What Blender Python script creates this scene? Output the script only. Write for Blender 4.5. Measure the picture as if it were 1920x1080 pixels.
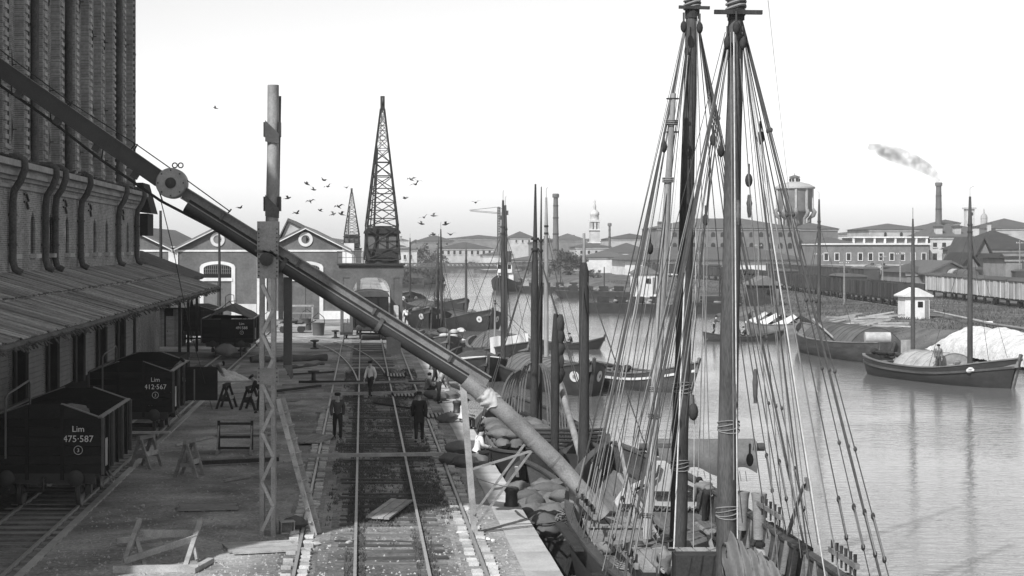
import bpy, math, random
from mathutils import Vector, Matrix, Euler, noise
for o in list(bpy.data.objects):
    bpy.data.objects.remove(o)
S = bpy.context.scene
COL = S.collection
R = random.Random(7)
rad = math.radians
# ------------------------------------------------------------------ camera
F, CX, CY, H = 3200.0, 679.0, 464.0, 6.8      # focal length (photo pixels), vanishing point of the quay, eye height
cam = bpy.data.cameras.new('camera')
cam.sensor_width = 36; cam.lens = F / 1920 * 36
cam.shift_x = (960 - CX) / 1920; cam.shift_y = -(540 - CY) / 1920
cam.clip_start = 0.1; cam.clip_end = 20000
co = bpy.data.objects.new('camera', cam); COL.objects.link(co)
co.location = (0, 0, H); co.rotation_euler = (rad(90), 0, 0)
S.camera = co
# ------------------------------------------------------------------ sky and sun (the plate is black and white, so is the sky)
SUN_H = Vector((0.61, 0.79, 0)).normalized(); SUN_EL = 42
w = bpy.data.worlds.new('World'); S.world = w; w.use_nodes = True
nt = w.node_tree; nt.nodes.clear()
sk = nt.nodes.new('ShaderNodeTexSky'); sk.sky_type = 'NISHITA'; sk.sun_disc = False
sk.sun_elevation = rad(SUN_EL); sk.sun_rotation = math.atan2(-SUN_H.x, -SUN_H.y)
sk.air_density = 1.0; sk.dust_density = 1.0; sk.ozone_density = 1.0
bw = nt.nodes.new('ShaderNodeSeparateColor');   # the plate's grey record of the sky
bg = nt.nodes.new('ShaderNodeBackground'); wo = nt.nodes.new('ShaderNodeOutputWorld')
nt.links.new(sk.outputs[0], bw.inputs[0]); nt.links.new(bw.outputs[1], bg.inputs[0]); nt.links.new(bg.outputs[0], wo.inputs[0])
bg.inputs[1].default_value = 0.135
sl = bpy.data.lights.new('sun', 'SUN'); sl.energy = 4.0; sl.angle = rad(0.5)
so = bpy.data.objects.new('sun', sl); COL.objects.link(so)
sd = Vector((SUN_H.x * math.cos(rad(SUN_EL)), SUN_H.y * math.cos(rad(SUN_EL)), -math.sin(rad(SUN_EL))))
so.rotation_euler = sd.to_track_quat('-Z', 'Y').to_euler(); so.location = (-40, -50, 80)
S.view_settings.view_transform = 'Standard'; S.view_settings.look = 'None'
S.view_settings.exposure = 0.54; S.view_settings.gamma = 1.0; S.view_settings.use_curve_mapping = False
S.render.engine = 'CYCLES'
S.render.resolution_x = 1024; S.render.resolution_y = 576

# ------------------------------------------------------------------ helpers
def P(px, py, Y): return Vector(((px - CX) / F * Y, Y, H + (CY - py) / F * Y))
def G(px, py, z=0.0): return P(px, py, F * (H - z) / (py - CY))
V = Vector
ORG = {}
def org(o):
    v = V((0, 0, 0))
    while o is not None:
        v = v + o.location if not ORG.get(o.name) is None else v
        o = o.parent
    return v
class MB:
    def __init__(s): s.v = []; s.f = []; s.sm = []
    def add(s, vs, fs, smooth=False, mtx=None):
        b = len(s.v)
        s.v += [tuple(mtx @ V(p)) if mtx is not None else tuple(p) for p in vs]
        s.f += [tuple(i + b for i in f) for f in fs]; s.sm += [smooth] * len(fs); return s
    def box(s, c, d, rz=0, mtx=None):
        x, y, z = d[0] / 2, d[1] / 2, d[2] / 2
        m = Matrix.Translation(V(c)) @ (Matrix.Rotation(rz, 4, 'Z') if rz else Matrix())
        if mtx is not None: m = mtx @ m
        vs = [(a, b, e) for e in (-z, z) for b in (-y, y) for a in (-x, x)]
        return s.add(vs, [(0, 2, 3, 1), (4, 5, 7, 6), (0, 1, 5, 4), (2, 6, 7, 3), (0, 4, 6, 2), (1, 3, 7, 5)], False, m)
    def b2(s, x0, x1, y0, y1, z0, z1): return s.box(((x0 + x1) / 2, (y0 + y1) / 2, (z0 + z1) / 2), (abs(x1 - x0), abs(y1 - y0), abs(z1 - z0)))
    def bar(s, a, b, w=.05, h=None, up=(0, 0, 1)):
        a, b = V(a), V(b); h = h or w; d = (b - a)
        if d.length < 1e-6: return s
        d.normalize(); u = V(up).normalized()
        if abs(d.dot(u)) > .98: u = V((0, 1, 0)) if abs(d.y) < .9 else V((1, 0, 0))
        x = d.cross(u).normalized(); u = x.cross(d).normalized()
        vs = [p + x * (i * w / 2) + u * (j * h / 2) for p in (a, b) for i, j in ((-1, -1), (1, -1), (1, 1), (-1, 1))]
        return s.add(vs, [(3, 2, 1, 0), (4, 5, 6, 7), (0, 1, 5, 4), (1, 2, 6, 5), (2, 3, 7, 6), (3, 0, 4, 7)])
    def tube(s, pts, r, n=8, cap=True, smooth=True):
        pts = [V(p) for p in pts]; k = len(pts)
        rs = list(r) if isinstance(r, (list, tuple)) else [r] * k
        ds = [(pts[min(i + 1, k - 1)] - pts[max(i - 1, 0)]).normalized() for i in range(k)]
        u = V((0, 0, 1)) if abs(ds[0].z) < .9 else V((0, 1, 0))
        vs = []
        for p, d, q in zip(pts, ds, rs):
            x = d.cross(u)
            if x.length < 1e-4: u = V((1, 0, 0)); x = d.cross(u)
            x.normalize(); u = x.cross(d).normalized()
            vs += [p + (x * math.cos(2 * math.pi * i / n) + u * math.sin(2 * math.pi * i / n)) * q for i in range(n)]
        fs = [(j * n + i, (j + 1) * n + i, (j + 1) * n + (i + 1) % n, j * n + (i + 1) % n) for j in range(k - 1) for i in range(n)]
        s.add(vs, fs, smooth)
        if cap:
            b = len(s.v) - k * n
            s.f += [tuple(b + i for i in range(n)), tuple(b + (k - 1) * n + i for i in range(n))[::-1]]; s.sm += [False, False]
        return s
    def lathe(s, prof, c=(0, 0, 0), n=16, mtx=None, smooth=True):
        k = len(prof); vs = [(r * math.cos(2 * math.pi * i / n), r * math.sin(2 * math.pi * i / n), z) for r, z in prof for i in range(n)]
        fs = [(j * n + i, j * n + (i + 1) % n, (j + 1) * n + (i + 1) % n, (j + 1) * n + i) for j in range(k - 1) for i in range(n)]
        fs += [tuple(range(n))[::-1], tuple((k - 1) * n + i for i in range(n))]
        m = Matrix.Translation(V(c)) @ (mtx if mtx is not None else Matrix())
        return s.add(vs, fs, smooth, m)
    def prism(s, poly, ext):
        n = len(poly); e = V(ext); vs = [V(p) for p in poly] + [V(p) + e for p in poly]
        return s.add(vs, [tuple(range(n))[::-1], tuple(range(n, 2 * n))] + [(i, (i + 1) % n, n + (i + 1) % n, n + i) for i in range(n)])
    def grid(s, fn, nu, nv, smooth=True):
        vs = [fn(i / nu, j / nv) for j in range(nv + 1) for i in range(nu + 1)]
        return s.add(vs, [(j * (nu + 1) + i, j * (nu + 1) + i + 1, (j + 1) * (nu + 1) + i + 1, (j + 1) * (nu + 1) + i) for j in range(nv) for i in range(nu)], smooth)
    def ell(s, c, r, n=10, m=6, rough=0.0, mtx=None, seed=0):
        vs = []
        for j in range(m + 1):
            t = math.pi * j / m
            for i in range(n):
                a = 2 * math.pi * i / n
                d = V((math.sin(t) * math.cos(a), math.sin(t) * math.sin(a), math.cos(t)))
                k = 1 + rough * noise.noise(d * 1.7 + V((seed * 3.1, seed, 0)))
                vs.append(V((d.x * r[0], d.y * r[1], d.z * r[2])) * k)
        fs = [(j * n + i, (j + 1) * n + i, (j + 1) * n + (i + 1) % n, j * n + (i + 1) % n) for j in range(m) for i in range(n)]
        mm = Matrix.Translation(V(c)) @ (mtx if mtx is not None else Matrix())
        return s.add(vs, fs, True, mm)
    def build(s, name, mat, parent=None, world=True, loc=None):
        off = V((0, 0, 0))
        if parent is not None and world: off = org(parent)
        if loc is not None: off = V(loc) if world else V((0, 0, 0))
        me = bpy.data.meshes.new(name)
        me.from_pydata([(p[0] - off.x, p[1] - off.y, p[2] - off.z) for p in s.v], [], s.f)
        me.polygons.foreach_set('use_smooth', s.sm)
        me.validate()
        if any(s.sm): me.set_sharp_from_angle(angle=rad(50))
        if mat is not None:
            for m_ in (mat if isinstance(mat, (list, tuple)) else [mat]): me.materials.append(m_)
        o = bpy.data.objects.new(name, me); COL.objects.link(o)
        if parent is not None: o.parent = parent
        if loc is not None: o.location = loc; ORG[o.name] = 1
        return o
def tag(o, label=None, cat=None, group=None, kind=None):
    if label: o['label'] = label
    if cat: o['category'] = cat
    if group: o['group'] = group
    if kind: o['kind'] = kind
    return o
def empty(name, loc, label, cat, group=None, rz=0):
    o = bpy.data.objects.new(name, None); COL.objects.link(o); o.empty_display_size = .3
    o.location = loc; o.rotation_euler = (0, 0, rz); ORG[o.name] = 1
    return tag(o, label, cat, group)
def struct(name, mb, mat): return tag(mb.build(name, mat), kind='structure')
def piece(name, mesh, parent, loc=(0, 0, 0), rot=(0, 0, 0), sc=(1, 1, 1)):
    o = bpy.data.objects.new(name, mesh); COL.objects.link(o); o.parent = parent
    o.location = V(loc) - org(parent) if parent else loc; o.rotation_euler = rot; o.scale = sc
    return o
KIDS = {}
def copy_tree(o, parent=None, label=None):
    c = o.copy(); COL.objects.link(c); c.parent = parent
    ORG[c.name] = ORG.get(o.name)
    for ch in o.children: copy_tree(ch, c)
    if label: c['label'] = label
    return c
def arc(c, r, a0, a1, n, plane='xz'):
    out = []
    for i in range(n + 1):
        a = rad(a0 + (a1 - a0) * i / n); x, z = r * math.cos(a), r * math.sin(a)
        out.append(V(c) + (V((x, 0, z)) if plane == 'xz' else V((0, x, z))))
    return out
def sag(a, b, k=.0, n=8):
    a, b = V(a), V(b)
    return [a.lerp(b, i / n) - V((0, 0, k * 4 * (i / n) * (1 - i / n))) for i in range(n + 1)]

# ------------------------------------------------------------------ materials (all grey: black-and-white plate)
MAT = {}
def M(name, v, rough=.8, var=.3, scale=2.0, bump=.25, bdist=.02, stretch=(1, 1, 1), brick=None, metal=0.0, vary=.12, fine=14, stain=0.0, rot=(0, 0, 0), alpha=1):
    if name in MAT: return MAT[name]
    m = bpy.data.materials.new(name); m.use_nodes = True; MAT[name] = m
    n = m.node_tree.nodes; l = m.node_tree.links; b = n['Principled BSDF']
    b.inputs['Roughness'].default_value = rough; b.inputs['Metallic'].default_value = metal
    b.inputs['Specular IOR Level'].default_value = .1 if rough >= .7 else .35
    tc = n.new('ShaderNodeTexCoord'); mp = n.new('ShaderNodeMapping'); mp.inputs['Scale'].default_value = stretch; mp.inputs['Rotation'].default_value = rot
    l.new(tc.outputs['Object'], mp.inputs[0])
    oi = n.new('ShaderNodeObjectInfo')
    ad = n.new('ShaderNodeVectorMath'); ad.operation = 'ADD'
    mu = n.new('ShaderNodeMath'); mu.operation = 'MULTIPLY'; mu.inputs[1].default_value = 37 if not brick else 0
    l.new(oi.outputs['Random'], mu.inputs[0]); l.new(mp.outputs[0], ad.inputs[0]); l.new(mu.outputs[0], ad.inputs[1])
    n1 = n.new('ShaderNodeTexNoise'); n1.inputs['Scale'].default_value = scale; n1.inputs['Detail'].default_value = 6; n1.inputs['Roughness'].default_value = .65
    n2 = n.new('ShaderNodeTexNoise'); n2.inputs['Scale'].default_value = scale * fine; n2.inputs['Detail'].default_value = 3
    l.new(ad.outputs[0], n1.inputs[0]); l.new(ad.outputs[0], n2.inputs[0])
    mx = n.new('ShaderNodeMath'); mx.operation = 'MULTIPLY_ADD'; mx.inputs[1].default_value = .45
    l.new(n2.outputs[0], mx.inputs[0])
    m3 = n.new('ShaderNodeMath'); m3.operation = 'MULTIPLY'; m3.inputs[1].default_value = .55; l.new(n1.outputs[0], m3.inputs[0]); l.new(m3.outputs[0], mx.inputs[2])
    mr = n.new('ShaderNodeMapRange'); mr.inputs[1].default_value = .34; mr.inputs[2].default_value = .66
    mr.inputs[3].default_value = v * (1 - var); mr.inputs[4].default_value = v * (1 + var)
    l.new(mx.outputs[0], mr.inputs[0]); out = mr.outputs[0]
    # each object a touch lighter or darker
    vr = n.new('ShaderNodeMapRange'); vr.inputs[3].default_value = 1 - vary; vr.inputs[4].default_value = 1 + vary
    l.new(oi.outputs['Random'], vr.inputs[0])
    k = n.new('ShaderNodeMath'); k.operation = 'MULTIPLY'; l.new(out, k.inputs[0]); l.new(vr.outputs[0], k.inputs[1]); out = k.outputs[0]
    hgt = mx.outputs[0]
    if stain:
        w2 = n.new('ShaderNodeTexNoise'); w2.inputs['Scale'].default_value = .45; w2.inputs['Detail'].default_value = 8; w2.inputs['Roughness'].default_value = .7
        l.new(ad.outputs[0], w2.inputs[0])
        r2 = n.new('ShaderNodeMapRange'); r2.inputs[1].default_value = .42; r2.inputs[2].default_value = .62; r2.inputs[3].default_value = 1; r2.inputs[4].default_value = 1 - stain
        l.new(w2.outputs[0], r2.inputs[0])
        k2 = n.new('ShaderNodeMath'); k2.operation = 'MULTIPLY'; l.new(out, k2.inputs[0]); l.new(r2.outputs[0], k2.inputs[1]); out = k2.outputs[0]
    if brick:
        bt = n.new('ShaderNodeTexBrick'); ax, bwid, bh = brick
        sw = n.new('ShaderNodeSeparateXYZ'); cb = n.new('ShaderNodeCombineXYZ'); l.new(tc.outputs['Object'], sw.inputs[0])
        l.new(sw.outputs[ax], cb.inputs[0]); l.new(sw.outputs[2], cb.inputs[1]); l.new(cb.outputs[0], bt.inputs[0])
        bt.inputs['Scale'].default_value = 1; bt.inputs['Brick Width'].default_value = bwid; bt.inputs['Row Height'].default_value = bh
        bt.inputs['Mortar Size'].default_value = .008; bt.inputs['Color1'].default_value = (.75,) * 3 + (1,); bt.inputs['Color2'].default_value = (1.2,) * 3 + (1,); bt.inputs['Mortar'].default_value = (1.7,) * 3 + (1,)
        k3 = n.new('ShaderNodeMath'); k3.operation = 'MULTIPLY'; l.new(out, k3.inputs[0]); l.new(bt.outputs[0], k3.inputs[1]); out = k3.outputs[0]
    cbb = n.new('ShaderNodeCombineXYZ')
    for i in range(3): l.new(out, cbb.inputs[i])
    l.new(cbb.outputs[0], b.inputs['Base Color'])
    if bump:
        bp = n.new('ShaderNodeBump'); bp.inputs['Strength'].default_value = bump; bp.inputs['Distance'].default_value = bdist
        l.new(hgt, bp.inputs['Height']); l.new(bp.outputs[0], b.inputs['Normal'])
    return m
M('wood', .19, .85, .4, 1.2, .4, .01, (1, 1, 6)); M('wood_x', .22, .85, .45, 1.0, .4, .01, (.6, 5, 5)); M('wood_y', .22, .85, .45, 1.0, .4, .01, (5, .6, 5))
M('wood_pale', .34, .8, .3, 1.5, .3, .01, (2, 2, 2), stain=.3); M('wood_dark', .034, .85, .4, 1.5, .4, .01); M('wood_tar', .022, .6, .5, 1.5, .3, .01)
M('mast', .075, .7, .5, 1.2, .3, .01, (3, 3, .5), stain=.4); M('mast_pale', .27, .7, .3, 2, .3, .01, (3, 3, .5), stain=.35); M('mast_dark', .04, .75, .5, 1.2, .3, .01, (3, 3, .5))
M('brick', .25, .9, .3, .6, .35, .02, brick=(1, .26, .075), vary=0, stain=.25); M('brick_y', .25, .9, .3, .6, .35, .02, brick=(0, .26, .075), vary=0, stain=.25)
M('cornice', .34, .9, .3, 1, .3, .02, stain=.3); M('stone', .42, .85, .2, 1.5, .3, .01, stain=.25, vary=.1); M('stone_sett', .40, .85, .35, 3, .4, .02, vary=.3)
M('steel', .075, .5, .35, 2, .15, .01, stain=.3); M('steel_dark', .028, .5, .4, 2, .15, .01); M('steel_mid', .15, .5, .3, 2, .15, .01, stain=.3); M('steel_pale', .22, .6, .35, 2.5, .15, .01, (1, 1, 1), stain=.35)
M('rail', .30, .45, .25, 6, .1, .005, metal=.3); M('sheet', .34, .75, .4, .8, .25, .01, (.5, 3, 3), stain=.35, vary=.3); M('sheet_rust', .085, .8, .5, 1, .3, .01)
M('dock_wall', .08, .8, .2, 2, .2, .01, vary=.15); M('black', .012, .7, .3, 2, .1, .01); M('glass', .02, .1, .3, 2, 0)
M('plaster', .125, .92, .22, .35, .2, .02, stain=.3, vary=.03); M('white', .58, .85, .12, 1.2, .15, .01, stain=.22, vary=.08); M('roof_tile', .13, .9, .3, .8, .4, .03, vary=.15); M('roof_far', .08, .9, .2, .2, .1, .02, vary=.2)
M('wall_pale', .42, .9, .15, .3, .1, .02, stain=.25, vary=.18); M('wall_mid', .19, .9, .2, .3, .1, .02, stain=.25, vary=.12); M('wall_brick', .15, .9, .2, .3, .1, .02, stain=.2, vary=.1)
M('wagon', .02, .75, .35, 1.2, .2, .01, (1, 1, 2), stain=.3, vary=.2); M('wagon_far', .045, .85, .3, .6, .1, .02, vary=.35); M('wagon_white', .42, .85, .2, .8, .1, .02, (2, 2, .4), stain=.45, vary=.25)
M('sack', .115, .95, .25, 2.5, .4, .02, vary=.25); M('canvas', .10, .95, .3, 1.5, .4, .03, stain=.3); M('canvas_pale', .5, .95, .15, 1.2, .4, .03, stain=.2); M('canvas_grey', .15, .95, .2, 1.2, .4, .03, stain=.3)
M('rope', .17, .9, .3, 8, 0); M('rope_pale', .45, .9, .3, 8, 0); M('rope_dark', .06, .9, .3, 8, 0); M('tin', .22, .5, .3, 3, .2, .01, stain=.3)
M('hull_dark', .035, .6, .4, 1, .3, .02, (.4, 3, 3), stain=.3); M('hull_mid', .075, .7, .4, 1, .3, .02, (.4, 3, 3), stain=.35); M('hull_pale', .17, .75, .3, 1, .3, .02, (.4, 3, 3), stain=.35); M('deck', .15, .85, .35, 1.2, .3, .01, (.5, 6, 3), stain=.35)
M('skin', .30, .6, .15, 3, 0); M('shirt_white', .62, .9, .12, 3, .2); M('shirt_mid', .15, .9, .2, 3, .2); M('cloth_dark', .025, .9, .3, 3, .2); M('cloth_grey', .07, .9, .3, 3, .2); M('hair', .015, .8)
M('leaf', .055, .8, .5, 3, 0, vary=.2); M('grass', .085, .9, .5, 1.5, 0, vary=.1); M('reed', .05, .9, .5, 1.5, 0); M('bark', .06, .9, .3, 3, .3)
M('gravel_pile', .5, .95, .4, 1.5, .9, .15, fine=6, vary=0)
# ================================================================== SETTING
WZ = -1.3
def ground_mat(name, lo, hi, sc, bump=.5, grass=0.0):
    m = bpy.data.materials.new(name); m.use_nodes = True; n = m.node_tree.nodes; l = m.node_tree.links; b = n['Principled BSDF']
    b.inputs['Roughness'].default_value = .95; b.inputs['Specular IOR Level'].default_value = .1
    tc = n.new('ShaderNodeTexCoord')
    a = n.new('ShaderNodeTexNoise'); a.inputs['Scale'].default_value = sc; a.inputs['Detail'].default_value = 8; a.inputs['Roughness'].default_value = .7
    c = n.new('ShaderNodeTexNoise'); c.inputs['Scale'].default_value = 9; c.inputs['Detail'].default_value = 4; c.inputs['Roughness'].default_value = .8
    vo = n.new('ShaderNodeTexVoronoi'); vo.inputs['Scale'].default_value = 7
    for t in (a, c, vo): l.new(tc.outputs['Object'], t.inputs['Vector'])
    s1 = n.new('ShaderNodeMath'); s1.operation = 'MULTIPLY_ADD'; s1.inputs[1].default_value = .5; l.new(c.outputs[0], s1.inputs[0])
    s0 = n.new('ShaderNodeMath'); s0.operation = 'MULTIPLY'; s0.inputs[1].default_value = .5; l.new(a.outputs[0], s0.inputs[0]); l.new(s0.outputs[0], s1.inputs[2])
    mr = n.new('ShaderNodeMapRange'); mr.inputs[1].default_value = .36; mr.inputs[2].default_value = .64; mr.inputs[3].default_value = lo; mr.inputs[4].default_value = hi
    l.new(s1.outputs[0], mr.inputs[0])
    # scattered pale pebbles
    vr = n.new('ShaderNodeMapRange'); vr.inputs[1].default_value = .0; vr.inputs[2].default_value = .22; vr.inputs[3].default_value = hi * .55; vr.inputs[4].default_value = 0
    l.new(vo.outputs['Distance'], vr.inputs[0])
    ad = n.new('ShaderNodeMath'); l.new(mr.outputs[0], ad.inputs[0]); l.new(vr.outputs[0], ad.inputs[1])
    lo_ = n.new('ShaderNodeTexNoise'); lo_.inputs['Scale'].default_value = .16; lo_.inputs['Detail'].default_value = 7; lo_.inputs['Roughness'].default_value = .62; lo_.inputs['Distortion'].default_value = 1.2
    l.new(tc.outputs['Object'], lo_.inputs['Vector'])
    lr_ = n.new('ShaderNodeMapRange'); lr_.inputs[1].default_value = .38; lr_.inputs[2].default_value = .6; lr_.inputs[3].default_value = .5; lr_.inputs[4].default_value = 1.1; l.new(lo_.outputs[0], lr_.inputs[0])
    ml_ = n.new('ShaderNodeMath'); ml_.operation = 'MULTIPLY'; l.new(ad.outputs[0], ml_.inputs[0]); l.new(lr_.outputs[0], ml_.inputs[1])
    cb = n.new('ShaderNodeCombineXYZ')
    for i in range(3): l.new(ml_.outputs[0], cb.inputs[i])
    l.new(cb.outputs[0], b.inputs['Base Color'])
    bp = n.new('ShaderNodeBump'); bp.inputs['Strength'].default_value = bump; bp.inputs['Distance'].default_value = .05
    l.new(s1.outputs[0], bp.inputs['Height']); l.new(bp.outputs[0], b.inputs['Normal']); return m
g_quay = ground_mat('quay_earth', .11, .44, .5); g_track = ground_mat('track_earth', .05, .36, .9); g_bank = ground_mat('bank_earth', .06, .17, .12)
g_verge = ground_mat('verge_earth', .08, .42, .8)
mw = bpy.data.materials.new('water'); mw.use_nodes = True
n = mw.node_tree.nodes; l = mw.node_tree.links; b = n['Principled BSDF']
b.inputs['Base Color'].default_value = (.15, .15, .15, 1); b.inputs['Roughness'].default_value = .06; b.inputs['IOR'].default_value = 1.6
tc = n.new('ShaderNodeTexCoord'); mp = n.new('ShaderNodeMapping'); mp.inputs['Scale'].default_value = (.55, 1.5, 1); mp.inputs['Rotation'].default_value = (0, 0, .12); l.new(tc.outputs['Object'], mp.inputs[0])
w1 = n.new('ShaderNodeTexNoise'); w1.inputs['Scale'].default_value = 1.5; w1.inputs['Detail'].default_value = 5; w1.inputs['Roughness'].default_value = .55; l.new(mp.outputs[0], w1.inputs[0])
w2 = n.new('ShaderNodeTexNoise'); w2.inputs['Scale'].default_value = .03; w2.inputs['Detail'].default_value = 4; l.new(tc.outputs['Object'], w2.inputs[0])
wr = n.new('ShaderNodeMapRange'); wr.inputs[1].default_value = .38; wr.inputs[2].default_value = .62; wr.inputs[3].default_value = .16; wr.inputs[4].default_value = .55; l.new(w2.outputs[0], wr.inputs[0])
bp = n.new('ShaderNodeBump'); bp.inputs['Distance'].default_value = .12; l.new(wr.outputs[0], bp.inputs['Strength']); l.new(w1.outputs[0], bp.inputs['Height']); l.new(bp.outputs[0], b.inputs['Normal'])

struct('ground', MB().b2(-2600, 2600, -900, 5100, -4.5, -4.0), M('ground_far', .12, .95, .3, .01, 0, vary=0))
struct('canal_water', MB().add([(3, -60, WZ), (400, -60, WZ), (400, 560, WZ), (3, 560, WZ)], [(0, 1, 2, 3)]), mw)
struct('quay_ground', MB().b2(-220, 3.38, -60, 900, -4.2, 0), g_quay)
struct('far_land', MB().b2(3.4, 2500, 560, 5000, -4.2, 0.3), g_bank)
struct('far_land', MB().b2(-2500, -220, 30, 5000, -4.2, -0.1), g_bank)
# quay wall with separate coping stones
qw = struct('quay_wall', MB().b2(3.38, 4.10, -60, 560, -4.2, -.32), M('stone_wall', .16, .9, .3, 1, .5, .03, stain=.4, vary=0))
sme = None; y = 26.0
st = MB().box((0, 0, 0), (.78, 2.18, .33)).build('coping_stone', MAT['stone'], qw); st.location = (3.775, y, -.155); sme = st.data; y += 2.2
k = 0
while y < 330:
    o = piece('coping_stone', sme, qw, (3.775 + R.uniform(-.012, .012), y, -.155 + R.uniform(-.008, .008)), (0, 0, R.uniform(-.003, .003))); y += 2.2
# right bank: slope up from the water, rail-yard level behind
def bankX(Y): return 41.6 + 1.2 * math.sin(Y * .06) + .8 * noise.noise(V((Y * .12, 0, 0))) + max(0, (200 - Y) * -.004)
def bank(u, v):
    Y = 40 + 520 * v; d = (u ** 2.6) * 330
    z = -1.9 + 1.9 * min(1, d / 5.5) ** .8 + .35 * noise.noise(V((d * .2, Y * .11, 3))) * min(1, d / 3) * max(0, 1 - d / 40)
    return (bankX(Y) + d, Y, z)
struct('canal_bank', MB().grid(bank, 60, 180), g_bank)

# ------------------------------------------------------------------ railway on the quay
tr = struct('railway_track', MB().b2(-.75, 2.05, 26, 128, -.1, .006), g_track)
sl_me = None; y = 33.6
while y < 118:
    L = 2.35 + R.uniform(-.1, .1)
    if sl_me is None:
        sl_me = MB().box((0, 0, 0), (2.4, .25, .12)).build('sleeper', M('sleeper_wood', .12, .9, .5, 1.2, .5, .02, (.6, 4, 4), stain=.5, vary=.35), tr); sl_me.location = (.62, y, -.01); sl_me = sl_me.data
    else: piece('sleeper', sl_me, tr, (.62 + R.uniform(-.06, .06), y + R.uniform(-.07, .07), -.042 + R.uniform(-.03, .035)), (R.uniform(-.03, .03), R.uniform(-.012, .012), R.uniform(-.03, .03)))
    y += .74
def railbar(name, pts, parent, z=.1):
    mb = MB()
    for a, b_ in zip(pts, pts[1:]):
        a, b_ = V((a[0], a[1], 0)), V((b_[0], b_[1], 0))
        mb.bar(a + V((0, 0, z - .02)), b_ + V((0, 0, z - .02)), .068, .04); mb.bar(a + V((0, 0, z - .07)), b_ + V((0, 0, z - .07)), .022, .07); mb.bar(a + V((0, 0, z - .115)), b_ + V((0, 0, z - .115)), .12, .02)
    return mb.build(name, MAT['rail'], parent)
railbar('rail', [(-.15, 26), (-.15, 330)], tr); railbar('rail', [(1.385, 26), (1.385, 330)], tr)
for X, mid in ((-1.41, 0), (2.57, 1)):
    ct = struct('crane_track', MB().b2(X - .42, X + .42, 26, 140, -.1, .005), g_verge)
    railbar('rail', [(X, 26), (X, 330)], ct, .09)
    bm = None
    for side in (-1, 1):
        y = 33.5
        while y < 72:
            y += .43 + R.uniform(-.03, .03)
            if R.random() < .10 or (mid == 0 and y < 60 and noise.noise(V((y * .3, side, 0))) < -.28): continue
            c = (X + side * .185 + R.uniform(-.02, .02), y, .02 + R.uniform(-.02, .02)); rt = (R.uniform(-.06, .06), R.uniform(-.06, .06), side * -.12 + R.uniform(-.1, .1))
            if bm is None: bm = MB().box((0, 0, 0), (.21, .19, .09)).build('paving_block', MAT['stone_sett'], ct); bm.location = c; bm = bm.data
            else: piece('paving_block', bm, ct, c, rt)
sp = struct('siding_track', MB().b2(-7, -6.9, 120, 120.1, -.05, .003), g_verge)
for pts in ([(450, 634), (547, 636), (600, 648), (628, 660), (646, 676), (662, 695), (673, 722)], [(450, 630), (547, 631), (620, 641), (660, 653), (690, 668), (712, 687), (727, 710)]):
    q = [G(*p) for p in pts]
    # smooth the curve
    for _ in range(2):
        q2 = [q[0]]
        for a, b_ in zip(q, q[1:]): q2 += [a.lerp(b_, .25), a.lerp(b_, .75)]
        q = q2 + [q[-1]]
    railbar('rail', [(p.x, p.y) for p in q], sp, .095)
dt = struct('dock_track', MB().b2(-9.6, -7.2, 26, 170, -.1, .004), g_track)
railbar('rail', [(-7.38, 26), (-7.38, 170)], dt, .1); railbar('rail', [(-8.87, 26), (-8.87, 170)], dt, .1)
struct('dock_kerb', MB().b2(-7.16, -6.98, 26, 98, -.1, .05), MAT['stone'])
y = 33; dm = None
while y < 62:
    if dm is None: dm = MB().box((0, 0, 0), (2.3, .25, .1)).build('sleeper', MAT['wood_x'], dt); dm.location = (-8.12, y, -.02); dm = dm.data
    else: piece('sleeper', dm, dt, (-8.12, y, -.02))
    y += .76
# weeds between the rails, gravel on the earth: uncountable
def blades(name, spots, h, mat, label, cat, w=.02, lean=.5):
    vs, fs = [], []
    for (x, y, z) in spots:
        a = R.uniform(0, 6.28); hh = h * R.uniform(.4, 1.2); dx, dy = math.cos(a) * w, math.sin(a) * w
        lx, ly = R.uniform(-lean, lean) * hh, R.uniform(-lean, lean) * hh
        k = len(vs); vs += [(x - dx, y - dy, z), (x + dx, y + dy, z), (x + lx, y + ly, z + hh)]; fs.append((k, k + 1, k + 2))
    mb = MB(); mb.v = vs; mb.f = fs; mb.sm = [False] * len(fs)
    return tag(mb.build(name, mat), label, cat, kind='stuff')
sp_ = []
while len(sp_) < 60000:
    x, y = R.uniform(-.9, 2.9), 33 + 62 * R.random() ** 1.5
    d = .8 * noise.noise(V((x * .9, y * .3, 0))) + .6 * noise.noise(V((x * 5, y * 3, 5))) + R.uniform(-.25, .25)
    near = min(abs(x + .15), abs(x - 1.385))
    if d + (.45 if near < .22 and near > .05 else 0) - (.75 if y < 41.5 else 0) * (1 if near > .25 else .35) > .12: sp_.append((x, y, 0))
blades('grass', sp_, .085, MAT['grass'], 'short weeds growing between the rails of the quay track', 'grass', .014)
pb = MB()
for i in range(5200):
    x, y = R.uniform(-6.8, 3.3), 33 + 45 * R.random() ** 1.7; r = R.uniform(.012, .05)
    if y > 44 and R.random() < .5: continue
    a = R.uniform(0, 6)
    pb.add([(x + r * math.cos(a), y + r * math.sin(a), 0), (x + r * math.cos(a + 2.1), y + r * math.sin(a + 2.1), 0), (x + r * math.cos(a + 4.2), y + r * math.sin(a + 4.2), 0), (x, y, r * .9)], [(0, 1, 3), (1, 2, 3), (2, 0, 3)])
tag(pb.build('gravel', M('pebble', .3, .9, .4, 2, 0, vary=0)), 'loose pale gravel and chips scattered on the quay earth', 'gravel', kind='stuff')
sp_ = []
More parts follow.
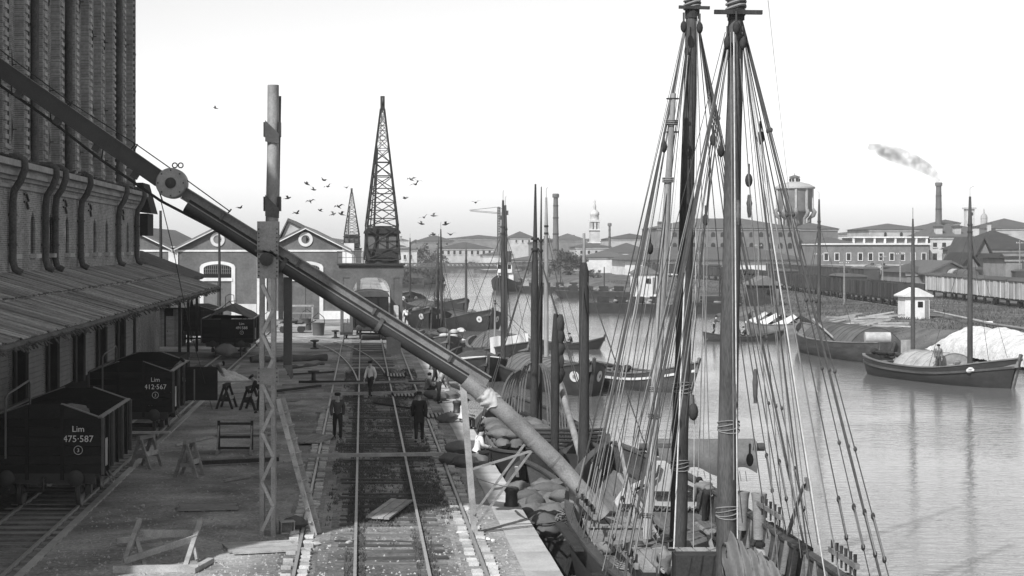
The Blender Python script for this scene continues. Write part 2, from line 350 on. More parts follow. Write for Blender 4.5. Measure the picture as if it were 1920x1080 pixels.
while len(sp_) < 42000:
    Y = 95 + 250 * R.random() ** 1.6; d = 34 * R.random() ** 1.5
    if noise.noise(V((d * .16, Y * .06, 9))) > -.25:
        x = bankX(Y) + d + .6
        z = bank((d / 330) ** (1 / 2.6), (Y - 40) / 520)[2]; sp_.append((x, Y, z - .05))
blades('bank_grass', sp_, .32, MAT['grass'], 'rough grass covering the far canal bank below the wagons', 'grass', .06, .8)

# ================================================================== BRICK SILO (left)
X0 = -13.0
SI = empty('brick_silo', (X0, 62, 0), 'tall dark brick grain silo with pilasters and arched slits filling the left edge', 'warehouse')
wl = MB()
Y0, Y1, ZT = 24.5, 99.8, 24.6
wl.b2(-34, -13.1, Y0, Y1, 0, 9.6)
wl.b2(X0 - .36, X0, Y0, Y1, .0, 6.55); wl.b2(X0 - .36, X0, Y0, Y1, 8.25, 9.3)
winY = [63.5 + 3.9 * k for k in range(-9, 9)]
edges = [Y0] + sum(([yc - .48, yc + .48] for yc in winY), []) + [Y1]
for a, b_ in zip(edges[::2], edges[1::2]): wl.b2(X0 - .36, X0, a, b_, 6.55, 8.25)
for yc in winY:   # pointed heads
    for s in (-1, 1): wl.prism([(X0 - .36, yc + s * .48, 8.25), (X0 - .36, yc + s * .48, 7.55), (X0 - .36, yc + s * .36, 7.92), (X0 - .36, yc, 8.25)][::s], (.355, 0, 0))
wl.build('wall', MAT['brick'], SI)
up = MB(); up.b2(-33.6, -13.4, Y0, Y1, 9.6, ZT); up.b2(-33.6, -13.0, Y0, Y1, ZT - 1.6, ZT + .01)
up.build('upper_wall', MAT['brick'], SI)
cm = MB()
for i, (z0, z1, d) in enumerate(((9.3, 9.45, .12), (9.45, 9.62, .3), (9.62, 9.75, .22), (9.75, 9.98, .5))): cm.b2(-13.6, X0 + d, Y0 - .1, Y1 + .1 + i * .004, z0, z1)
cm.b2(-13.6, X0 + .1, Y0, Y1 + .002, 9.0, 9.12)
cm.build('cornice', MAT['cornice'], SI)
gl = MB().b2(-13.099, -13.075, Y0 + 1, Y1 - 1, 6.5, 8.3); gl.build('window_dark', MAT['glass'], SI)
sil = MB().box((0, 0, 0), (.34, 1.1, .17)); smesh = None
for yc in winY:
    if smesh is None: o = sil.build('window_sill', MAT['stone'], SI, world=False); o.location = V((X0 + .08, yc, 6.47)) - V((X0, 62, 0)); smesh = o.data
    else: piece('window_sill', smesh, SI, (X0 + .08, yc, 6.47))
pl = MB().b2(-.2, .34, -.42, .42, 9.98, ZT - 1.6)
z = 10.1
qb = MB()
while z < ZT - 1.7: qb.b2(-.1, .42, -.3, .3, z, z + .17); z += .34
pme = qme = None
for i in range(-10, 10):
    yc = 66.2 + 3.9 * i
    if yc > Y1 - .3 or yc < Y0 + .5: continue
    for (nm, mb, mt) in (('pilaster', pl, MAT['brick']), ('brick_dentils', qb, M('dentil', .42, .9, .3, 1, .3, .02, stain=.3))):
        me_ = pme if nm == 'pilaster' else qme
        if me_ is None:
            o = mb.build(nm, mt, SI, world=False); o.location = V((-13.38, yc, 0)) - V((X0, 62, 0))
            if nm == 'pilaster': pme = o.data
            else: qme = o.data
        else: piece(nm, me_, SI, (-13.38, yc, 0))
    ys = yc + 1.95
    if ys > Y1 - 1: continue
    for zb, zt in ((10.7, 12.6), (13.4, 16.2)):
        poly = [(-13.39, ys - .33, zb), (-13.39, ys + .33, zb), (-13.39, ys + .33, zt)] + [V((-13.39, ys, zt)) + V((0, .33 * math.cos(rad(a)), .33 * math.sin(rad(a)))) for a in range(20, 180, 20)] + [(-13.39, ys - .33, zt)]
        MB().prism(poly, (.02, 0, 0)).build('slit_window', MAT['black'], SI)
        sr = MB(); sr.tube([(-13.36, ys - .4, zb - .05), (-13.36, ys - .4, zt)] + arc((-13.36, ys, zt), .4, 180, 0, 8, 'yz') + [(-13.36, ys + .4, zb - .05)], .08, 4, smooth=False); sr.b2(-13.42, -13.22, ys - .5, ys + .5, zb - .2, zb - .05)
        sr.build('window_surround', MAT['brick'], SI)
    for zz in (13.5 + R.uniform(-1, 1), 18 + R.uniform(-1, 1), 11.3):
        ir = MB()
        ir.tube([(-13.36, ys + .75, zz - .55), (-13.33, ys + .75, zz), (-13.36, ys + .75, zz + .6)], [.02, .05, .02], 6); ir.bar((-13.38, ys + .75, zz), (-13.15, ys + .75, zz), .045)
        ir.build('wall_anchor', MAT['steel_dark'], SI)
for yy in (60.4, 68.2, 76.1, 91.7, 97.3):
    t = MB().tube([(-13.08, yy, 10.0), (-13.08, yy, ZT - 1)], .17, 10)
    for zz in (11.5, 13.6, 15.7, 17.8): t.lathe([(.19, -.05), (.19, .05)], (-13.08, yy, zz), 10)
    t.build('drainpipe', MAT['sheet_rust'], SI)
for yy in (53.5, 62.7, 69.2, 71.4, 77.9, 90.0, 97.2):
    t = MB().tube([(X0 - .1, yy, 10.12), (X0 + .35, yy, 10.15), (X0 + .6, yy, 10.0), (X0 + .62, yy, 9.7), (X0 + .45, yy, 9.25), (X0 + .22, yy, 8.9), (X0 + .17, yy, 8.5), (X0 + .17, yy, 6.3), (X0 + .25, yy, 6.0), (X0 + .5, yy, 5.86)], .14, 10)
    for zz in (8.0, 6.9): t.lathe([(.17, -.05), (.17, .05)], (X0 + .17, yy, zz), 10)
    t.build('drainpipe', MAT['sheet_rust'], SI)
for yy in (66.0, 74.6, 81.4, 92.5, 98.3):
    for zz in (8.75, 8.45):
        h = MB(); h.tube([(X0 + .03, yy - .5, zz + .1), (X0 + .05, yy - .2, zz + .14), (X0 + .06, yy, zz), (X0 + .05, yy + .2, zz - .14), (X0 + .03, yy + .5, zz - .1)], .045, 6)
        h.build('iron_tie', MAT['steel_dark'], SI)
# awning over the loading dock: frame part + roof sheets
ang = math.atan2(1.3, 4.6)
aw = MB()
for i in range(int((99 - 30) / 3.3)): aw.bar((X0, 30.5 + i * 3.3, 5.62), (-8.5, 30.5 + i * 3.3, 4.36), .12, .16)
for t in (.3, .95): aw.bar((X0 + 4.55 * t, 30, 5.72 - 1.28 * t), (X0 + 4.55 * t, 99.6, 5.72 - 1.28 * t), .1, .1)
AW = aw.build('awning', MAT['wood_dark'], SI)
nseg = 12
def sheet(Lx):
    mb = MB()
    mb.grid(lambda u, v: (Lx * (v - .5), .98 * (u - .5), .022 * math.cos(u * nseg * math.pi)), nseg * 2, 1, True)
    mb.grid(lambda u, v: (Lx * (v - .5), .98 * (.5 - u), -.012 + .022 * math.cos(u * nseg * math.pi)), nseg * 2, 1, True)
    for i in (-.49, .49): mb.box((0, i, .025), (Lx, .035, .03))
    return mb
s1 = None
for row, (t0, t1, dz) in enumerate(((0, .52, .04), (.48, 1.0, .0))):
    y = 30.5
    while y < 99.7:
        t = (t0 + t1) / 2; c = V((X0 + 4.6 * t + R.uniform(-.04, .04), y, 5.82 - 1.3 * t + dz + R.uniform(0, .015)))
        if s1 is None: o = sheet(4.78 * .52).build('roof_sheet', MAT['sheet'], AW, world=False); o.location = c - V((X0, 62, 0)); o.rotation_euler = (0, ang, 0); s1 = o.data
        else: piece('roof_sheet', s1, AW, c, (R.uniform(-.006, .006), ang + R.uniform(-.006, .01), R.uniform(-.006, .006)))
        y += .93
gt = MB().tube([(-8.33, 30, 4.44), (-8.33, 99.8, 4.44)], .09, 7)
for i in range(420):
    y = R.uniform(31, 99.5); gt.bar((-8.45 + R.uniform(-.1, .1), y, 4.5 + R.uniform(-.05, .08)), (-8.2 + R.uniform(-.1, .12), y + R.uniform(-.3, .3), 4.4 + R.uniform(-.18, .05)), .05, .03)
gt.build('gutter', MAT['sheet_rust'], SI)
sm = MB()
for i in range(300):
    y = 31 + 68.5 * i / 300; sm.ell((X0 + 2.3 + R.uniform(-.04, .04), y, 5.22 + R.uniform(-.02, .03)), (.05, .14, .035), 6, 4)
sm.build('sheet_overlap', MAT['sheet_rust'], AW)
dk = MB().b2(X0, -9.95, Y0, 98, 0, .8); dk.build('loading_dock', MAT['wood_dark'], SI)
dm_ = None
for i in range(-5, 6):
    a = 64.3 + 6.6 * i
    if a < 28 or a > 97: continue
    if dm_ is None:
        d = MB()
        for j in range(17): d.box((0, 0, .83 + j * .21 + .1), (.08, 4.5, .195)); d.box((-.03, 0, .83 + j * .21 + .2), (.04, 4.5, .03))
        o = d.build('shutter', M('shutter', .26, .8, .2, 1.5, .2, .01, vary=.15), SI, world=False); o.location = V((X0 + .06, a + 2.25, 0)) - V((X0, 62, 0)); dm_ = o.data
        pmesh = MB().b2(-.2, .2, -.28, .28, .8, 5.5).build('dock_post', MAT['wood_dark'], SI, world=False); pmesh.location = V((X0 + .3, a - .6, 0)) - V((X0, 62, 0)); pmesh = pmesh.data
        pp = MB().tube([(0, 0, .8), (0, 0, 5.4)], .09, 8).build('downpipe', MAT['steel_dark'], SI, world=False); pp.location = V((X0 + .25, a + 4.95, 0)) - V((X0, 62, 0)); pp = pp.data
    else: piece('shutter', dm_, SI, (X0 + .06, a + 2.25, 0)); piece('dock_post', pmesh, SI, (X0 + .3, a - .6, 0)); piece('downpipe', pp, SI, (X0 + .25, a + 4.95, 0))
pr = MB(); pr.prism([(-13.2, 100, 8.9), (-12.35, 100, 8.8), (-12.85, 100, 10.6), (-13.2, 100, 10.6)], (0, 3.2, 0)); pr.b2(-13.2, -12.6, 100.3, 103, 7.5, 8.8)
pr.build('end_gable', MAT['wood_dark'], SI)

# lean-to, hut, poles beside the silo
LT = empty('tiled_lean_to', (-12, 106, 0), 'low lean-to with mossy tiled roof at the far end of the silo', 'shed')
MB().b2(-14, -13.3, 101, 112, 0, 5.8).build('wall', MAT['brick'], LT)
for y in (101, 106, 111.5): MB().bar((-10.8, y, 0), (-10.8, y, 4.7), .16).build('post', MAT['wood_dark'], LT)
tm = None
lr = MB().prism([(-14.5, 100.5, 6.25), (-10.5, 100.5, 4.72), (-10.5, 100.5, 4.86), (-14.5, 100.5, 6.4)], (0, 12, 0)).build('roof', MAT['roof_tile'], LT)
for i in range(9):
    for j in range(30):
        t = (i + .5) / 9; c = (-14.5 + 4.1 * t, 100.6 + j * .4, 6.46 - 1.57 * t + .03)
        if tm is None: o = MB().tube([(-.28, 0, .0), (.28, 0, -.02)], [.12, .15], 6).build('roof_tile', MAT['roof_tile'], lr, world=False); o.location = V(c) - V((-12, 106, 0)); o.rotation_euler = (0, .366, 0); tm = o.data
        else: piece('roof_tile', tm, lr, c, (0, .366, R.uniform(-.05, .05)))
HU = empty('plank_hut', G(300, 650), 'small plank hut with a shingled roof between silo and wagons', 'hut')
hx, hy = G(300, 650).x, G(300, 650).y
MB().b2(hx - 1.5, hx + 1.5, hy, hy + 2.5, 0, 2.75).build('wall', MAT['wood_dark'], HU)
bmz = None
for i in range(15):
    c = (hx - 1.4 + i * .2, hy - .03, 1.35)
    if bmz is None: o = MB().box((0, 0, 0), (.185, .05, 2.7)).build('plank', MAT['wood'], HU, world=False); o.location = V(c) - HU.location; bmz = o.data
    elif not 9 <= i <= 11: piece('plank', bmz, HU, c)
dr = MB().b2(hx + .42, hx + .98, hy - .075, hy - .02, 0, 2.1).build('door', MAT['wood_x'], HU); MB().b2(hx + .5, hx + .54, hy - .11, hy - .076, 1.0, 1.12).build('handle', MAT['steel_dark'], dr)
rr = MB().prism([(hx - 2, hy - .5, 2.7), (hx - 2, hy + 1.2, 3.75), (hx - 2, hy + 3, 2.75), (hx - 2, hy + 3, 2.65), (hx - 2, hy + 1.2, 3.62), (hx - 2, hy - .5, 2.6)], (4, 0, 0)).build('roof', MAT['wood_dark'], HU)
tz = None
for i in range(6):
    for j in range(17):
        t = i / 6; c = (hx - 1.95 + j * .245, hy - .45 + 1.75 * t, 2.78 + 1.07 * t)
        if tz is None: o = MB().box((0, 0, 0), (.23, .36, .03)).build('shingle', MAT['wood_pale'], rr, world=False); o.location = V(c) - HU.location; o.rotation_euler = (.48, 0, 0); tz = o.data
        else: piece('shingle', tz, rr, c, (.48 + R.uniform(-.04, .04), 0, R.uniform(-.03, .03)))
for (px, pt, pb_, Y, lab) in ((301, 395, 650, 118, 'thin wooden pole standing beside the plank hut by the silo'), (411, 437, 610, 140, 'thin wooden pole in front of the left arched warehouse door'), (412, 590, 600, 140, None)):
    if lab: a = P(px, pb_, Y); a.z = 0; b_ = P(px, pt, Y); tag(MB().tube([a, a.lerp(b_, .5) + V((.03, 0, 0)), b_], [.13, .12, .09], 8).build('pole', MAT['wood_dark']), lab, 'pole')

# ================================================================== GABLED WAREHOUSE at the end of the quay
def circ(c, r, n=20): return [V(c) + V((r * math.cos(2 * math.pi * i / n), 0, r * math.sin(2 * math.pi * i / n))) for i in range(n)]
YF = 162.0
def fx(px): return (px - CX) / F * YF
def fz(py): return H + (CY - py) / F * YF
WH = empty('gabled_warehouse', (fx(480), YF, 0), 'long plastered warehouse with white-trimmed gables and round windows', 'warehouse')
eav = fz(468); rdg = fz(429)
wm = MB(); bays = [(160, 322), (328, 488), (494, 652)]
for (a, b_) in bays:
    xa, xb = fx(a), fx(b_); xc = (xa + xb) / 2
    wm.prism([(xa - .15, YF, -.05), (xb + .15, YF, -.05), (xb + .15, YF, eav), (xc, YF, rdg - .1), (xa - .15, YF, eav)], (0, 40, 0))
wm.build('wall', MAT['plaster'], WH)
for (a, b_) in bays:
    xa, xb = fx(a), fx(b_); xc = (xa + xb) / 2
    for s in (-1, 1):
        xe = xa - .3 if s < 0 else xb + .3
        rf = MB().prism([(xc, YF - .35, rdg + .02), (xe, YF - .35, eav - .12), (xe, YF - .35, eav + .1), (xc, YF - .35, rdg + .28)][::s], (0, 41, 0)).build('roof', MAT['roof_tile'], WH)
        MB().prism([(xc, YF - .42, rdg - .02), (xe, YF - .42, eav - .2), (xe, YF - .42, eav - .1), (xc, YF - .42, rdg + .08)][::s], (0, .06, 0)).build('verge', MAT['white'], WH)
    MB().b2(xa + .2, xb - .2, YF - .08, YF - .003, fz(472), fz(468.5)).build('string_course', MAT['white'], WH)
    # round window
    cz = fz(449)
    o = MB(); n_ = 24; ci, cr = circ((xc, YF - .1, cz), .40, n_), circ((xc, YF - .1, cz), .68, n_)
    o.add(ci + cr + [p + V((0, .12, 0)) for p in ci] + [p + V((0, .098, 0)) for p in cr], [(i, (i + 1) % n_, n_ + (i + 1) % n_, n_ + i) for i in range(n_)] + [(i, 2 * n_ + i, 2 * n_ + (i + 1) % n_, (i + 1) % n_) for i in range(n_)] + [(n_ + i, n_ + (i + 1) % n_, 3 * n_ + (i + 1) % n_, 3 * n_ + i) for i in range(n_)])
    rw = o.build('round_window', MAT['white'], WH); MB().prism(circ((xc, YF - .03, cz), .41, n_), (0, .02, 0)).build('pane', MAT['plaster' if a > 400 else 'wall_mid'], rw)
    MB().prism([V((xc + .05, YF - .035, cz - .34)), V((xc + .33, YF - .035, cz)), V((xc + .05, YF - .035, cz + .34))], (0, .004, 0)).build('shutter_half', MAT['black'], rw)
    # arched doorway: white surround, grille, door panel
    dw = 1.32; zt = fz(503) ; zs = fz(494)
    def archp(wd, zt_, rise, y): return [(xc - wd, y, 0), (xc - wd, y, zt_)] + [(xc - wd * math.cos(math.pi * i / 8), y, zt_ + rise * math.sin(math.pi * i / 8)) for i in range(1, 8)] + [(xc + wd, y, zt_), (xc + wd, y, 0)]
    A, B = archp(dw, zt, .38, YF - .12), archp(dw + .36, zt + .12, .55, YF - .12); k = len(A)
    sr = MB().add(A + B + [V(p) + V((0, .117, 0)) for p in A] + [V(p) + V((0, .117, 0)) for p in B], [(i, i + 1, k + i + 1, k + i) for i in range(k - 1)] + [(i + 1, i, 2 * k + i, 2 * k + i + 1) for i in range(k - 1)] + [(k + i, k + i + 1, 3 * k + i + 1, 3 * k + i) for i in range(k - 1)])
    dd = sr.build('door_surround', MAT['white'], WH)
    MB().prism(archp(dw + .02, zt, .38, YF - .02), (0, .016, 0)).build('fanlight', MAT['black'], dd)
    gr = MB()
    for i in range(1, 14): gr.bar((xc - dw + i * dw / 7, YF - .04, zs - 1.0), (xc - dw + i * dw / 7, YF - .04, zt + .3), .05, .03)
    for i in range(4): gr.bar((xc - dw, YF - .045, zs - .9 + i * .35), (xc + dw, YF - .045, zs - .9 + i * .35), .04, .04)
    gr.build('grille', MAT['steel_mid'], dd)
    MB().b2(xc - dw - .1, xc + dw + .1, YF - .18, YF - .01, fz(527), fz(521)).build('transom', MAT['white'], dd)
    for s in (-1, 1): MB().b2(xc + s * .02, xc + s * dw, YF - .06, YF - .004, .05, fz(527)).build('door_leaf', MAT['plaster'], dd)
for px, wd in ((160, 8), (325, 9), (491, 9), (651, 9)): MB().b2(fx(px - wd), fx(px + wd), YF - .14, YF - .004, 0, fz(462)).build('pilaster', MAT['white'], WH)
MB().b2(fx(645), fx(664), YF - .2, YF + 1, fz(470), fz(456)).build('parapet', MAT['white'], WH)
for a, b_ in ((170, 318), (334, 350), (440, 481), (500, 536), (604, 645)): MB().b2(fx(a), fx(b_), YF - .1, YF - .005, 0, fz(570 if a < 500 else 583)).build('plinth', MAT['white'], WH)
# low roofs behind
for (a, b_, t, e, lab) in ((380, 470, 431, 447, 'pale gabled roof peeping over the left warehouse gable'), (520, 640, 414, 470, 'larger pale roof rising behind the right warehouse gable')):
    Yb = 215; A, B, T = P(a, e, Yb), P(b_, e, Yb), P((a + b_) / 2 if a < 500 else 540, t, Yb)
    rt_ = empty('warehouse_behind', (T.x, Yb, 0), lab, 'warehouse')
    MB().prism([(A.x, Yb, 0), (B.x, Yb, 0), (B.x, Yb, B.z), (T.x, Yb, T.z), (A.x, Yb, A.z)], (0, 30, 0)).build('wall', MAT['wall_pale'], rt_)
    MB().prism([(A.x - .5, Yb - .4, A.z), (T.x, Yb - .4, T.z), (B.x + .5, Yb - .4, B.z), (B.x + .5, Yb - .4, B.z + .3), (T.x, Yb - .4, T.z + .35), (A.x - .5, Yb - .4, A.z + .3)], (0, 31, 0)).build('roof', MAT['roof_far'], rt_)
# ================================================================== WAGONS
def text_part(txt, loc, size, mat, parent, rot=(rad(90), 0, 0)):
    cu = bpy.data.curves.new('number', 'FONT'); cu.body = txt; cu.size = size; cu.align_x = 'CENTER'; cu.extrude = .004; cu.resolution_u = 2
    t = bpy.data.objects.new('lettering', cu); COL.objects.link(t)
    dg = bpy.context.evaluated_depsgraph_get(); me = bpy.data.meshes.new_from_object(t.evaluated_get(dg))
    bpy.data.objects.remove(t); me.name = 'lettering'; me.materials.clear(); me.materials.append(mat)
    o = bpy.data.objects.new('lettering', me); COL.objects.link(o); o.parent = parent; o.location = loc; o.rotation_euler = rot
    return o
paint = M('paint_white', .6, .8, .2, 6, 0)
_WH = {}
def running_gear(r, L, wmat='steel_dark'):
    f = MB()
    for s in (-1, 1): f.box((s * .95, L / 2, .88), (.14, L, .22))
    f.box((0, .06, .88), (2.6, .12, .26)); f.box((0, L - .06, .88), (2.6, .12, .26))
    f.build('underframe', MAT['steel_dark'], r, False)
    for y in (.95, L - .95):
        ax = MB().tube([(-.95, y, .46), (.95, y, .46)], .07, 8).build('axle', MAT['steel_dark'], r, False)
        for s in (-1, 1):
            wm_ = MB().lathe([(.1, -.09), (.42, -.07), (.46, -.05), (.46, .05), (.40, .06), (.36, .02), (.12, .03), (.1, .09)], (s * .76, y, .47), 20, Matrix.Rotation(rad(90), 4, 'Y'))
            wm_.build('wheel', MAT['steel'], r, False)
            bx = MB(); bx.box((s * .98, y, .5), (.16, .3, .24)); bx.tube([(s * .98, y - .5, .78), (s * .98, y - .25, .68), (s * .98, y, .64), (s * .98, y + .25, .68), (s * .98, y + .5, .78)], .035, 5); bx.build('axle_box', MAT['steel_dark'], r, False)
    for y, d in ((0, -1), (L, 1)):
        for s in (-1, 1):
            MB().lathe([(.09, 0), (.09, .3), (.06, .3), (.06, .42), (.18, .44), (.21, .47), (.21, .5), (.12, .53)], (s * .87, y, .95), 16, Matrix.Rotation(rad(-90 * d), 4, 'X')).build('buffer', MAT['steel_dark'], r, False)
        MB().tube([(0, y, .9), (0, y + d * .2, .88), (.03, y + d * .26, .75), (0, y + d * .22, .62)], .035, 6).build('coupling', MAT['steel_dark'], r, False)
def open_wagon(loc, L, label, num=None, rail=True, peak=.36, W=2.9, top=2.42, door=False, cover=False):
    r = empty('open_wagon', loc, label, 'wagon', 'open goods wagons on the dock track')
    z0 = 1.0; hb = (top - z0) / 6
    running_gear(r, L)
    MB().box((0, L / 2, z0 - .01), (W - .1, L - .02, .08)).build('floor', MAT['wood_dark'], r, False)
    # side boards and end boards, piece by piece
    for s in (-1, 1):
        for k in range(6):
            if door and s == 1:
                for a, b_ in ((0, L * .5), (L * .78, L)): MB().box((s * (W / 2 - .03), (a + b_) / 2, z0 + hb * (k + .5)), (.05, b_ - a - .04, hb - .012)).build('side_board', MAT['wagon'], r, False)
            else: MB().box((s * (W / 2 - .03), L / 2, z0 + hb * (k + .5)), (.05, L - .04, hb - .012)).build('side_board', MAT['wagon'], r, False)
        for i in range(7):
            y = .03 + (L - .06) * i / 6
            MB().box((s * (W / 2 + .035), y, (z0 + top) / 2), (.07, .09 if 0 < i < 6 else .07, top - z0 + .04)).build('side_post', MAT['wagon' if i % 2 else 'steel'], r, False)
        MB().box((s * (W / 2 - .03), L / 2, top + .03), (.11, L, .05)).build('top_rail', MAT['steel_mid'], r, False)
    for y in (0.0, L):
        yy = y + (.03 if y == 0 else -.03)
        for k in range(6): MB().box((0, yy, z0 + hb * (k + .5)), (W - .06, .05, hb - .012)).build('end_board', MAT['wagon'], r, False)
        if peak: MB().prism([(-W / 2 + .03, yy - .025, top), (W / 2 - .03, yy - .025, top), (.42, yy - .025, top + peak), (-.42, yy - .025, top + peak)], (0, .05, 0)).build('end_peak', MAT['wagon'], r, False)
        for x in (-.45, .45): MB().box((x, yy + (-.055 if y == 0 else .055), (z0 + top + peak) / 2 - .08), (.09, .06, top + peak - z0 + .14)).build('end_post', MAT['wagon'], r, False)
        for s in (-1, 1): MB().bar((s * (W / 2), yy, top + .015), (s * .42, yy, top + peak + .015), .09, .03).build('end_cap', MAT['steel_mid'], r, False)
    MB().box((W / 2 + .1, .22, z0 + .55), (.02, .28, .7)).build('card_plate', M('card', .42, .8, .3, 5, 0, stain=.5), r, False)
    MB().tube([(W / 2 + .05, .5, 1.0), (W / 2 + .22, .5, .72), (W / 2 + .22, .9, .72), (W / 2 + .05, .9, 1.0)], .02, 5).build('step', MAT['steel_mid'], r, False)
    if rail:
        q = -.98
        MB().tube([(q, -.1, 1.4), (q, -.1, 2.95), (q + .05, -.05, 3.05), (q + .1, 2.4, 3.2), (q + .12, 2.5, 3.1), (q + .12, 2.5, 2.4)], .03, 6).build('handrail', MAT['steel_mid'], r, False)
    if num:
        text_part('Lim', (.86, -.005, 2.08), .22, paint, r); text_part(num, (.86, -.005, 1.82), .24, paint, r)
        text_part('3', (.86, -.005, 1.56), .14, paint, r)
        MB().tube([(.86 + .11 * math.cos(i * math.pi / 8), -.005, 1.61 + .11 * math.sin(i * math.pi / 8)) for i in range(17)], .008, 4, False).build('number_ring', paint, r, False)
    if door:
        d = MB(); d.box((W / 2 + .62, L * .80, (z0 + top) / 2 - .05), (1.2, .06, top - z0 - .15)); d.build('door', MAT['wagon'], r, False)
        MB().box((W / 2 + .35, L * .795 - .05, 1.6), (.05, .04, 1.2)).build('door_bar', MAT['steel_mid'], r, False)
    if cover:
        c = MB()
        c.grid(lambda u, v: (-1.45 + 2.9 * u, L * v, top + .05 + .75 * (1 - abs(2 * u - 1)) ** .9 * (.55 + .45 * math.sin(math.pi * min(1, v * 3.5 + .15) / 2)) + .05 * noise.noise(V((u * 5, v * 5, 1)))), 14, 14)
        c.build('tarpaulin', MAT['sheet_rust'], r, False)
        for s in (-1, 1): MB().tube([(s * 1.2, .2, top), (0, 1.3, top + 1.05), (s * -.2, 4, top + 1.0)], .025, 5).build('cover_bow', MAT['steel'], r, False)
        MB().tube([(-.2, 1, top + .7), (-.2, 1, top + 1.35), (0, 1, top + 1.5), (.3, 1, top + 1.45), (.35, 1, top + .9)], .025, 5).build('handrail', MAT['steel_mid'], r, False)
    return r
open_wagon((-8.13, 43.7, 0), 5.3, 'nearest dark open wagon marked Lim 475-587 under the awning', '475·587')
open_wagon((-8.13, 60.0, 0), 5.6, 'dark open wagon marked Lim 412-567 with its side door swung open', '412·567', door=True)
open_wagon((-8.2, 104, 0), 6.5, 'farther open wagon with tarpaulin frame, marked 491588, past the awning', '491588', rail=False, peak=.0, W=3.15, cover=True)
open_wagon((-11.6, 118, 0), 6.5, 'dark open wagon standing behind the tarpaulin-covered wagon and the hut', None, rail=False, peak=.3, W=2.8)
cv = empty('covered_van', (.62, 124.5, 0), 'dark covered goods van with curved roof standing inside the big crane portal', 'wagon')
running_gear(cv, 7)
MB().box((0, 3.5, 2.15), (2.6, 7, 2.3)).build('body', MAT['wagon'], cv, False)
MB().prism([(-1.4, -.05, 3.2)] + [(-1.4 * math.cos(math.pi * i / 10), -.05, 3.25 + .38 * math.sin(math.pi * i / 10)) for i in range(11)] + [(1.4, -.05, 3.2)], (0, 7.1, 0)).build('roof', MAT['steel'], cv, False)
for x in (-1.2, -.5, .5, 1.2): MB().box((x, -.04, 2.1), (.1, .07, 2.2)).build('end_post', MAT['wagon'], cv, False)
text_part('F', (.35, -.012, 2.35), .26, paint, cv); text_part('350 250', (.35, -.012, 2.08), .26, paint, cv); text_part('B', (.35, -.012, 1.82), .2, paint, cv)

# ================================================================== GRAIN CONVEYOR, PILLAR
YB = 40.5
def B(px, py, dy=0.0): 
    p = P(px, py, YB); p.y += dy; return p
GC = empty('grain_conveyor', (-2.2, YB, 0), 'long inclined steel grain conveyor with tube reaching from silo down to the ship', 'conveyor')
g = MB(); a, b_ = B(-352, -118), B(300, 336)
for s in (-1, 1): g.bar(a + V((0, s * .16, 0)), b_ + V((0, s * .16, 0)), .03, .36)
up_ = V((.52, 0, .85))
for s in (-1, 1): g.bar(a + up_ * (.18 * s), b_ + up_ * (.18 * s), .4, .03)
g.build('upper_girder', MAT['steel_dark'], GC)
for i in range(9):
    t = (i + .5) / 9; c = a.lerp(b_, t); MB().bar(c - up_ * .34, c - up_ * .19, .3, .16, (1, 0, 0)).build('girder_bracket', MAT['steel_dark'], GC)
dr = MB(); c = B(323, 344); rot = Matrix.Rotation(rad(90), 4, 'X')
dr.lathe([(.10, -.36), (.34, -.34), (.36, -.30), (.36, .3), (.34, .34), (.1, .36)], c, 32, rot); DR = dr.build('drum_housing', M('drum', .24, .55, .2, 2, .1, .01, stain=.3), GC)
hb_ = MB().lathe([(.07, 0), (.13, .01), (.13, .05), (.06, .08)], c - V((0, .34, 0)), 16, rot); hb_.build('hub', MAT['steel_dark'], DR)
for k in range(8):
    q = c + V((.3 * math.cos(k * .785), -.345, .3 * math.sin(k * .785))); MB().lathe([(.02, 0), (.02, .02)], q, 6, rot).build('bolt', MAT['steel_dark'], DR)
for d in (.06, .2): MB().tube(arc(c + V((d, 0, .43)), .06, 0, 360, 10), .016, 5).build('lifting_eye', MAT['steel_dark'], DR)
# lower channel and tube
a, b_ = B(345, 362), B(915, 716); nrm = V((.53, 0, .85))
ch = MB(); mid0, mid1 = a, b_
ch.bar(a, b_, .03, .26); 
for s in (-1, 1): ch.bar(a + nrm * (.135 * s) - V((0, .05, 0)), b_ + nrm * (.135 * s) - V((0, .05, 0)), .2, .028)
ch.build('trough', M('trough', .19, .55, .35, 2, .15, .01, stain=.35), GC)
for i in range(4):
    t = (i + .5) / 4; q = a.lerp(b_, t) - V((0, .06, 0)); MB().bar(q - nrm * .12, q + nrm * .12, .05, .06, (1, 0, 0)).build('stiffener', MAT['steel'], GC)
a2, b2_ = B(350, 385), B(880, 716)
MB().tube([a2, b2_], .165, 14).build('feed_tube', MAT['steel_dark'], GC)
for t in (.34, .68):
    q = a2.lerp(b2_, t); d = (b2_ - a2).normalized(); MB().tube([q - d * .05, q + d * .05], .2, 14).build('tube_collar', MAT['steel'], GC)
MB().box(B(738, 648), (.34, .3, .42)).build('hatch_box', MAT['steel_dark'], GC); MB().tube([B(722, 645), B(730, 660), B(748, 655)], .05, 6).build('lever', MAT['steel_mid'], GC)
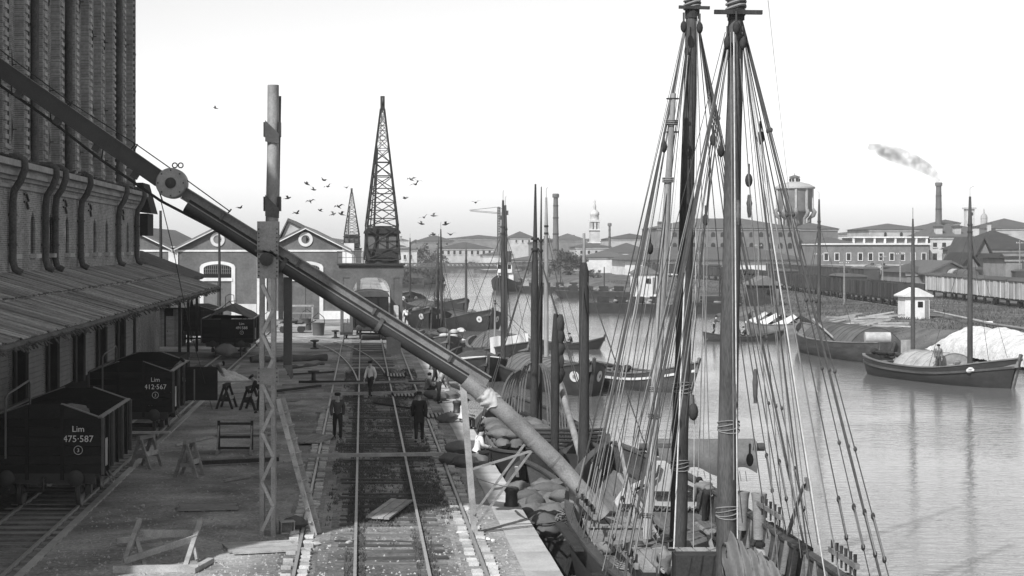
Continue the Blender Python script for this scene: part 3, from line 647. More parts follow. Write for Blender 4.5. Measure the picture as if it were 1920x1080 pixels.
# pale telescopic spout
pth = [B(872, 712), B(945, 772), B(1045, 868), B(1132, 966)]
MB().tube(pth, [.20, .21, .20, .19], 18).build('spout', MAT['steel_pale'], GC)
for (px, py) in ((948, 774), (1000, 825), (1040, 864), (1092, 922)):
    k = (pth[3] - pth[1]).normalized(); q = B(px, py); MB().tube([q - k * .03, q + k * .03], .208, 18).build('spout_ring', MAT['steel_pale'], GC)
def wrap(u, v):
    k = (pth[3] - pth[1]).normalized(); q = B(903, 737).lerp(B(932, 761), u * (.8 + .35 * noise.noise(V((v * 7, 0, 2))))); a = v * 2 * math.pi; s_ = k.cross(V((0, 1, 0))).normalized(); rr = .225 + .045 * noise.noise(V((u * 5, math.cos(a) * 2, math.sin(a) * 2)))
    return q + V((0, 1, 0)) * (rr * math.cos(a)) + s_ * (rr * math.sin(a))
rg = MB().grid(wrap, 12, 28)
rg.build('canvas_wrap', MAT['canvas_pale'], GC)
# truss rods
def rod(name, pts, r=.02, mat='steel_dark', parent=GC): return MB().tube(pts, r, 5).build(name, MAT[mat], parent)
rod('truss_rod', [B(-352, -190), B(0, 93), B(132, 192), B(256, 271), B(323, 318), B(432, 397)], .014)
rod('truss_rod', [B(-352, -70), B(0, 160), B(90, 222), B(190, 300), B(302, 377), B(400, 428), B(482, 470)], .035)
for p, q in (((0, 118), (0, 160)), ((20, 140), (22, 178)), ((93, 190), (95, 225)), ((118, 205), (132, 192)), ((125, 208), (136, 190)), ((243, 283), (254, 270)), ((250, 286), (258, 270)), ((196, 262), (190, 300)), ((290, 335), (305, 378)), ((300, 345), (322, 372)), ((425, 402), (434, 392))): rod('strut', [B(*p), B(*q)], .018)
rod('guy_rope', [B(302, 378), P(325, 470, 44), P(352, 600, 52), G(398, 768)], .012, 'rope_dark')
MB().b2(B(531, 0).x, B(547, 0).x, YB + .1, YB + .34, B(540, 690).z, B(540, 520).z).build('discharge_chute', MAT['steel_dark'], GC)
MB().prism([B(531, 685, .05), B(547, 685, .05), B(549, 708, .1), B(545, 712, .1)], (0, .25, 0)).build('chute_mouth', MAT['canvas'], GC)
MB().b2(B(521, 0).x, B(530, 0).x, YB + .2, YB + .3, B(520, 600).z, B(520, 500).z).build('chute_board', MAT['wood_pale'], GC)

LP = empty('lattice_pillar', (-2.25, 40.2, 0), 'tall riveted lattice pillar carrying the conveyor on the quay', 'pillar')
YP = 40.2
def Q(px, py, dy=0.0):
    p = P(px, py, YP); p.y += dy; return p
xl, xr = Q(487, 0).x, Q(516, 0).x
zt = Q(0, 420).z
for x in (xl, xr):
    for dy in (0, .42):
        lg = MB(); s = 1 if x == xl else -1; t_ = 1 if dy == 0 else -1
        lg.box((x + s * .05, YP + dy, zt / 2), (.10, .016, zt)); lg.box((x, YP + dy + t_ * .05, zt / 2), (.016, .10, zt)); lg.build('leg', M('pillar_paint', .27, .6, .3, 2.5, .1, .01, stain=.4), LP)
z = .12; k = 0
while z < Q(0, 560).z:
    for dy in (-.012, .432):
        A_, B_ = (xl + .05, xr - .05) if k % 2 == 0 else (xr - .05, xl + .05)
        MB().bar((A_, YP + dy, z), (B_, YP + dy, z + .58), .075, .012, (0, 1, 0)).build('lacing', M('lacing_paint', .36, .6, .3, 2.5, .1, .01, stain=.3), LP)
    for x in (xl - .01, xr + .01): MB().bar((x, YP + (.05 if k % 2 else .38), z), (x, YP + (.38 if k % 2 else .05), z + .58), .012, .05).build('lacing', M('lacing_paint', .36, .6, .3, 2.5, .1, .01, stain=.3), LP)
    z += .58; k += 1
for (p0, p1, y0) in ((415, 522, -.03), (690, 720, -.024)):
    pl_ = MB().b2(xl - .06, xr + .08, YP + y0, YP + y0 + .012, Q(0, p1).z, Q(0, p0).z).build('gusset_plate', M('plate', .26, .55, .3, 2.5, .1, .01, stain=.5), LP)
    for i in range(12 if p0 == 415 else 4):
        for x in (xl - .02, xr + .04): MB().ell((x, YP + y0 - .004, Q(0, p1 - 5).z + i * .1), (.02, .014, .02), 6, 4).build('rivet', MAT['steel'], pl_)
MB().b2(xl - .06, xr + .08, YP + .44, YP + .455, Q(0, 522).z, Q(0, 415).z).build('gusset_plate', MAT['plate'], LP)
MB().tube([Q(509, 425, .2), Q(511, 300, .2), Q(511.5, 158, .2)], [.155, .145, .135], 16).build('column', MAT['plate'], LP)
MB().bar(Q(524, 178, .3), Q(520, 400, .3), .06, .04, (0, 1, 0)).build('rear_bar', MAT['steel'], LP)
for (y0, sh) in ((238, 26), (378, 26)):
    MB().prism([Q(497, y0 - sh / 2, .02), Q(523, y0 + sh / 2, .02), Q(523, y0 + sh / 2 + 18, .02), Q(497, y0 - sh / 2 + 40, .02)][::-1], (0, .05, 0)).build('clamp_band', MAT['steel'], LP)
    for px in (496, 524): MB().box(Q(px, y0 + 4, .18), (.06, .3, .34)).build('clamp_lug', MAT['steel_dark'], LP)
# boom trunnion at pillar
MB().lathe([(.05, -.1), (.16, -.08), (.16, .08), (.05, .1)], Q(500, 486, -.12), 12, rot).build('trunnion', MAT['steel_dark'], LP)
for k in range(3): MB().bar(Q(478 + k * 14, 470, -.06), Q(512 + k * 7, 474 + k * 6, -.06), .03, .05).build('trunnion_strap', MAT['steel'], LP)
# leaning ladder
LD = empty('leaning_ladder', G(592, 1004), 'narrow wooden ladder leaning against the lattice pillar', 'ladder')
a, b_ = G(590, 1004), P(521, 748, 40.3)
st_ = V((.10, .34, 0))
for o in (V((0, 0, 0)), st_): MB().bar(a + o, b_ + o, .12, .06, (0, 1, 0)).build('stile', MAT['wood_pale'], LD)
for i in range(1, 10):
    q = a.lerp(b_, i / 10); MB().bar(q - st_ * .25, q + st_ * 1.3 + V((.04, 0, 0)), .07, .035).build('rung', MAT['wood_pale'], LD)
# wooden prop on the quay edge
WP = empty('spout_prop', G(888, 992), 'wooden post with raking braces propping the conveyor spout at quay edge', 'post')
MB().bar(G(890, 1000), B(868, 722), .15, .13, (0, 1, 0)).build('post', MAT['wood_pale'], WP)
for p, q in (((894, 985), (1003, 838)), ((888, 965), (985, 832)), ((885, 880), (1000, 845))): MB().bar(B(*p, .02), B(*q, .06), .05, .075, (0, 1, 0)).build('brace', MAT['wood'], WP)
MB().tube(sag(B(889, 895), B(965, 915), .03), .008, 4).build('tie_rope', MAT['rope_dark'], WP)

# ================================================================== PORTAL CRANES
def crane(loc, label):
    r = empty('portal_crane', loc, label, 'crane', 'quay portal cranes')
    kx = .0397
    def c(px, py, dy=0): return V(((px - 679) * kx, dy, 6.8 + (464 - py) * kx))
    stl = M('crane_steel', .10, .6, .3, 1, .1, .01, stain=.3)
    for y in (0, 4):
        m_ = MB(); z0, z1 = 3.35, 5.45
        m_.b2(-1.75, 3.1, y, y + .28, 4.55, z1)
        # arched knees
        for s, x in ((1, -.72), (-1, 2.15)): m_.prism([(x, y, z0), (x, y, 4.55), (x + s * 1.0, y, 4.55)] + [(x + s * (1.0 - 1.0 * math.sin(t * math.pi / 10)), y, 4.55 - 1.2 * (1 - math.cos(t * math.pi / 10))) for t in range(1, 5)], (0, .28, 0))
        m_.build('portal_beam', stl, r, False)
        for x0, x1 in ((-1.62, -.72), (2.15, 3.0)):
            lg = MB(); w = .2
            lg.b2(x0, x0 + w, y, y + .28, .45, 4.55); lg.b2(x1 - w, x1, y, y + .28, .45, 4.55); lg.b2(x0 + w, x1 - w, y + .05, y + .2, .45, 1.0); lg.b2(x0 + w, x1 - w, y + .05, y + .2, 2.5, 4.55)
            lg.build('leg', stl, r, False)
            MB().lathe([(.08, -.08), (.26, -.07), (.26, .07), (.08, .08)], ((x0 + x1) / 2, y + .15, .28), 14, Matrix.Rotation(rad(90), 4, 'Y')).build('wheel', MAT['steel_dark'], r, False)
            MB().b2(x0 - .02, x1 + .02, y - .25, y + .5, .3, .5).build('bogie', MAT['steel_dark'], r, False)
    for x in (-1.62, 2.8): MB().b2(x, x + .25, .28, 4, 4.7, 5.44).build('side_beam', stl, r, False)
    MB().b2(-1.85, 3.2, -.2, 4.5, 5.46, 5.6).build('platform', MAT['steel_dark'], r, False)
    hr = MB()
    for i in range(4): hr.bar((-1.85 + i * .65, -.18, 5.6), (-1.85 + i * .65, -.18, 6.5), .035)
    for z in (6.05, 6.5): hr.bar((-1.85, -.18, z), (.1, -.18, z), .03); hr.bar((-1.85, -.18, z), (-1.85, 4.4, z), .03)
    hr.build('railing', MAT['steel_dark'], r, False)
    MB().lathe([(1.3, 5.6), (1.3, 5.8)], (1.5, 2, 0), 24).build('turntable', MAT['steel_dark'], r, False)
    cb = MB(); cb.b2(.25, 2.75, .7, 3.6, 5.8, 7.85); cb.prism([(.12, .55, 7.85)] + [(1.5 - 1.4 * math.cos(math.pi * i / 10), .55, 7.9 + .5 * math.sin(math.pi * i / 10)) for i in range(11)] + [(2.88, .55, 7.85)], (0, 3.2, 0)); CB = cb.build('cab', MAT['steel_dark'], r, False)
    for x in (.45, 1.25, 2.0): MB().b2(x, x + .55, .66, .7, 6.7, 7.6).build('window', M('cab_glass', .10, .15, .2, 2, 0), CB, False)
    # lattice jib: four chords to the head
    j = MB(); head = V((1.5, -1.6, 17.0)); bases = [V((.15, .2, 5.9)), V((2.85, .2, 5.9)), V((2.75, 2.6, 8.4)), V((.25, 2.6, 8.4))]
    def pt(k, t): 
        e = head + V(((-.14, .14, .14, -.14)[k], (-.1, -.1, .15, .15)[k], 0)); return bases[k].lerp(e, t)
    for k in range(4): MB().bar(pt(k, 0), pt(k, 1), .11, .11).build('jib_chord', MAT['steel_dark'], r, False)
    lv = [0, .07, .21, .33, .44, .55, .65, .74, .82, .89, .95, 1]
    jb = MB()
    for i in range(len(lv) - 1):
        for k in range(4):
            k2 = (k + 1) % 4; wd = .075 if i < 6 else .055
            jb.bar(pt(k, lv[i]), pt(k2, lv[i]), wd); jb.bar(pt(k, lv[i]), pt(k2, lv[i + 1]), wd * .8)
            if k in (0, 2): jb.bar(pt(k2, lv[i]), pt(k, lv[i + 1]), wd * .8)
    tag(jb.build('jib_bracing', MAT['steel_dark'], r, False), kind='stuff')
    MB().b2(1.34, 1.66, -1.95, -1.3, 16.9, 17.9).build('jib_head', MAT['steel_dark'], r, False)
    MB().lathe([(.22, -.05), (.3, -.05), (.3, .05), (.22, .05)], (1.5, -1.9, 17.5), 14, Matrix.Rotation(rad(90), 4, 'Y')).build('sheave', MAT['steel'], r, False)
    MB().bar((.9, 3, 8), (1.15, 2.4, 14.3), .16).build('back_mast', MAT['steel_dark'], r, False)
    for x in (1.0, 1.35): MB().tube([(x, 2.4, 14), (1.45, -1.5, 17.3)], .02, 4).build('cable', MAT['steel_dark'], r, False)
    MB().tube([(1.15, 2.4, 14.2), (.6, 3.4, 8.2)], .05, 5).build('tie_bar', MAT['steel_dark'], r, False)
    return r
c1 = crane((0, 127, 0), 'large dark portal crane with lattice jib straddling the quay track')
c2 = copy_tree(c1, None, 'smaller-looking second portal crane far behind the gabled warehouse'); c2.location = (-2.95, 255, 2.7); c2.scale = (.93, .93, .72)
for x in (-1.2, 2.6):
    for y in (.1, 4.1): MB().b2(x - .3, x + .3, y - .3, y + .3, -3.75, .3).build('tall_base', MAT['crane_steel'], c2, False)
# ================================================================== BOATS
def hull_fn(L, B, zm, zb, zs, draft, pb=2.4, ps=3.0, ws=.25, rake=.35):
    def wd(t): return B / 2 * max(.02, (1 - max(0, t) ** pb)) ** .75 if t > 0 else B / 2 * (ws + (1 - ws) * max(0, 1 - (-t) ** ps) ** .75)
    def sh(t): return zm + (zb - zm) * t ** 2.2 if t > 0 else zm + (zs - zm) * (-t) ** 2.2
    def pt(t, a, side, off=0.0):
        w = max(.015, wd(t) - off); zt = sh(t); z = zt - (zt + draft) * math.sin(a)
        y = w * max(0, math.cos(a)) ** .5
        x = t * L / 2 + (rake * max(0, t) ** 3 * (z + draft) if t > 0 else -.12 * (-t) ** 3 * (z + draft))
        return V((x, side * y, z))
    return wd, sh, pt
def boat(name, loc, head, label, L, B, zm=.75, zb=1.5, zs=1.1, draft=.5, hm='hull_dark', gm='hull_pale', dm='deck', deck=.45, pb=2.4, ws=.25, cat='boat', group=None, hatch=None, eyes=False, masts=(), stripe=None, cargo=None, rake=.35, rudder=True):
    r = empty(name, loc, label, cat, group, rz=head)
    wd, sh, pt = hull_fn(L, B, zm, zb, zs, draft, pb, 3.0, ws, rake)
    nu, na = 28, 8
    m_ = MB()
    for s in (-1, 1): m_.grid(lambda u, v: pt(2 * u - 1, v * math.pi / 2, s)[:] if s > 0 else pt(1 - 2 * u, v * math.pi / 2, s)[:], nu, na)
    # transom
    tr_ = [pt(-1, j / na * math.pi / 2, 1) for j in range(na + 1)] + [pt(-1, j / na * math.pi / 2, -1) for j in range(na, -1, -1)]
    m_.add(tr_, [tuple(range(len(tr_)))]); m_.build('hull', MAT[hm], r, False)
    bw_ = MB()
    for s in (-1, 1): bw_.grid(lambda u, v: (lambda t: (pt(t, 0, s, .1).x, pt(t, 0, s, .1).y * (1 - .03 * v), sh(t) - v * (deck + .05)))(2 * u - 1), nu, 1)
    bw_.build('bulwark', MAT[gm if gm != 'white' else 'hull_mid'], r, False)
    MB().grid(lambda u, v: (lambda t: ((t * L / 2 + rake * max(0, t) ** 3 * (sh(t) - deck + draft)), (2 * v - 1) * max(.01, wd(t) - .09), sh(t) - deck + .06 * (1 - (2 * v - 1) ** 2)))(2 * u - 1), nu, 6).build('deck', MAT[dm], r, False)
    for s in (-1, 1):
        g_ = MB()
        pts = [pt(-1 + 2 * i / nu, 0, s, .05) for i in range(nu + 1)]
        for a, b_ in zip(pts, pts[1:]): g_.bar(a + V((0, 0, .03)), b_ + V((0, 0, .03)), .2, .07)
        g_.build('gunwale', MAT[gm], r, False)
        if stripe:
            g_ = MB(); pts = [pt(-1 + 2 * i / nu, .22, s, -.035) for i in range(nu + 1)]
            for a, b_ in zip(pts, pts[1:]): g_.bar(a, b_, .06, .13)
            g_.build('rubbing_strake', MAT[stripe], r, False)
    st = MB(); st.bar(pt(1, 1.2, 1), pt(1, 0, 1) + V((.05, 0, .25)), .16, .16); st.build('stem', MAT[gm], r, False)
    if rudder: MB().bar(pt(-1, 1.3, 1) * 1, V((-L / 2 - .25, 0, zs + .1)), .08, .5, (1, 0, 0)).build('rudder', MAT[hm], r, False)
    if eyes:
        for s in (-1, 1):
            t = .93; p0, p1, p2 = pt(t, .3, s), pt(t + .02, .3, s), pt(t, .4, s)
            nn = (p1 - p0).cross(p2 - p0).normalized(); nn = nn if nn.y * s > 0 else -nn
            q = nn.to_track_quat('Z', 'Y').to_matrix().to_4x4()
            ey = MB().lathe([(.02, .05), (.3, .05), (.3, .0)], pt(t, .3, s), 18, q).build('eye', MAT['white'], r, False)
            MB().lathe([(.01, .07), (.11, .07), (.11, .05)], pt(t, .3, s), 12, q).build('pupil', MAT['wall_mid'], ey, False)
    if hatch:
        for k, (x0, x1, w_, h_, mt) in enumerate(hatch):
            zd = sh((x0 + x1) / L) - deck
            hc = MB(); prof = [(-w_ / 2 + w_ * i / 10, h_ * (1 - abs(2 * i / 10 - 1) ** 2.2) + .3) for i in range(11)]
            hc.prism([(x0, y, zd + z) for y, z in prof] + [(x0, w_ / 2, zd), (x0, -w_ / 2, zd)], (x1 - x0, 0, 0))
            hh = hc.build('hatch_cover', MAT[mt], r, False)
            nb = max(2, int((x1 - x0) / .9))
            for i in range(nb + 1):
                x = x0 + (x1 - x0) * i / nb
                MB().tube([(x, y * 1.01, zd + z + .02) for y, z in prof], .03, 4).build('hatch_batten', MAT[mt], hh, False)
            for s in (-1, 1): MB().b2(x0 - .05, x1 + .05, s * (w_ / 2 + .002), s * (w_ / 2 + .08), zd, zd + .36).build('coaming', MAT['hull_pale'], hh, False)
    for (x, y, h_, rr, mt, lean) in masts:
        zd = sh(2 * x / L) - deck; a = V((x, y, zd)); b_ = a + V((lean, 0, h_))
        mm = MB().tube([a, a.lerp(b_, .5), a.lerp(b_, .85), b_], [rr, rr * .92, rr * .75, rr * .4], 10).build('mast', MAT[mt], r, False)
        for s in (-1, 1): MB().tube([a.lerp(b_, .82), V((x - .6, s * (B / 2 - .15), zd + deck))], .018, 4).build('shroud', MAT['rope_dark'], mm, False)
        MB().tube([a.lerp(b_, .84), V((L / 2 - .2, 0, sh(1)))], .016, 4).build('forestay', MAT['rope_dark'], mm, False)
        for q in (.8, .84): MB().lathe([(rr * .9, -.06), (rr * .95, 0), (rr * .9, .06)], a.lerp(b_, q), 10).build('mast_band', MAT['steel_dark'], mm, False)
        MB().tube([b_, b_ + V((0, 0, .5)), b_ + V((.35, 0, .6))], .012, 4).build('vane', MAT['steel_dark'], mm, False)
    return r
def pxw(px, py, z=WZ): return G(px, py, z)
def lumps(parent, n, box, mat, name, size=.35, seed=1):
    rr = random.Random(seed)
    for i in range(n):
        c = (rr.uniform(box[0], box[1]), rr.uniform(box[2], box[3]), rr.uniform(box[4], box[5]))
        MB().ell(c, (size * rr.uniform(.7, 1.4), size * rr.uniform(.5, .9), size * rr.uniform(.3, .6)), 8, 5, .3, Matrix.Rotation(rr.uniform(0, 6), 4, 'Z'), i).build(name, MAT[mat], parent, False)
DN = -math.pi / 2   # bow towards the camera
UPH = math.pi / 2
# ---------------------------------------------------------------- foreground two-masted ship
FX, FY = 7.0, 37.0
FS = boat('sailing_ship', (FX, FY, WZ), UPH, 'large two-masted wooden sailing ship moored in the right foreground', 19.5, 4.5, 1.75, 2.6, 2.2, .8, 'hull_dark', 'hull_mid', 'deck', .75, 2.6, .5, 'sailing ship')
def fs(p): return V(p)   # world coordinates -> ship-local
def FL(p):
    q = V(p) - V((FX, FY, WZ)); return V((q.y, -q.x, q.z))
def ft(name, pts, r_, mat, parent=FS, n=6): return MB().tube([FL(p) for p in pts], r_, n).build(name, MAT[mat], parent, False)
ZD = WZ + 1.0
m1b, m1t = V((7.20, 39, ZD)), P(1298, 6, 39); m2b, m2t = V((7.02, 33, ZD)), P(1380, 4, 33)
masts = []
for (a, b_, r0) in ((m1b, m1t, .20), (m2b, m2t, .205)):
    top = b_ + (b_ - a).normalized() * 2.6
    mp_ = [a.lerp(top, i / 16) + V((.025 * noise.noise(V((i * .5, r0 * 90, 0))), .02 * noise.noise(V((i * .5, 3, r0 * 50))), 0)) for i in range(17)]
    mm = ft('mast', mp_, [r0 * (1 - .42 * (i / 16) ** 1.3) * (1 + .03 * noise.noise(V((i * 1.3, r0 * 70, 2)))) for i in range(17)], 'mast', n=16); masts.append(mm)
    ft('mast_wedge', [a - V((0, 0, .02)), a + V((0, 0, .22))], [.36, .27], 'wood_dark', mm, 14)
    for t in (.17, .31): 
        q = a.lerp(b_, t); 
        for k in range(4): ft('rope_lashing', [q + V((.212 * math.cos(i * .63), .212 * math.sin(i * .63), k * .05 - .1 + .05 * math.sin(i * .63 + k))) for i in range(11)], .014, 'rope', mm, 5)
    ft('mast_cap', [b_ - V((0, 0, .35)), b_ + V((0, 0, .3))], [.165, .18], 'mast_dark', mm, 12)
    for i in range(5): ft('head_lashing', [b_ + V((.18 * math.cos(j * .7), .18 * math.sin(j * .7), -.1 + i * .09 + .04 * math.sin(j))) for j in range(10)], .03, 'rope', mm, 5)
c = P(1300, 15, 39); MB().bar(FL(c - V((.36, .16, 0))), FL(c + V((.34, -.16, -.02))), .07, .07).build('crosstree', MAT['mast_dark'], masts[0], False)
c = P(1380, 25, 33); MB().bar(FL(c - V((.46, .2, 0))), FL(c + V((.46, -.2, -.01))), .08, .08).build('crosstree', MAT['mast_dark'], masts[1], False); MB().box(FL(c), (.3, .3, .12)).build('crosstree_chock', MAT['mast_dark'], masts[1], False)
def block(p, s=.11, parent=FS, mat='wood', hang=.35):
    q = FL(p); b_ = MB().ell(q, (s * .75, s * .75, s * 1.35), 8, 6).build('pulley_block', MAT[mat], parent, False)
    MB().tube([q + V((0, 0, s * 1.2)), q + V((0, 0, s * 1.2 + hang))], .022, 4).build('block_strop', MAT['rope_dark'], b_, False); return b_
def shroud(top, bot, thick=.026, mat='rope_dark', dead=True, parent=FS):
    top, bot = V(top), V(bot); d = (bot - top)
    ft('shroud', sag(top, bot, R.uniform(-.03, .1), 8), [thick * R.uniform(.85, 1.2) for _ in range(9)], mat, parent, 5)
    if dead:
        for t in (.86, .93):
            p = FL(top.lerp(bot, t)); MB().ell(p, (.06, .04, .07), 8, 5).build('deadeye', MAT['wood_dark'], parent, False)
        n_ = V((0, .05, 0))
        for k in (-1, 1): ft('lanyard', [top.lerp(bot, .86) + n_ * k, top.lerp(bot, .93) + n_ * k], .014, 'rope', parent, 4)
for mi, (tp, ys) in enumerate(((m1t, (36.2, 36.9, 37.8, 39.2)), (m2t, (30.6, 31.2, 32.0, 33.2)))):
    for s in (-1, 1):
        for k, y in enumerate(ys):
            x = 7.15 + s * 2.42 * (1 if mi else .99); zz = WZ + 1.72
            shroud(tp + V((s * .12, 0, -.35 - .05 * k)), (x, y, zz), .026 if k == 1 else .012, parent=masts[mi])
            if s > 0 and k < 3:
                for t in (.2, .35, .5, .62, .75): 
                    p = FL((tp + V((s * .12, 0, -.35))).lerp(V((x, y, zz)), t)); MB().ell(p, (.036, .036, .05), 6, 4).build('rope_knot', MAT['rope_dark'], masts[mi], False)
    # channel board and rail with belaying pins
for s in (-1, 1):
    for (y0, y1) in ((30.4, 33.4), (36.0, 39.6)):
        MB().bar(FL((FX + s * 2.42, y0, WZ + 1.72)), FL((FX + s * 2.42, y1, WZ + 1.70)), .2, .07).build('channel_board', MAT['wood_dark'], FS, False)
        a, b_ = V((FX + s * 2.0, y0 + .6, WZ + 2.3)), V((FX + s * 2.0, y1 - .6, WZ + 2.3))
        MB().bar(FL(a), FL(b_), .08, .1).build('pin_rail', MAT['wood'], FS, False)
        for i in range(6): q = FL(a.lerp(b_, (i + .5) / 6)); MB().tube([q - V((0, 0, .22)), q + V((0, 0, .2))], [.02, .035], 6).build('belaying_pin', MAT['wood_dark'], FS, False)
# running rigging (photo pixel ends at given depths)
RIG = [((1284, 60, 38.6), (1118, 1010, 38.2), .02, 'rope'), ((1280, 70, 38.6), (1090, 1000, 39), .016, 'rope'), ((1287, 90, 38.8), (1165, 985, 37), .016, 'rope_dark'), ((1285, 110, 38.8), (1200, 1010, 36.5), .014, 'rope'),
 ((1310, 60, 38.8), (1392, 980, 38.5), .014, 'rope_dark'), ((1312, 70, 38.8), (1440, 1010, 37), .016, 'rope_dark'), ((1314, 80, 38.8), (1478, 1020, 37), .016, 'rope_dark'), ((1306, 40, 38.7), (1335, 1010, 38), .014, 'rope'), ((1308, 30, 38.7), (1300, 1040, 38.4), .012, 'rope_pale'),
 ((1368, 70, 32.8), (1235, 1075, 32.6), .018, 'rope'), ((1365, 60, 32.8), (1180, 985, 33.5), .016, 'rope_dark'), ((1362, 90, 32.9), (1130, 1070, 33), .016, 'rope'), ((1364, 100, 32.9), (1205, 1070, 32.3), .014, 'rope'),
 ((1392, 60, 32.8), (1548, 1085, 32), .017, 'rope_pale'), ((1394, 70, 32.8), (1575, 1085, 32), .02, 'rope'), ((1395, 90, 32.8), (1520, 1080, 31.5), .02, 'rope_dark'), ((1388, 110, 32.7), (1460, 1075, 32.4), .014, 'rope'), ((1376, 60, 32.7), (1383, 1010, 32.4), .016, 'rope_pale'), ((1370, 60, 32.7), (1376, 900, 32.4), .012, 'rope'),
 ((1286, 460, 38), (1262, 1075, 36), .022, 'rope_pale'), ((1440, 0, 34), (1490, 460, 31.5), .006, 'rope'), ((1330, 300, 37), (1318, 850, 37), .012, 'rope'), ((1345, 290, 36), (1480, 900, 36), .012, 'rope'), ((1427, 268, 33), (1500, 985, 32.5), .014, 'rope'), ((1430, 268, 33), (1515, 985, 32.5), .014, 'rope'), ((1424, 268, 33), (1490, 985, 32.5), .014, 'rope'),
 ((1336, 270, 37), (1285, 800, 37), .014, 'rope_dark'), ((1333, 270, 37), (1240, 930, 36), .014, 'rope_dark'), ((1220, 470, 39), (1150, 930, 38), .014, 'rope_dark'), ((1216, 470, 39), (1110, 940, 38), .014, 'rope'), ((1322, 415, 38), (1310, 880, 37), .016, 'rope')]
for k in range(0, 9, 2): RIG.append(((1282 + k, 55 + 6 * k, 38.7), (1070 + k * 17, 985 + (k * 29) % 70, 38.8 - .25 * k), .008 + .003 * (k % 4 // 2), ('rope_dark', 'rope', 'rope_pale')[k % 3]))
for k in range(0, 8, 2): RIG.append(((1360 + k, 60 + 6 * k, 32.8), (1110 + k * 19, 1010 + (k * 31) % 65, 33.4 - .15 * k), .009, ('rope_dark', 'rope')[k // 2 % 2]))
for k in range(0, 6, 2): RIG.append(((1392 + k, 70 + 9 * k, 32.8), (1470 + k * 16, 1000 + (k * 23) % 70, 33.2 - .2 * k), .009, ('rope_dark', 'rope')[k // 2 % 2]))
for (a, b_, rr, mt) in RIG: ft('halyard', sag(P(*a), P(*b_), R.uniform(0, .12), 6), rr * .8, mt, FS, 4)
for (px, py, Y) in ((1245, 275, 38.5), (1337, 262, 37), (1352, 283, 36.5), (1426, 258, 33), (1323, 412, 38), (1404, 338, 33), (1381, 52, 32.7), (1219, 466, 39), (1393, 80, 32.8), (1364, 80, 32.8), (1282, 50, 38.6), (1312, 52, 38.6), (1300, 772, 38.4), (1406, 862, 34)): block(P(px, py, Y), .10 if py != 772 else .15, hang=.2, mat='wood_dark')
for (px, p0, p1, Y, rr) in ((1405, 365, 408, 33, .055), (1384, 375, 422, 32.6, .05), (1416, 692, 756, 33, .05), (1378, 720, 800, 32.5, .045)):
    m_ = MB(); a, b_ = FL(P(px, p0, Y)), FL(P(px, p1, Y)); rr_ = random.Random(px)
    m_.tube([a.lerp(b_, i / 8) for i in range(9)], [rr * (.5 + .5 * math.sin(math.pi * (i + .7) / 9.4)) * rr_.uniform(.8, 1.2) for i in range(9)], 8)
    for i in range(110):
        q = a.lerp(b_, rr_.random()); d = V((rr_.uniform(-1, 1), rr_.uniform(-1, 1), rr_.uniform(-.6, .3))).normalized() * rr * 1.5; m_.add([q + d * .3 + V((.012, 0, 0)), q + d * .3 - V((.012, 0, 0)), q + d], [(0, 1, 2)])
    m_.build('rope_mop', MAT['canvas'], FS, False)
# pale spar standing against mast 1, jaws at its head
sp0, sp1 = P(1213, 1010, 38.0), P(1263, 175, 38.4)
ft('loose_spar', [sp0, sp0.lerp(sp1, .3), sp0.lerp(sp1, .7), sp1], [.105, .115, .09, .055], 'mast_pale', n=12)
for t in (.05, .27, .33, .93, .8): 
    q = sp0.lerp(sp1, t)
    for k in range(3): ft('spar_lashing', [q + V((.13 * math.cos(i * .7), .13 * math.sin(i * .7), k * .04)) for i in range(10)], .016, 'rope', n=4)
for dz in (0, .75): ft('spar_ring', [P(1261, 185, 38.4) + V((.14 * math.cos(i * .7), .06 * math.sin(i * .7), -dz)) for i in range(10)], .016, 'steel_dark', n=4)
# deck house with curved white face, carved frieze and steps (far end of the deck)
def FP(px, py, Y): return FL(P(px, py, Y))
CH = MB().prism([FP(px, py, 43.6) for px, py in ((1160, 985), (1160, 950), (1178, 925), (1215, 908), (1232, 890), (1240, 872), (1258, 872), (1268, 892), (1290, 905), (1330, 915), (1350, 930), (1350, 985))][::-1], FL((FX, FY + .9, WZ))).build('deck_house', MAT['canvas_pale'], FS, False)
for a, b_ in (((1160, 950), (1345, 962)), ((1225, 925), (1300, 926))): MB().bar(FP(*a, 43.5), FP(*b_, 43.5), .1, .16 if a[1] == 950 else .1).build('carved_frieze', MAT['wood_tar'], FS, False)
for i in range(16): MB().tube([FP(1166 + i * 11.2, 957, 43.42), FP(1170 + i * 11.2, 950, 43.4), FP(1175 + i * 11.2, 957, 43.42)], .022, 5).build('carved_scroll', MAT['hull_pale'], FS, False)
for s in (-1, 1): MB().tube([FP(1248 + s * 11, 872, 43.5), FP(1248 + s * 17, 892, 43.5), FP(1248 + s * 32, 907, 43.5), FP(1248 + s * 70, 924, 43.5)], .035, 6).build('trim', MAT['wood_dark'], FS, False)
MB().b2(*[v for v in (3.2, 4.6)], 0.3, 1.7, .95, 1.5).build('skylight', MAT['wood'], FS, False)
for i in range(5): MB().b2(3.15, 4.65, .32 + i * .28, .56 + i * .28, 1.5, 1.54).build('skylight_plank', MAT['wood_x'], FS, False)
MB().b2(-1.6, 1.2, -1.0, 1.2, .95, 1.35).build('hatch_coaming', MAT['wood_dark'], FS, False)
for i in range(7): MB().b2(-1.55, 1.15, -.98 + i * .31, -.7 + i * .31, 1.35, 1.40).build('hatch_board', MAT['wood_x'], FS, False)
MB().box(FP(1310, 1075, 34.5), (.5, 1.0, .8)).build('deck_locker', MAT['wood_dark'], FS, False)
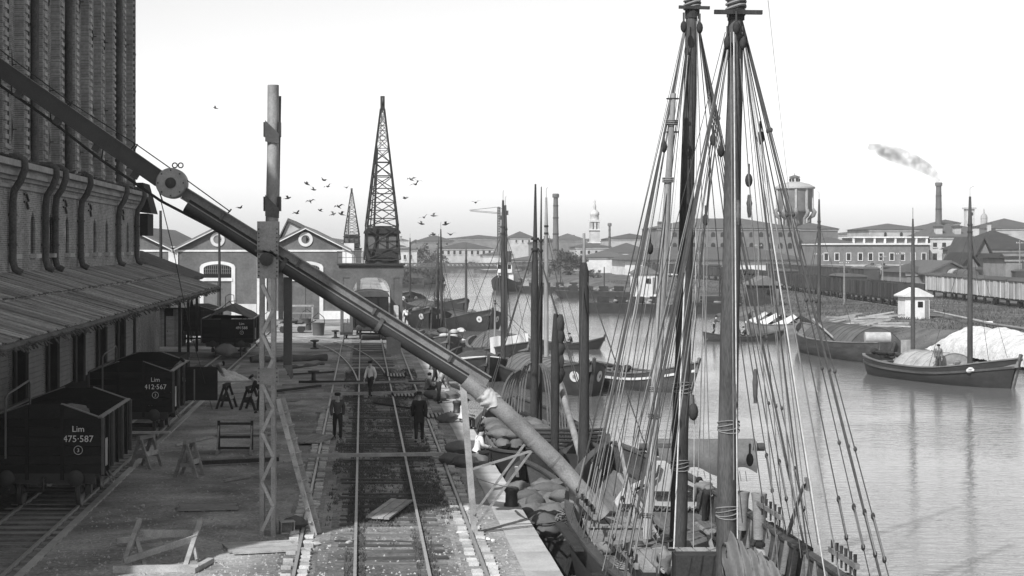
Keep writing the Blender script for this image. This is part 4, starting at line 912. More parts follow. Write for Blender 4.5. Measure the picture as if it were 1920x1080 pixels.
for (x, y, h_) in ((FX + 1.85, 41.3, .75), (FX + 2.05, 38.9, .75), (FX + 1.95, 40.2, .6), (FX - 1.85, 41.3, .7)): q = FL((x, y, WZ + 1.75)); MB().tube([q - V((0, 0, .3)), q + V((0, 0, h_ * .7)), q + V((0, 0, h_))], [.13, .15, .18], 10).build('timber_head', MAT['wood'], FS, False)
for i in range(16):
    y = 31 + i * .8; MB().bar(FL((FX + 2.0 - .5 * max(0, (y - 40) / 4) ** 2, y, WZ + 1.1)), FL((FX + 2.12 - .5 * max(0, (y - 40) / 4) ** 2, y, WZ + 1.8)), .1, .1).build('bulwark_rib', MAT['wood'], FS, False)
# awning sail over a boom at the far end
sa, sb = P(1232, 838, 46.5), P(1416, 838, 46.0)
ft('sail_boom', [sa - V((.5, 0, 0)), sb + V((.25, 0, 0))], [.1, .11], 'mast', n=10)
def drape(u, v):
    p = sa.lerp(sb, u); q = p + V((0, -.16 * math.sin(v * math.pi) - .22 * v + .05 * noise.noise(V((u * 6, v * 2, 0))), .22 - v * (.85 + .12 * math.sin(u * 13))))
    q += V((0, -.04 * math.sin(u * 25) * v, 0)); return FL(q)
MB().grid(drape, 40, 8).build('furled_sail', MAT['canvas_grey'], FS, False)
MB().grid(lambda u, v: FL(sa.lerp(sb, u) + V((0, .25 * v, .22 - .5 * v * v))), 40, 4).build('sail_back', MAT['canvas_grey'], FS, False)
for i in range(14): q = sa.lerp(sb, .1 + .06 * i) + V((0, -.25, -.62)); ft('reef_point', [q, q - V((R.uniform(-.05, .05), 0, R.uniform(.12, .3)))], .012, 'rope', n=4)
for k in range(3): ft('boom_lashing', [sb + V((-.1 + .05 * k, .17 * math.cos(i * .7), .17 * math.sin(i * .7))) for i in range(10)], .022, 'rope', n=4)
# heavy brown sail bundled on the near boom
na, nb = P(1358, 1040, 31.6), P(1462, 1092, 30.0)
def bundle(u, v):
    p = na.lerp(nb, u); a = v * 2 * math.pi; rr = (.46 - .16 * u) * min(1, .6 + 3 * u) * (1 + .16 * noise.noise(V((u * 5, math.cos(a) * 1.5, math.sin(a) * 1.5))) + .10 * math.sin(u * 34 + 3 * math.sin(a)) + .12 * noise.noise(V((u * 16, math.cos(a) * 3, math.sin(a) * 3))))
    return FL(p + V((0, math.cos(a) * rr, math.sin(a) * rr * 1.15 - .1)))
MB().grid(bundle, 90, 32).build('bundled_sail', MAT['canvas_grey'], FS, False)
ft('boom', [na + V((.1, 0, 0)), nb + V((.5, -.7, -.3))], [.09, .09], 'mast', n=10)
for (px, py, Y, rr) in ((1190, 1068, 35, .5), (1215, 955, 41, .4)):
    c_ = G(px, py, ZD) if py > 1000 else P(px, py, Y)
    for k in range(5): ft('rope_coil', [V((c_.x + (rr - .05 * k) * math.cos(i * .5), c_.y + (rr - .05 * k) * math.sin(i * .5), ZD + .08 + .03 * k)) for i in range(14)], .025, 'rope', n=4)
lumps(FS, 14, (1.8, 6.0, -1.9, 1.9, 1.0, 1.25), 'canvas', 'deck_canvas', .3, 21); lumps(FS, 8, (1.5, 5.5, -2.0, 2.0, 1.0, 1.3), 'wood', 'deck_gear', .25, 22)
for i in range(9): q = FL((FX + R.uniform(-1.9, 1.7), R.uniform(39.5, 43), ZD + .1)); MB().bar(q, q + V((R.uniform(-1.4, 1.4), R.uniform(-.7, .7), R.uniform(.05, .35))), .09, .05).build('loose_plank', MAT['wood'], FS, False)
for (x, y) in ((5.6, 41.2), (6.0, 41.8), (9.0, 42.4)): q = FL((x, y, ZD)); MB().lathe([(.2, 0), (.25, .3), (.22, .62), (.2, .62)], q, 14).build('deck_cask', MAT['wood_dark'], FS, False)
for k in range(26): a = R.uniform(0, 6); q = FL((5.5 + R.uniform(-.4, .4), 42.6 + R.uniform(-.3, .3), ZD + .1 + k * .015)); MB().tube([q + V((.3 * math.cos(a + i * .6), .35 * math.sin(a + i * .6), .05 * math.sin(i * 1.3 + k))) for i in range(7)], .02, 4).build('rope_tangle', MAT['rope'], FS, False)
ft('mooring_rope', sag(V((3.9, 43.4, .1)), V((FX - 2.2, 40.2, .4)), .25, 10), .03, 'rope_dark', n=5)
ft('deck_pole', [P(1155, 800, 44), P(1195, 990, 41)], .05, 'mast_pale'); ft('deck_pole', [P(1160, 890, 43), P(1225, 1000, 40)], .05, 'mast_pale'); ft('deck_pole', [P(1170, 885, 43), P(1236, 1010, 40)], .04, 'mast_pale')
ft('sweep_oar', [P(1508, 905, 34), P(1478, 1000, 36)], [.03, .05], 'wood'); MB().box(FP(1514, 908, 34), (.3, .05, .25)).build('oar_blade', MAT['wood'], FS, False)
# ---------------------------------------------------------------- other moored craft along the quay
def sack_mesh(i):
    m_ = MB(); m_.ell((0, 0, .15), (.36, .25, .2), 16, 10, .25, None, i)
    for k, p in enumerate(m_.v):
        q = V(p); nn = q - V((0, 0, .15)); f = 1 + .18 * noise.noise(q * 9 + V((i, 0, 0))) + .10 * noise.noise(q * 20); e = abs(q.x) / .37
        m_.v[k] = (q.x * (1 + .12 * (e > .75)), q.y * f * (1 + .25 * max(0, e - .55)), max(0, .15 + nn.z * f * (1 - .35 * max(0, e - .5))))
    return m_
SK = []
def sack(loc, rz, label, group, tilt=0.0, sc=1.0):
    if len(SK) < 5:
        o = sack_mesh(len(SK) + 3).build('grain_sack', MAT['sack']); SK.append(o.data)
        o = o
    else:
        o = bpy.data.objects.new('grain_sack', SK[R.randrange(5)]); COL.objects.link(o)
    o.location = loc; o.rotation_euler = (tilt, R.uniform(-.15, .15), rz); o.scale = (sc, sc, sc)
    return tag(o, label, 'sack', group)
SB = boat('sack_barge', (5.25, 48.6, WZ), UPH, 'open barge heaped with grain sacks lying against the quay wall', 12.5, 2.1, .75, 1.15, .85, .4, 'hull_dark', 'hull_mid', 'wood_dark', .6, 2.6, .6)
i = 0
for lay in range(3):
    for yy in range(16):
        for xx in range(4 - (lay > 1)):
            y = 42.55 + yy * .57 + R.uniform(-.2, .2) + lay * .25; x = 4.45 + xx * .44 + R.uniform(-.14, .14) + lay * .12
            if lay == 2 and (yy > 11 or R.random() < .35): continue
            sack((x, y, WZ + .4 + lay * .27 + .25 * noise.noise(V((x, y * .7, 0))) + R.uniform(-.08, .08)), R.uniform(-.6, .6) + (1.57 if R.random() < .3 else 0), 'plump grain sack piled in the open barge beside the quay wall', 'sacks piled in the barge', R.uniform(-.25, .25), R.uniform(.92, 1.12))
HB = boat('cargo_barge', (6.6, 65, WZ), UPH, 'barge carrying arched bundles of bent staves behind the conveyor spout', 17, 4.6, .9, 1.6, 1.3, .5, 'hull_dark', 'hull_mid', 'deck', .5, 2.4, .5)
for yy in range(8):
    for xx in range(4):
        for lay in range(3):
            sack((4.9 + xx * .5 + R.uniform(-.05, .05), 60.0 + yy * .6 + R.uniform(-.1, .1), WZ + .75 + lay * .3), R.uniform(-.2, .2) + (1.57 if lay < 2 else 0), 'flat grain sack stacked in rows on the stave barge', 'sacks stacked on the stave barge', 0, 1.05)
for i in range(9):
    for side in (-1, 1):
        f = i / 8; y = 66.0 + .05 * i * (1 if side < 0 else -1)
        b0 = 5.2 + 1.05 * f if side < 0 else 8.1 - .95 * f; t0 = 5.95 + .62 * f if side < 0 else 7.35 - .55 * f; h_ = 2.75 + .35 * f + R.uniform(-.04, .04)
        pts = [V((b0 + (t0 - b0) * (1 - math.cos(k * math.pi / 20)) + (t0 - b0) * .0, y, WZ + .55 + h_ * math.sin(k * math.pi / 20))) for k in range(11)]
        m_ = MB()
        for a, b_ in zip(pts, pts[1:]): a, b_ = a - V((6.6, 65, WZ)), b_ - V((6.6, 65, WZ)); m_.bar((a.y, -a.x, a.z), (b_.y, -b_.x, b_.z), .06, .07, (1, 0, 0))
        m_.build('bent_stave', M('stave', .12, .7, .4, 2, .2, .01), HB, False)
for i in range(9):
    m_ = MB(); z = .7 + i * .13; m_.tube([(-5.6, 1.0 - .1, z), (-5.75, 0, z + .02), (-5.7, -1.2, z), (-5.3, -1.9, z)], .06, 6); m_.build('stacked_pole', MAT['wood_dark'], HB, False)
def HL(p): q = V(p) - V((6.6, 65, WZ)); return V((q.y, -q.x, q.z))
for (px, p0, p1, Y, r0, mt) in ((1001, 345, 800, 66.5, .16, 'mast_dark'), (1012, 350, 800, 67.2, .09, 'mast_dark'), (1040, 588, 895, 58, .15, 'mast_dark')):
    a, b_ = P(px, p1, Y), P(px + (3 if p0 < 400 else 2), p0, Y); a.z = WZ + .4
    mm = MB().tube([HL(a), HL(a.lerp(b_, .6)), HL(a.lerp(b_, .8)), HL(b_)], [r0, r0 * .92, r0 * .5, r0 * .22] if p0 < 400 else [r0 * .9, r0, r0 * 1.0, r0 * .5], 12).build('mast', MAT[mt], HB, False)
    if p0 == 345:
        for s in (-1, 1):
            for k in range(2): MB().tube([HL(a.lerp(b_, .78)), HL((6.6 + s * 2.2, Y - 1 - k, -.3))], .02, 4).build('shroud', MAT['rope_dark'], mm, False)
    for t in (.75, .79): MB().lathe([(r0 * .95, -.05), (r0, 0), (r0 * .95, .05)], HL(a.lerp(b_, t)), 10).build('mast_band', MAT['steel_dark'], mm, False)
    if p0 == 588:
        for k in range(5): MB().ell(HL(b_ - V((0, 0, .35 + .42 * k))) + V((.02 * k, -.14, 0)), (.16, .17, .34), 8, 6, .3, None, k).build('sail_bundle', MAT['mast_dark'], mm, False)
MB().tube([HL(P(1044, 700, 60)), HL(P(1112, 935, 52))], [.1, .12], 10).build('leaning_spar', MAT['mast_pale'], HB, False)
MBG = boat('small_lighter', (7.6, 53.5, WZ), UPH, 'dark lighter with a single stout mast between sack barge and ship', 11, 2.6, .85, 1.4, 1.2, .4, 'hull_dark', 'hull_mid', 'deck', .45, 2.4, .5)
a, b_ = P(1095, 960, 52.5), P(1095, 492, 52.5); a.z = WZ + .4
def BL(p): q = V(p) - V((7.6, 53.5, WZ)); return V((q.y, -q.x, q.z))
mm = MB().tube([BL(a), BL(a.lerp(b_, .96)), BL(b_)], [.17, .15, .08], 12).build('mast', MAT['mast_dark'], MBG, False)
MB().tube([BL(b_ - V((0, 0, .2))), BL(b_ + V((0, 0, .9)))], [.06, .04], 8).build('topmast', MAT['mast_pale'], mm, False)
for s in (-1, 1): MB().tube([BL(b_ - V((0, 0, .3))), BL((7.6 + s * 1.25, 50.5, -.4))], .018, 4).build('shroud', MAT['rope_dark'], mm, False)
lumps(MBG, 8, (-4, 3, -.9, .9, .5, .9), 'wood_dark', 'deck_clutter', .3, 4)
rq = random.Random(31)
for (ro, L2, W2, nn, sd) in ((HB, 7.5, 1.9, 26, 1), (MBG, 4.6, 1.0, 14, 2), (SB, 5.6, .85, 8, 3)):
    for k in range(nn):
        a = V((rq.uniform(-L2, L2), rq.uniform(-W2, W2), rq.uniform(.55, 1.0))); d = V((rq.uniform(-1.3, 1.3), rq.uniform(-.5, .5), rq.uniform(-.1, .45)))
        MB().bar(a, a + d, .1, .05).build('loose_timber', MAT[('wood', 'wood_dark', 'wood_pale')[k % 3]], ro, False)
lumps(HB, 16, (-6.5, 6.5, -1.8, .6, .6, 1.1), 'wood_dark', 'deck_clutter', .3, 13)
EYE = 'barges moored bow-on along the quay'
q = pxw(1098, 742)
V4 = boat('bow_eye_barge', (q.x - 1.3, q.y + 7.0, WZ), DN + .18, 'dark barge with a white bow eye and arched cover behind the bent staves', 15, 4.4, .9, 1.9, 1.4, .5, 'hull_dark', 'hull_mid', 'deck', .45, 3.4, .4, group=EYE, hatch=[(-4.5, 4.6, 3.2, .9, 'canvas_grey')], eyes=True, masts=[(-.5, .05, 10.6, .14, 'mast_pale', 0)])
q = pxw(930, 716)
V5 = boat('covered_barge', (q.x - .6, q.y + 6.5, WZ), DN, 'quayside barge with rounded grey roof and white cloth over its bow', 13, 4.0, .9, 1.5, 1.3, .5, 'hull_dark', 'hull_mid', 'deck', .45, 2.8, .4, group=EYE, hatch=[(-2, 4.4, 3.3, .6, 'canvas')], masts=[(5.0, 1.15, 10.2, .16, 'mast', 0)])
MB().grid(lambda u, v: (4.6 + .45 * v + .06 * math.sin(u * 17), -1.55 + 3.1 * u, 1.45 - 1.15 * v - .1 * abs(2 * u - 1)), 20, 5).build('white_cloth', MAT['canvas_pale'], V5, False)
q = pxw(970, 694)
V6 = boat('covered_barge', (q.x - .2, q.y + 7.0, WZ), DN + .1, 'barge with high arched cover and a large white sheet hung on its side', 15, 4.6, 1.0, 1.9, 1.5, .5, 'hull_dark', 'hull_pale', 'deck', .45, 3.0, .4, group=EYE, hatch=[(-4.5, 4.9, 3.6, 1.25, 'canvas_grey')], masts=[(3.2, -.6, 10.3, .17, 'mast', 0), (3.0, -1.3, 4.5, .08, 'mast_pale', .2)])
MB().grid(lambda u, v: (5.05 + .5 * v + .08 * math.sin(u * 19), -2.0 + 2.6 * u, 2.3 - 1.9 * v - .25 * (1 - u) + .05 * math.sin(u * 9)), 22, 6).build('white_sheet', MAT['canvas_pale'], V6, False)
q = pxw(838, 664)
V7 = boat('laden_barge', (q.x - .3, q.y + 6, WZ), DN + .05, 'barge heaped with pale bundles just beyond the conveyor trough', 12, 4.0, .8, 1.4, 1.2, .5, 'hull_mid', 'hull_pale', 'deck', .45, 2.8, .4, group=EYE, hatch=[(-3.5, 2.5, 3.0, .6, 'canvas')], masts=[(1.0, -.2, 8.2, .09, 'mast', .25), (-2, .4, 9.2, .12, 'mast_dark', -1.0)])
lumps(V7, 26, (2.0, 5.0, -1.4, 1.4, .9, 1.7), 'canvas_pale', 'cloth_bundle', .38, 2)
for nm, px, py, L_, B_, hd, lab, mst in (('bow_eye_barge', 806, 616, 14, 5.2, DN, 'dark barge with two white bow eyes nearest the crane, heaped deck', [(-1, .8, 3.4, .1, 'mast', 0)]), ('bow_eye_barge', 916, 622, 17, 5.4, DN + .22, 'dark barge with two white bow eyes, moored outermost in the row', [(-1, .5, 7.5, .14, 'mast', 0)]), ('bow_eye_barge', 768, 576, 15, 5, DN, 'farthest dark barge with bow eyes, half hidden by the crane leg', [(-1, .3, 9, .16, 'mast_dark', 0)]), ('laden_barge', 866, 592, 14, 4.6, DN + .4, 'low barge with mixed deck cargo beyond the eyed barges', [(0, 0, 7.5, .12, 'mast', .2)])):
    q = pxw(px, py); ca = V((math.cos(hd), math.sin(hd), 0))
    o = boat(nm, (q.x - ca.x * L_ / 2, q.y - ca.y * L_ / 2, WZ), hd, lab, L_, B_, .9, 2.1, 1.6, .5, 'hull_dark', 'hull_mid', 'deck', .45, 3.6, .4, group=EYE, eyes=(nm == 'bow_eye_barge'), hatch=[(-5, 2.5, 3.6, .7, 'canvas')], masts=mst)
    lumps(o, 14, (2, 5.5, -1.7, 1.7, 1.2, 1.9), 'canvas_grey', 'deck_cargo', .45, int(px))
# ---------------------------------------------------------------- craft on the open water and at the far bank
q = pxw(1206, 735)
ob = boat('open_boat', (q.x, q.y + 2.2, WZ), rad(-52), 'open wooden boat with white strake, seen behind the rigging', 7.6, 2.7, .95, 1.75, 1.35, .4, 'hull_mid', 'hull_pale', 'wood_dark', .5, 2.4, .45, stripe='white')
for x in (-2, -.6, .8, 2): MB().b2(x, x + .28, -1.05, 1.05, .85, .92).build('thwart', MAT['wood_x'], ob, False)
lumps(ob, 12, (-3.2, 0, -.8, .8, .8, 1.2), 'wood_dark', 'gear', .3, 5)
def rowboat(px, py, head, label, L=5.5, B=1.4, mat='hull_dark'):
    q = pxw(px, py); o = boat('rowing_boat', (q.x, q.y, WZ), head, label, L, B, .42, .95, .8, .25, mat, 'hull_mid', 'wood', .25, 2.0, .12, group='small rowing boats', rake=.5, rudder=False)
    for x in (-1, .2, 1.3): MB().b2(x, x + .2, -.5, .5, .36, .4).build('thwart', MAT['wood_x'], o, False)
    return o
rowboat(1066, 655, 0, 'small dark rowing boat with a lone man, left of the stout mast', 4.6)
rowboat(1390, 640, .05, 'long dark rowing boat with three men crossing the canal', 6.4, 1.5)
BK = 'cargo boats at the far bank'
q = V((35.3, 104, 0))
b3 = boat('cargo_boat', (q.x, q.y, WZ), rad(-72), 'cargo boat with pale hatch boards and flared bow at the lower right bank', 12.4, 4.6, .9, 1.75, 1.25, .5, 'hull_dark', 'hull_pale', 'deck', .45, 3.2, .5, group=BK, hatch=[(-2.6, 1.2, 3.4, .95, 'wood_pale')], masts=[(2.3, .3, 10.6, .17, 'mast', 0)], stripe='hull_mid')
for s in (-1, 1): lumps(b3, 3, (4.7, 5.3, s * 1.6 - .1, s * 1.6 + .1, .95, 1.2), 'white', 'white_fender', .25, 8)
lumps(b3, 10, (1.0, 4.6, -1.4, 1.4, .9, 1.3), 'wood', 'deck_gear', .35, 9); lumps(b3, 6, (-5.6, -4.4, -1.2, 1.2, 1.1, 1.5), 'wood_dark', 'deck_gear', .35, 10)
MB().b2(-4.9, -4.3, .6, 1.2, .9, 2.2).build('companion_box', MAT['wood_pale'], b3, False)
a, b_ = V((-3.1, .2, .5)), V((-3.1, .2, 9.9)); mm = MB().tube([a, a.lerp(b_, .8), b_], [.15, .12, .05], 10).build('mast', MAT['mast'], b3, False); MB().tube([b_, b_ + V((0, 0, .7))], .02, 4).build('vane', MAT['steel_dark'], mm, False)
q = V((36.0, 127, 0))
b2 = boat('cargo_boat', (q.x, q.y, WZ), rad(96), 'broad cargo boat with two dark curved hatch covers at the far bank', 17, 4.8, 1.25, 2.1, 1.5, .5, 'hull_mid', 'hull_pale', 'deck', .45, 2.8, .5, group=BK, hatch=[(-5.5, -.6, 4.0, 1.25, 'canvas'), (-.4, 4.0, 4.0, 1.25, 'canvas')], masts=[(4.6, .3, 10.8, .15, 'mast', 0)])
MB().tube([(-6.6, -.6, 1.7), (-6.2, 1.1, 1.7)], .42, 12).build('cask', MAT['wood_pale'], b2, False)
MB().tube([(4, 1, 2.6), (-3, 2.2, 1.6)], .07, 6).build('long_spar', MAT['wood_pale'], b2, False)
q = pxw(1440, 645); 
b4 = boat('cargo_boat', (38.2, 156, WZ), rad(97), 'paler cargo boat with white tarpaulins lying behind the two-hatch boat', 13, 4.4, 1.1, 2.0, 1.4, .5, 'hull_pale', 'hull_pale', 'deck', .45, 2.6, .5, group=BK, masts=[])
for (x0, x1, yy) in ((-5, -2.2, 0), (-1.5, 1.2, .3), (2.4, 4.6, 0)): MB().grid(lambda u, v: (x0 + (x1 - x0) * u, yy - 1.7 + 3.4 * v, 1.1 + .9 * (1 - abs(2 * v - 1)) + .12 * math.sin(u * 9 + v * 4)), 10, 10).build('white_tarpaulin', MAT['canvas_pale'], b4, False)
# flat pontoons
def pontoon(px0, px1, py, D, h, label):
    a, b_ = pxw(px0, py), pxw(px1, py); r = empty('work_pontoon', ((a.x + b_.x) / 2, a.y, WZ), label, 'barge', 'flat work barges at the far bank')
    L_ = b_.x - a.x
    MB().prism([(-L_ / 2, 0, -.3), (L_ / 2, 0, -.3), (L_ / 2, 0, h), (-L_ / 2 - 1.1, 0, h + .25), (-L_ / 2 - .6, 0, .3)], (0, D, 0)).build('hull', MAT['wood_tar'], r, False)
    MB().b2(-L_ / 2, L_ / 2, .1, D - .1, h + .003, h + .1).build('deck', MAT['deck'], r, False)
    for i in range(int(L_ / 1.6)): MB().b2(-L_ / 2 + i * 1.6, -L_ / 2 + i * 1.6 + .5, -.06, -.005, h - .25, h + .1).build('fender_block', MAT['wood_dark'], r, False)
    lumps(r, int(L_ * 1.2), (-L_ / 2 + .5, L_ / 2 - .5, .6, D - .6, h + .1, h + .5), 'wood', 'deck_cargo', .4, int(px0))
    for i in range(4): MB().b2(-L_ / 2 + 1 + i * L_ / 4.5, -L_ / 2 + 2.2 + i * L_ / 4.5, D * .3, D * .7, h + .1, h + .9).build('crate', MAT['wood_dark'], r, False)
    MB().tube([(L_ * .1, D / 2, h), (L_ * .1, D / 2, h + 4)], .08, 6).build('post', MAT['wood_dark'], r, False)
    return r
pontoon(1112, 1262, 588, 5, 1.1, 'long flat black work barge with cargo, right of the stout mast')
pontoon(1060, 1190, 560, 6, 1.0, 'second flat barge lying farther up the canal before the hut')
pontoon(1308, 1390, 589, 5, 1.2, 'short black pontoon between the two ship masts')
pontoon(985, 1100, 549, 5, .9, 'farthest flat barge ahead of the steam tug')
# steam tug
q = pxw(946, 547)
tg = boat('steam_tug', (q.x + 1, q.y + 7, WZ), DN - .25, 'white-topped steam tug with funnel far up the canal', 16, 5, 1.5, 3.0, 2.2, .5, 'hull_dark', 'hull_mid', 'deck', .4, 2.6, .5, cat='boat')
MB().b2(-4, 2, -1.6, 1.6, 1.4, 3.4).build('cabin', MAT['white'], tg, False); MB().b2(-.5, 2.4, -1.4, 1.4, 3.4, 5.2).build('wheelhouse', MAT['white'], tg, False); MB().b2(-.8, 2.7, -1.6, 1.6, 5.2, 5.35).build('wheelhouse_roof', MAT['steel_mid'], tg, False)
for y in (-.9, 0, .9): MB().b2(2.38, 2.42, y - .3, y + .3, 4.1, 4.9).build('window', MAT['black'], tg, False)
MB().tube([(-2.4, 0, 3.4), (-2.5, 0, 7.4)], .5, 12).build('funnel', MAT['steel_dark'], tg, False); MB().tube([(3.4, 0, 1.6), (3.3, 0, 11)], [.12, .05], 6).build('mast', MAT['mast_dark'], tg, False)
# brushwood boats near the bridge
for px, py, w_, lab in ((768, 540, 5.5, 'barge overloaded with dark brushwood by the left quay'), (802, 541, 6.5, 'second brushwood barge, outer one beside the bridge channel')):
    q = pxw(px, py); r = empty('brushwood_barge', (q.x, q.y + 3, WZ), lab, 'barge', 'brushwood barges')
    MB().prism([(-w_ / 2, -3, -.2), (w_ / 2, -3, -.2), (w_ / 2 + .4, -3, .8), (-w_ / 2 - .4, -3, .8)], (0, 6, 0)).build('hull', MAT['wood_tar'], r, False)
    m_ = MB(); m_.ell((0, 0, 1.6), (w_ / 2, 3, 2.3), 14, 9, .35, None, px)
    for i in range(1500):
        a, t = R.uniform(0, 6.28), R.uniform(-.2, 1); k = math.sqrt(max(0, 1 - t * t)); p = V((w_ / 2 * k * math.cos(a), 3 * k * math.sin(a), 1.6 + 2.3 * t)); d = V((R.uniform(-1, 1), R.uniform(-1, 1), R.uniform(-.3, 1))) * .5; e = V((R.uniform(-.1, .1), R.uniform(-.1, .1), .1)); m_.add([p - e, p + e, p + d], [(0, 1, 2)])
    m_.build('brushwood', MAT['reed'], r, False)
# ================================================================== FAR BANK: yard, wagons, buildings
def hip_roof(mb, x0, x1, y0, y1, ze, zr, over=.6, inset=None):
    x0 -= over; x1 += over; y0 -= over; y1 += over; d = (y1 - y0) / 2 if inset is None else inset; ym = (y0 + y1) / 2
    d = min(d, (x1 - x0) / 2 - .05)
    vs = [(x0, y0, ze), (x1, y0, ze), (x1, y1, ze), (x0, y1, ze), (x0 + d, ym, zr), (x1 - d, ym, zr)]
    return mb.add(vs, [(0, 1, 5, 4), (1, 2, 5), (2, 3, 4, 5), (3, 0, 4), (3, 2, 1, 0)])
def building(name, px0, px1, pe, pr, Y, depth, label, wall='wall_pale', roof='roof_far', inset=None, wins=(), cat='building', group=None, frame=None, gable=False, over=.6):
    a, b_ = P(px0, pe, Y), P(px1, pe, Y); zr = P(0, pr, Y).z; ze = a.z
    r = empty(name, ((a.x + b_.x) / 2, Y, 0), label, cat, group)
    if gable:
        xm = (a.x + b_.x) / 2
        MB().prism([(a.x, Y, -.3), (b_.x, Y, -.3), (b_.x, Y, ze), (xm, Y, zr - .2), (a.x, Y, ze)], (0, depth, 0)).build('wall', MAT[wall], r)
        for s in (-1, 1): xe = a.x - over if s < 0 else b_.x + over; MB().prism([(xm, Y - over, zr - .1), (xe, Y - over, ze - .25), (xe, Y - over, ze + .05), (xm, Y - over, zr + .25)][::s], (0, depth + 2 * over, 0)).build('roof', MAT[roof], r)
    else:
        MB().b2(a.x, b_.x, Y, Y + depth, -.3, ze).build('wall', MAT[wall], r)
        if roof: hip_roof(MB(), a.x, b_.x, Y, Y + depth, ze + .01, zr, over, inset).build('roof', MAT[roof], r) if False else r
        if roof:
            m_ = MB(); hip_roof(m_, a.x, b_.x, Y, Y + depth, ze + .01, zr, over, inset); m_.build('roof', MAT[roof], r)
            MB().b2(a.x - .25, b_.x + .25, Y - .25, Y - .01, ze - .5, ze - .05).build('eaves_band', MAT['wall_pale' if wall != 'wall_pale' else 'white'], r)
    s = Y / F
    for (pxs, pt_, pb_, wpx, arch, fr) in wins:
        for px in pxs:
            c, t = P(px, pb_, Y), P(px, pt_, Y); w_ = wpx * s / 2
            poly = [(c.x - w_, Y - .08, c.z), (c.x + w_, Y - .08, c.z), (c.x + w_, Y - .08, t.z)] + ([(c.x + w_ * math.cos(q * math.pi / 6), Y - .08, t.z + w_ * math.sin(q * math.pi / 6)) for q in range(1, 6)] if arch else []) + [(c.x - w_, Y - .08, t.z)]
            wo_ = MB().prism(poly, (0, .07, 0)).build('window', MAT['glass'], r)
            if fr:
                f_ = MB(); e = .32 * s / .12 * .5
                f_.b2(c.x - w_ - e, c.x - w_ - .002, Y - .14, Y - .004, c.z - e, t.z + e); f_.b2(c.x + w_ + .002, c.x + w_ + e, Y - .14, Y - .004, c.z - e, t.z + e); f_.b2(c.x - w_, c.x + w_, Y - .14, Y - .004, t.z + .002, t.z + e); f_.b2(c.x - w_, c.x + w_, Y - .14, Y - .004, c.z - e, c.z - .002)
                f_.build('frame', MAT['white'], wo_)
            elif not arch: MB().b2(c.x - w_ - .15, c.x + w_ + .15, Y - .2, Y - .004, c.z - .22, c.z - .01).build('sill', MAT['wall_pale'], wo_)
    return r
def chimney_on(r, px, pt_, pb_, w_, Y, mat='wall_pale'):
    a, b_ = P(px - w_ / 2, pb_, Y), P(px + w_ / 2, pt_, Y); MB().b2(a.x, b_.x, Y + 1, Y + 1 + (b_.x - a.x), a.z, b_.z).build('chimney', MAT[mat], r); MB().b2(a.x - .2, b_.x + .2, Y + .8, Y + 1.2 + (b_.x - a.x), b_.z, b_.z + .4).build('chimney_cap', MAT['roof_far'], r)
st = list(range(1247, 1492, 18))
bd = building('brick_storehouse', 1233, 1498, 428, 408, 470, 26, 'long two-storey brick storehouse with rows of arched windows below water tower', 'wall_brick', wins=[(st, 439, 444, 8, True, False), (st, 459, 466, 8, True, False)])
building('brick_storehouse', 1500, 1571, 429, 416, 478, 22, 'shorter brick wing at the right end of the arched-window storehouse', 'wall_brick', wins=[([1535], 438, 446, 8, True, False), ([1535], 458, 466, 8, True, False)])
chimney_on(bd, 1240, 418, 428, 7, 470, 'wall_brick')
# water tower
YT = 492; sc_ = YT / F; wc = P(1490, 464, YT); WT = empty('water_tower', (wc.x, YT, 0), 'round water tower with ribbed drum, domed roof and lantern above the storehouse', 'water tower')
def wz(py): return H + (CY - py) * sc_
R_ = 33 * sc_
MB().lathe([(R_ * .95, wz(397)), (R_, wz(394)), (R_, wz(354))], (wc.x, YT, 0), 32).build('drum', MAT['wall_brick'], WT)
MB().lathe([(R_ * 1.13, wz(354)), (R_ * 1.13, wz(351)), (R_ * .8, wz(345)), (R_ * .3, wz(341)), (R_ * .27, wz(341))], (wc.x, YT, 0), 32).build('dome_roof', M('dome_lead', .30, .7, .15, .3, 0), WT)
ln = MB().lathe([(R_ * .25, wz(342)), (R_ * .25, wz(333))], (wc.x, YT, 0), 8, None, False).build('lantern', MAT['wall_pale'], WT); MB().lathe([(R_ * .33, wz(333)), (R_ * .3, wz(331)), (.1, wz(328)), (.08, wz(325))], (wc.x, YT, 0), 8, None, False).build('lantern_roof', MAT['roof_far'], ln)
for k in range(8): a = k * math.pi / 4 + .2; MB().box((wc.x + R_ * .255 * math.cos(a), YT + R_ * .255 * math.sin(a), wz(337.5)), (.5, .5, .9), a).build('lantern_window', MAT['black'], ln)
for k in range(10):
    a = k * math.pi / 5 + .13; d = V((math.cos(a), math.sin(a), 0)); c = V((wc.x, YT, 0))
    MB().bar(c + d * (R_ + .12) + V((0, 0, wz(396))), c + d * (R_ + .12) + V((0, 0, wz(353))), .6, .4, d).build('drum_rib', MAT['wall_pale'], WT)
    MB().tube([c + d * (R_ + .1) + V((0, 0, wz(392))), c + d * (R_ + .7) + V((0, 0, wz(398))), c + d * (R_ + .3) + V((0, 0, wz(404))), c + d * R_ * .85 + V((0, 0, wz(410))), c + d * R_ * .85], [.45, .6, .6, .5, .5], 8).build('support_leg', MAT['wall_mid'], WT)
MB().lathe([(R_ * .5, 0), (R_ * .5, wz(397))], (wc.x, YT, 0), 16).build('core', MAT['wall_mid'], WT)
building('goods_shed', 1172, 1512, 487, 463, 420, 22, 'long low shed with dark hipped roof and white wall behind the wagons', 'white', 'roof_far', over=1.2)
b_ = building('office_range', 1532, 1742, 459, 452, 385, 14, 'long dark plastered range with white-framed windows beyond the wagons', 'wall_mid', None, wins=[([1549, 1569, 1591, 1613, 1632, 1652, 1672, 1692, 1712, 1732], 475, 488, 7, False, True)])
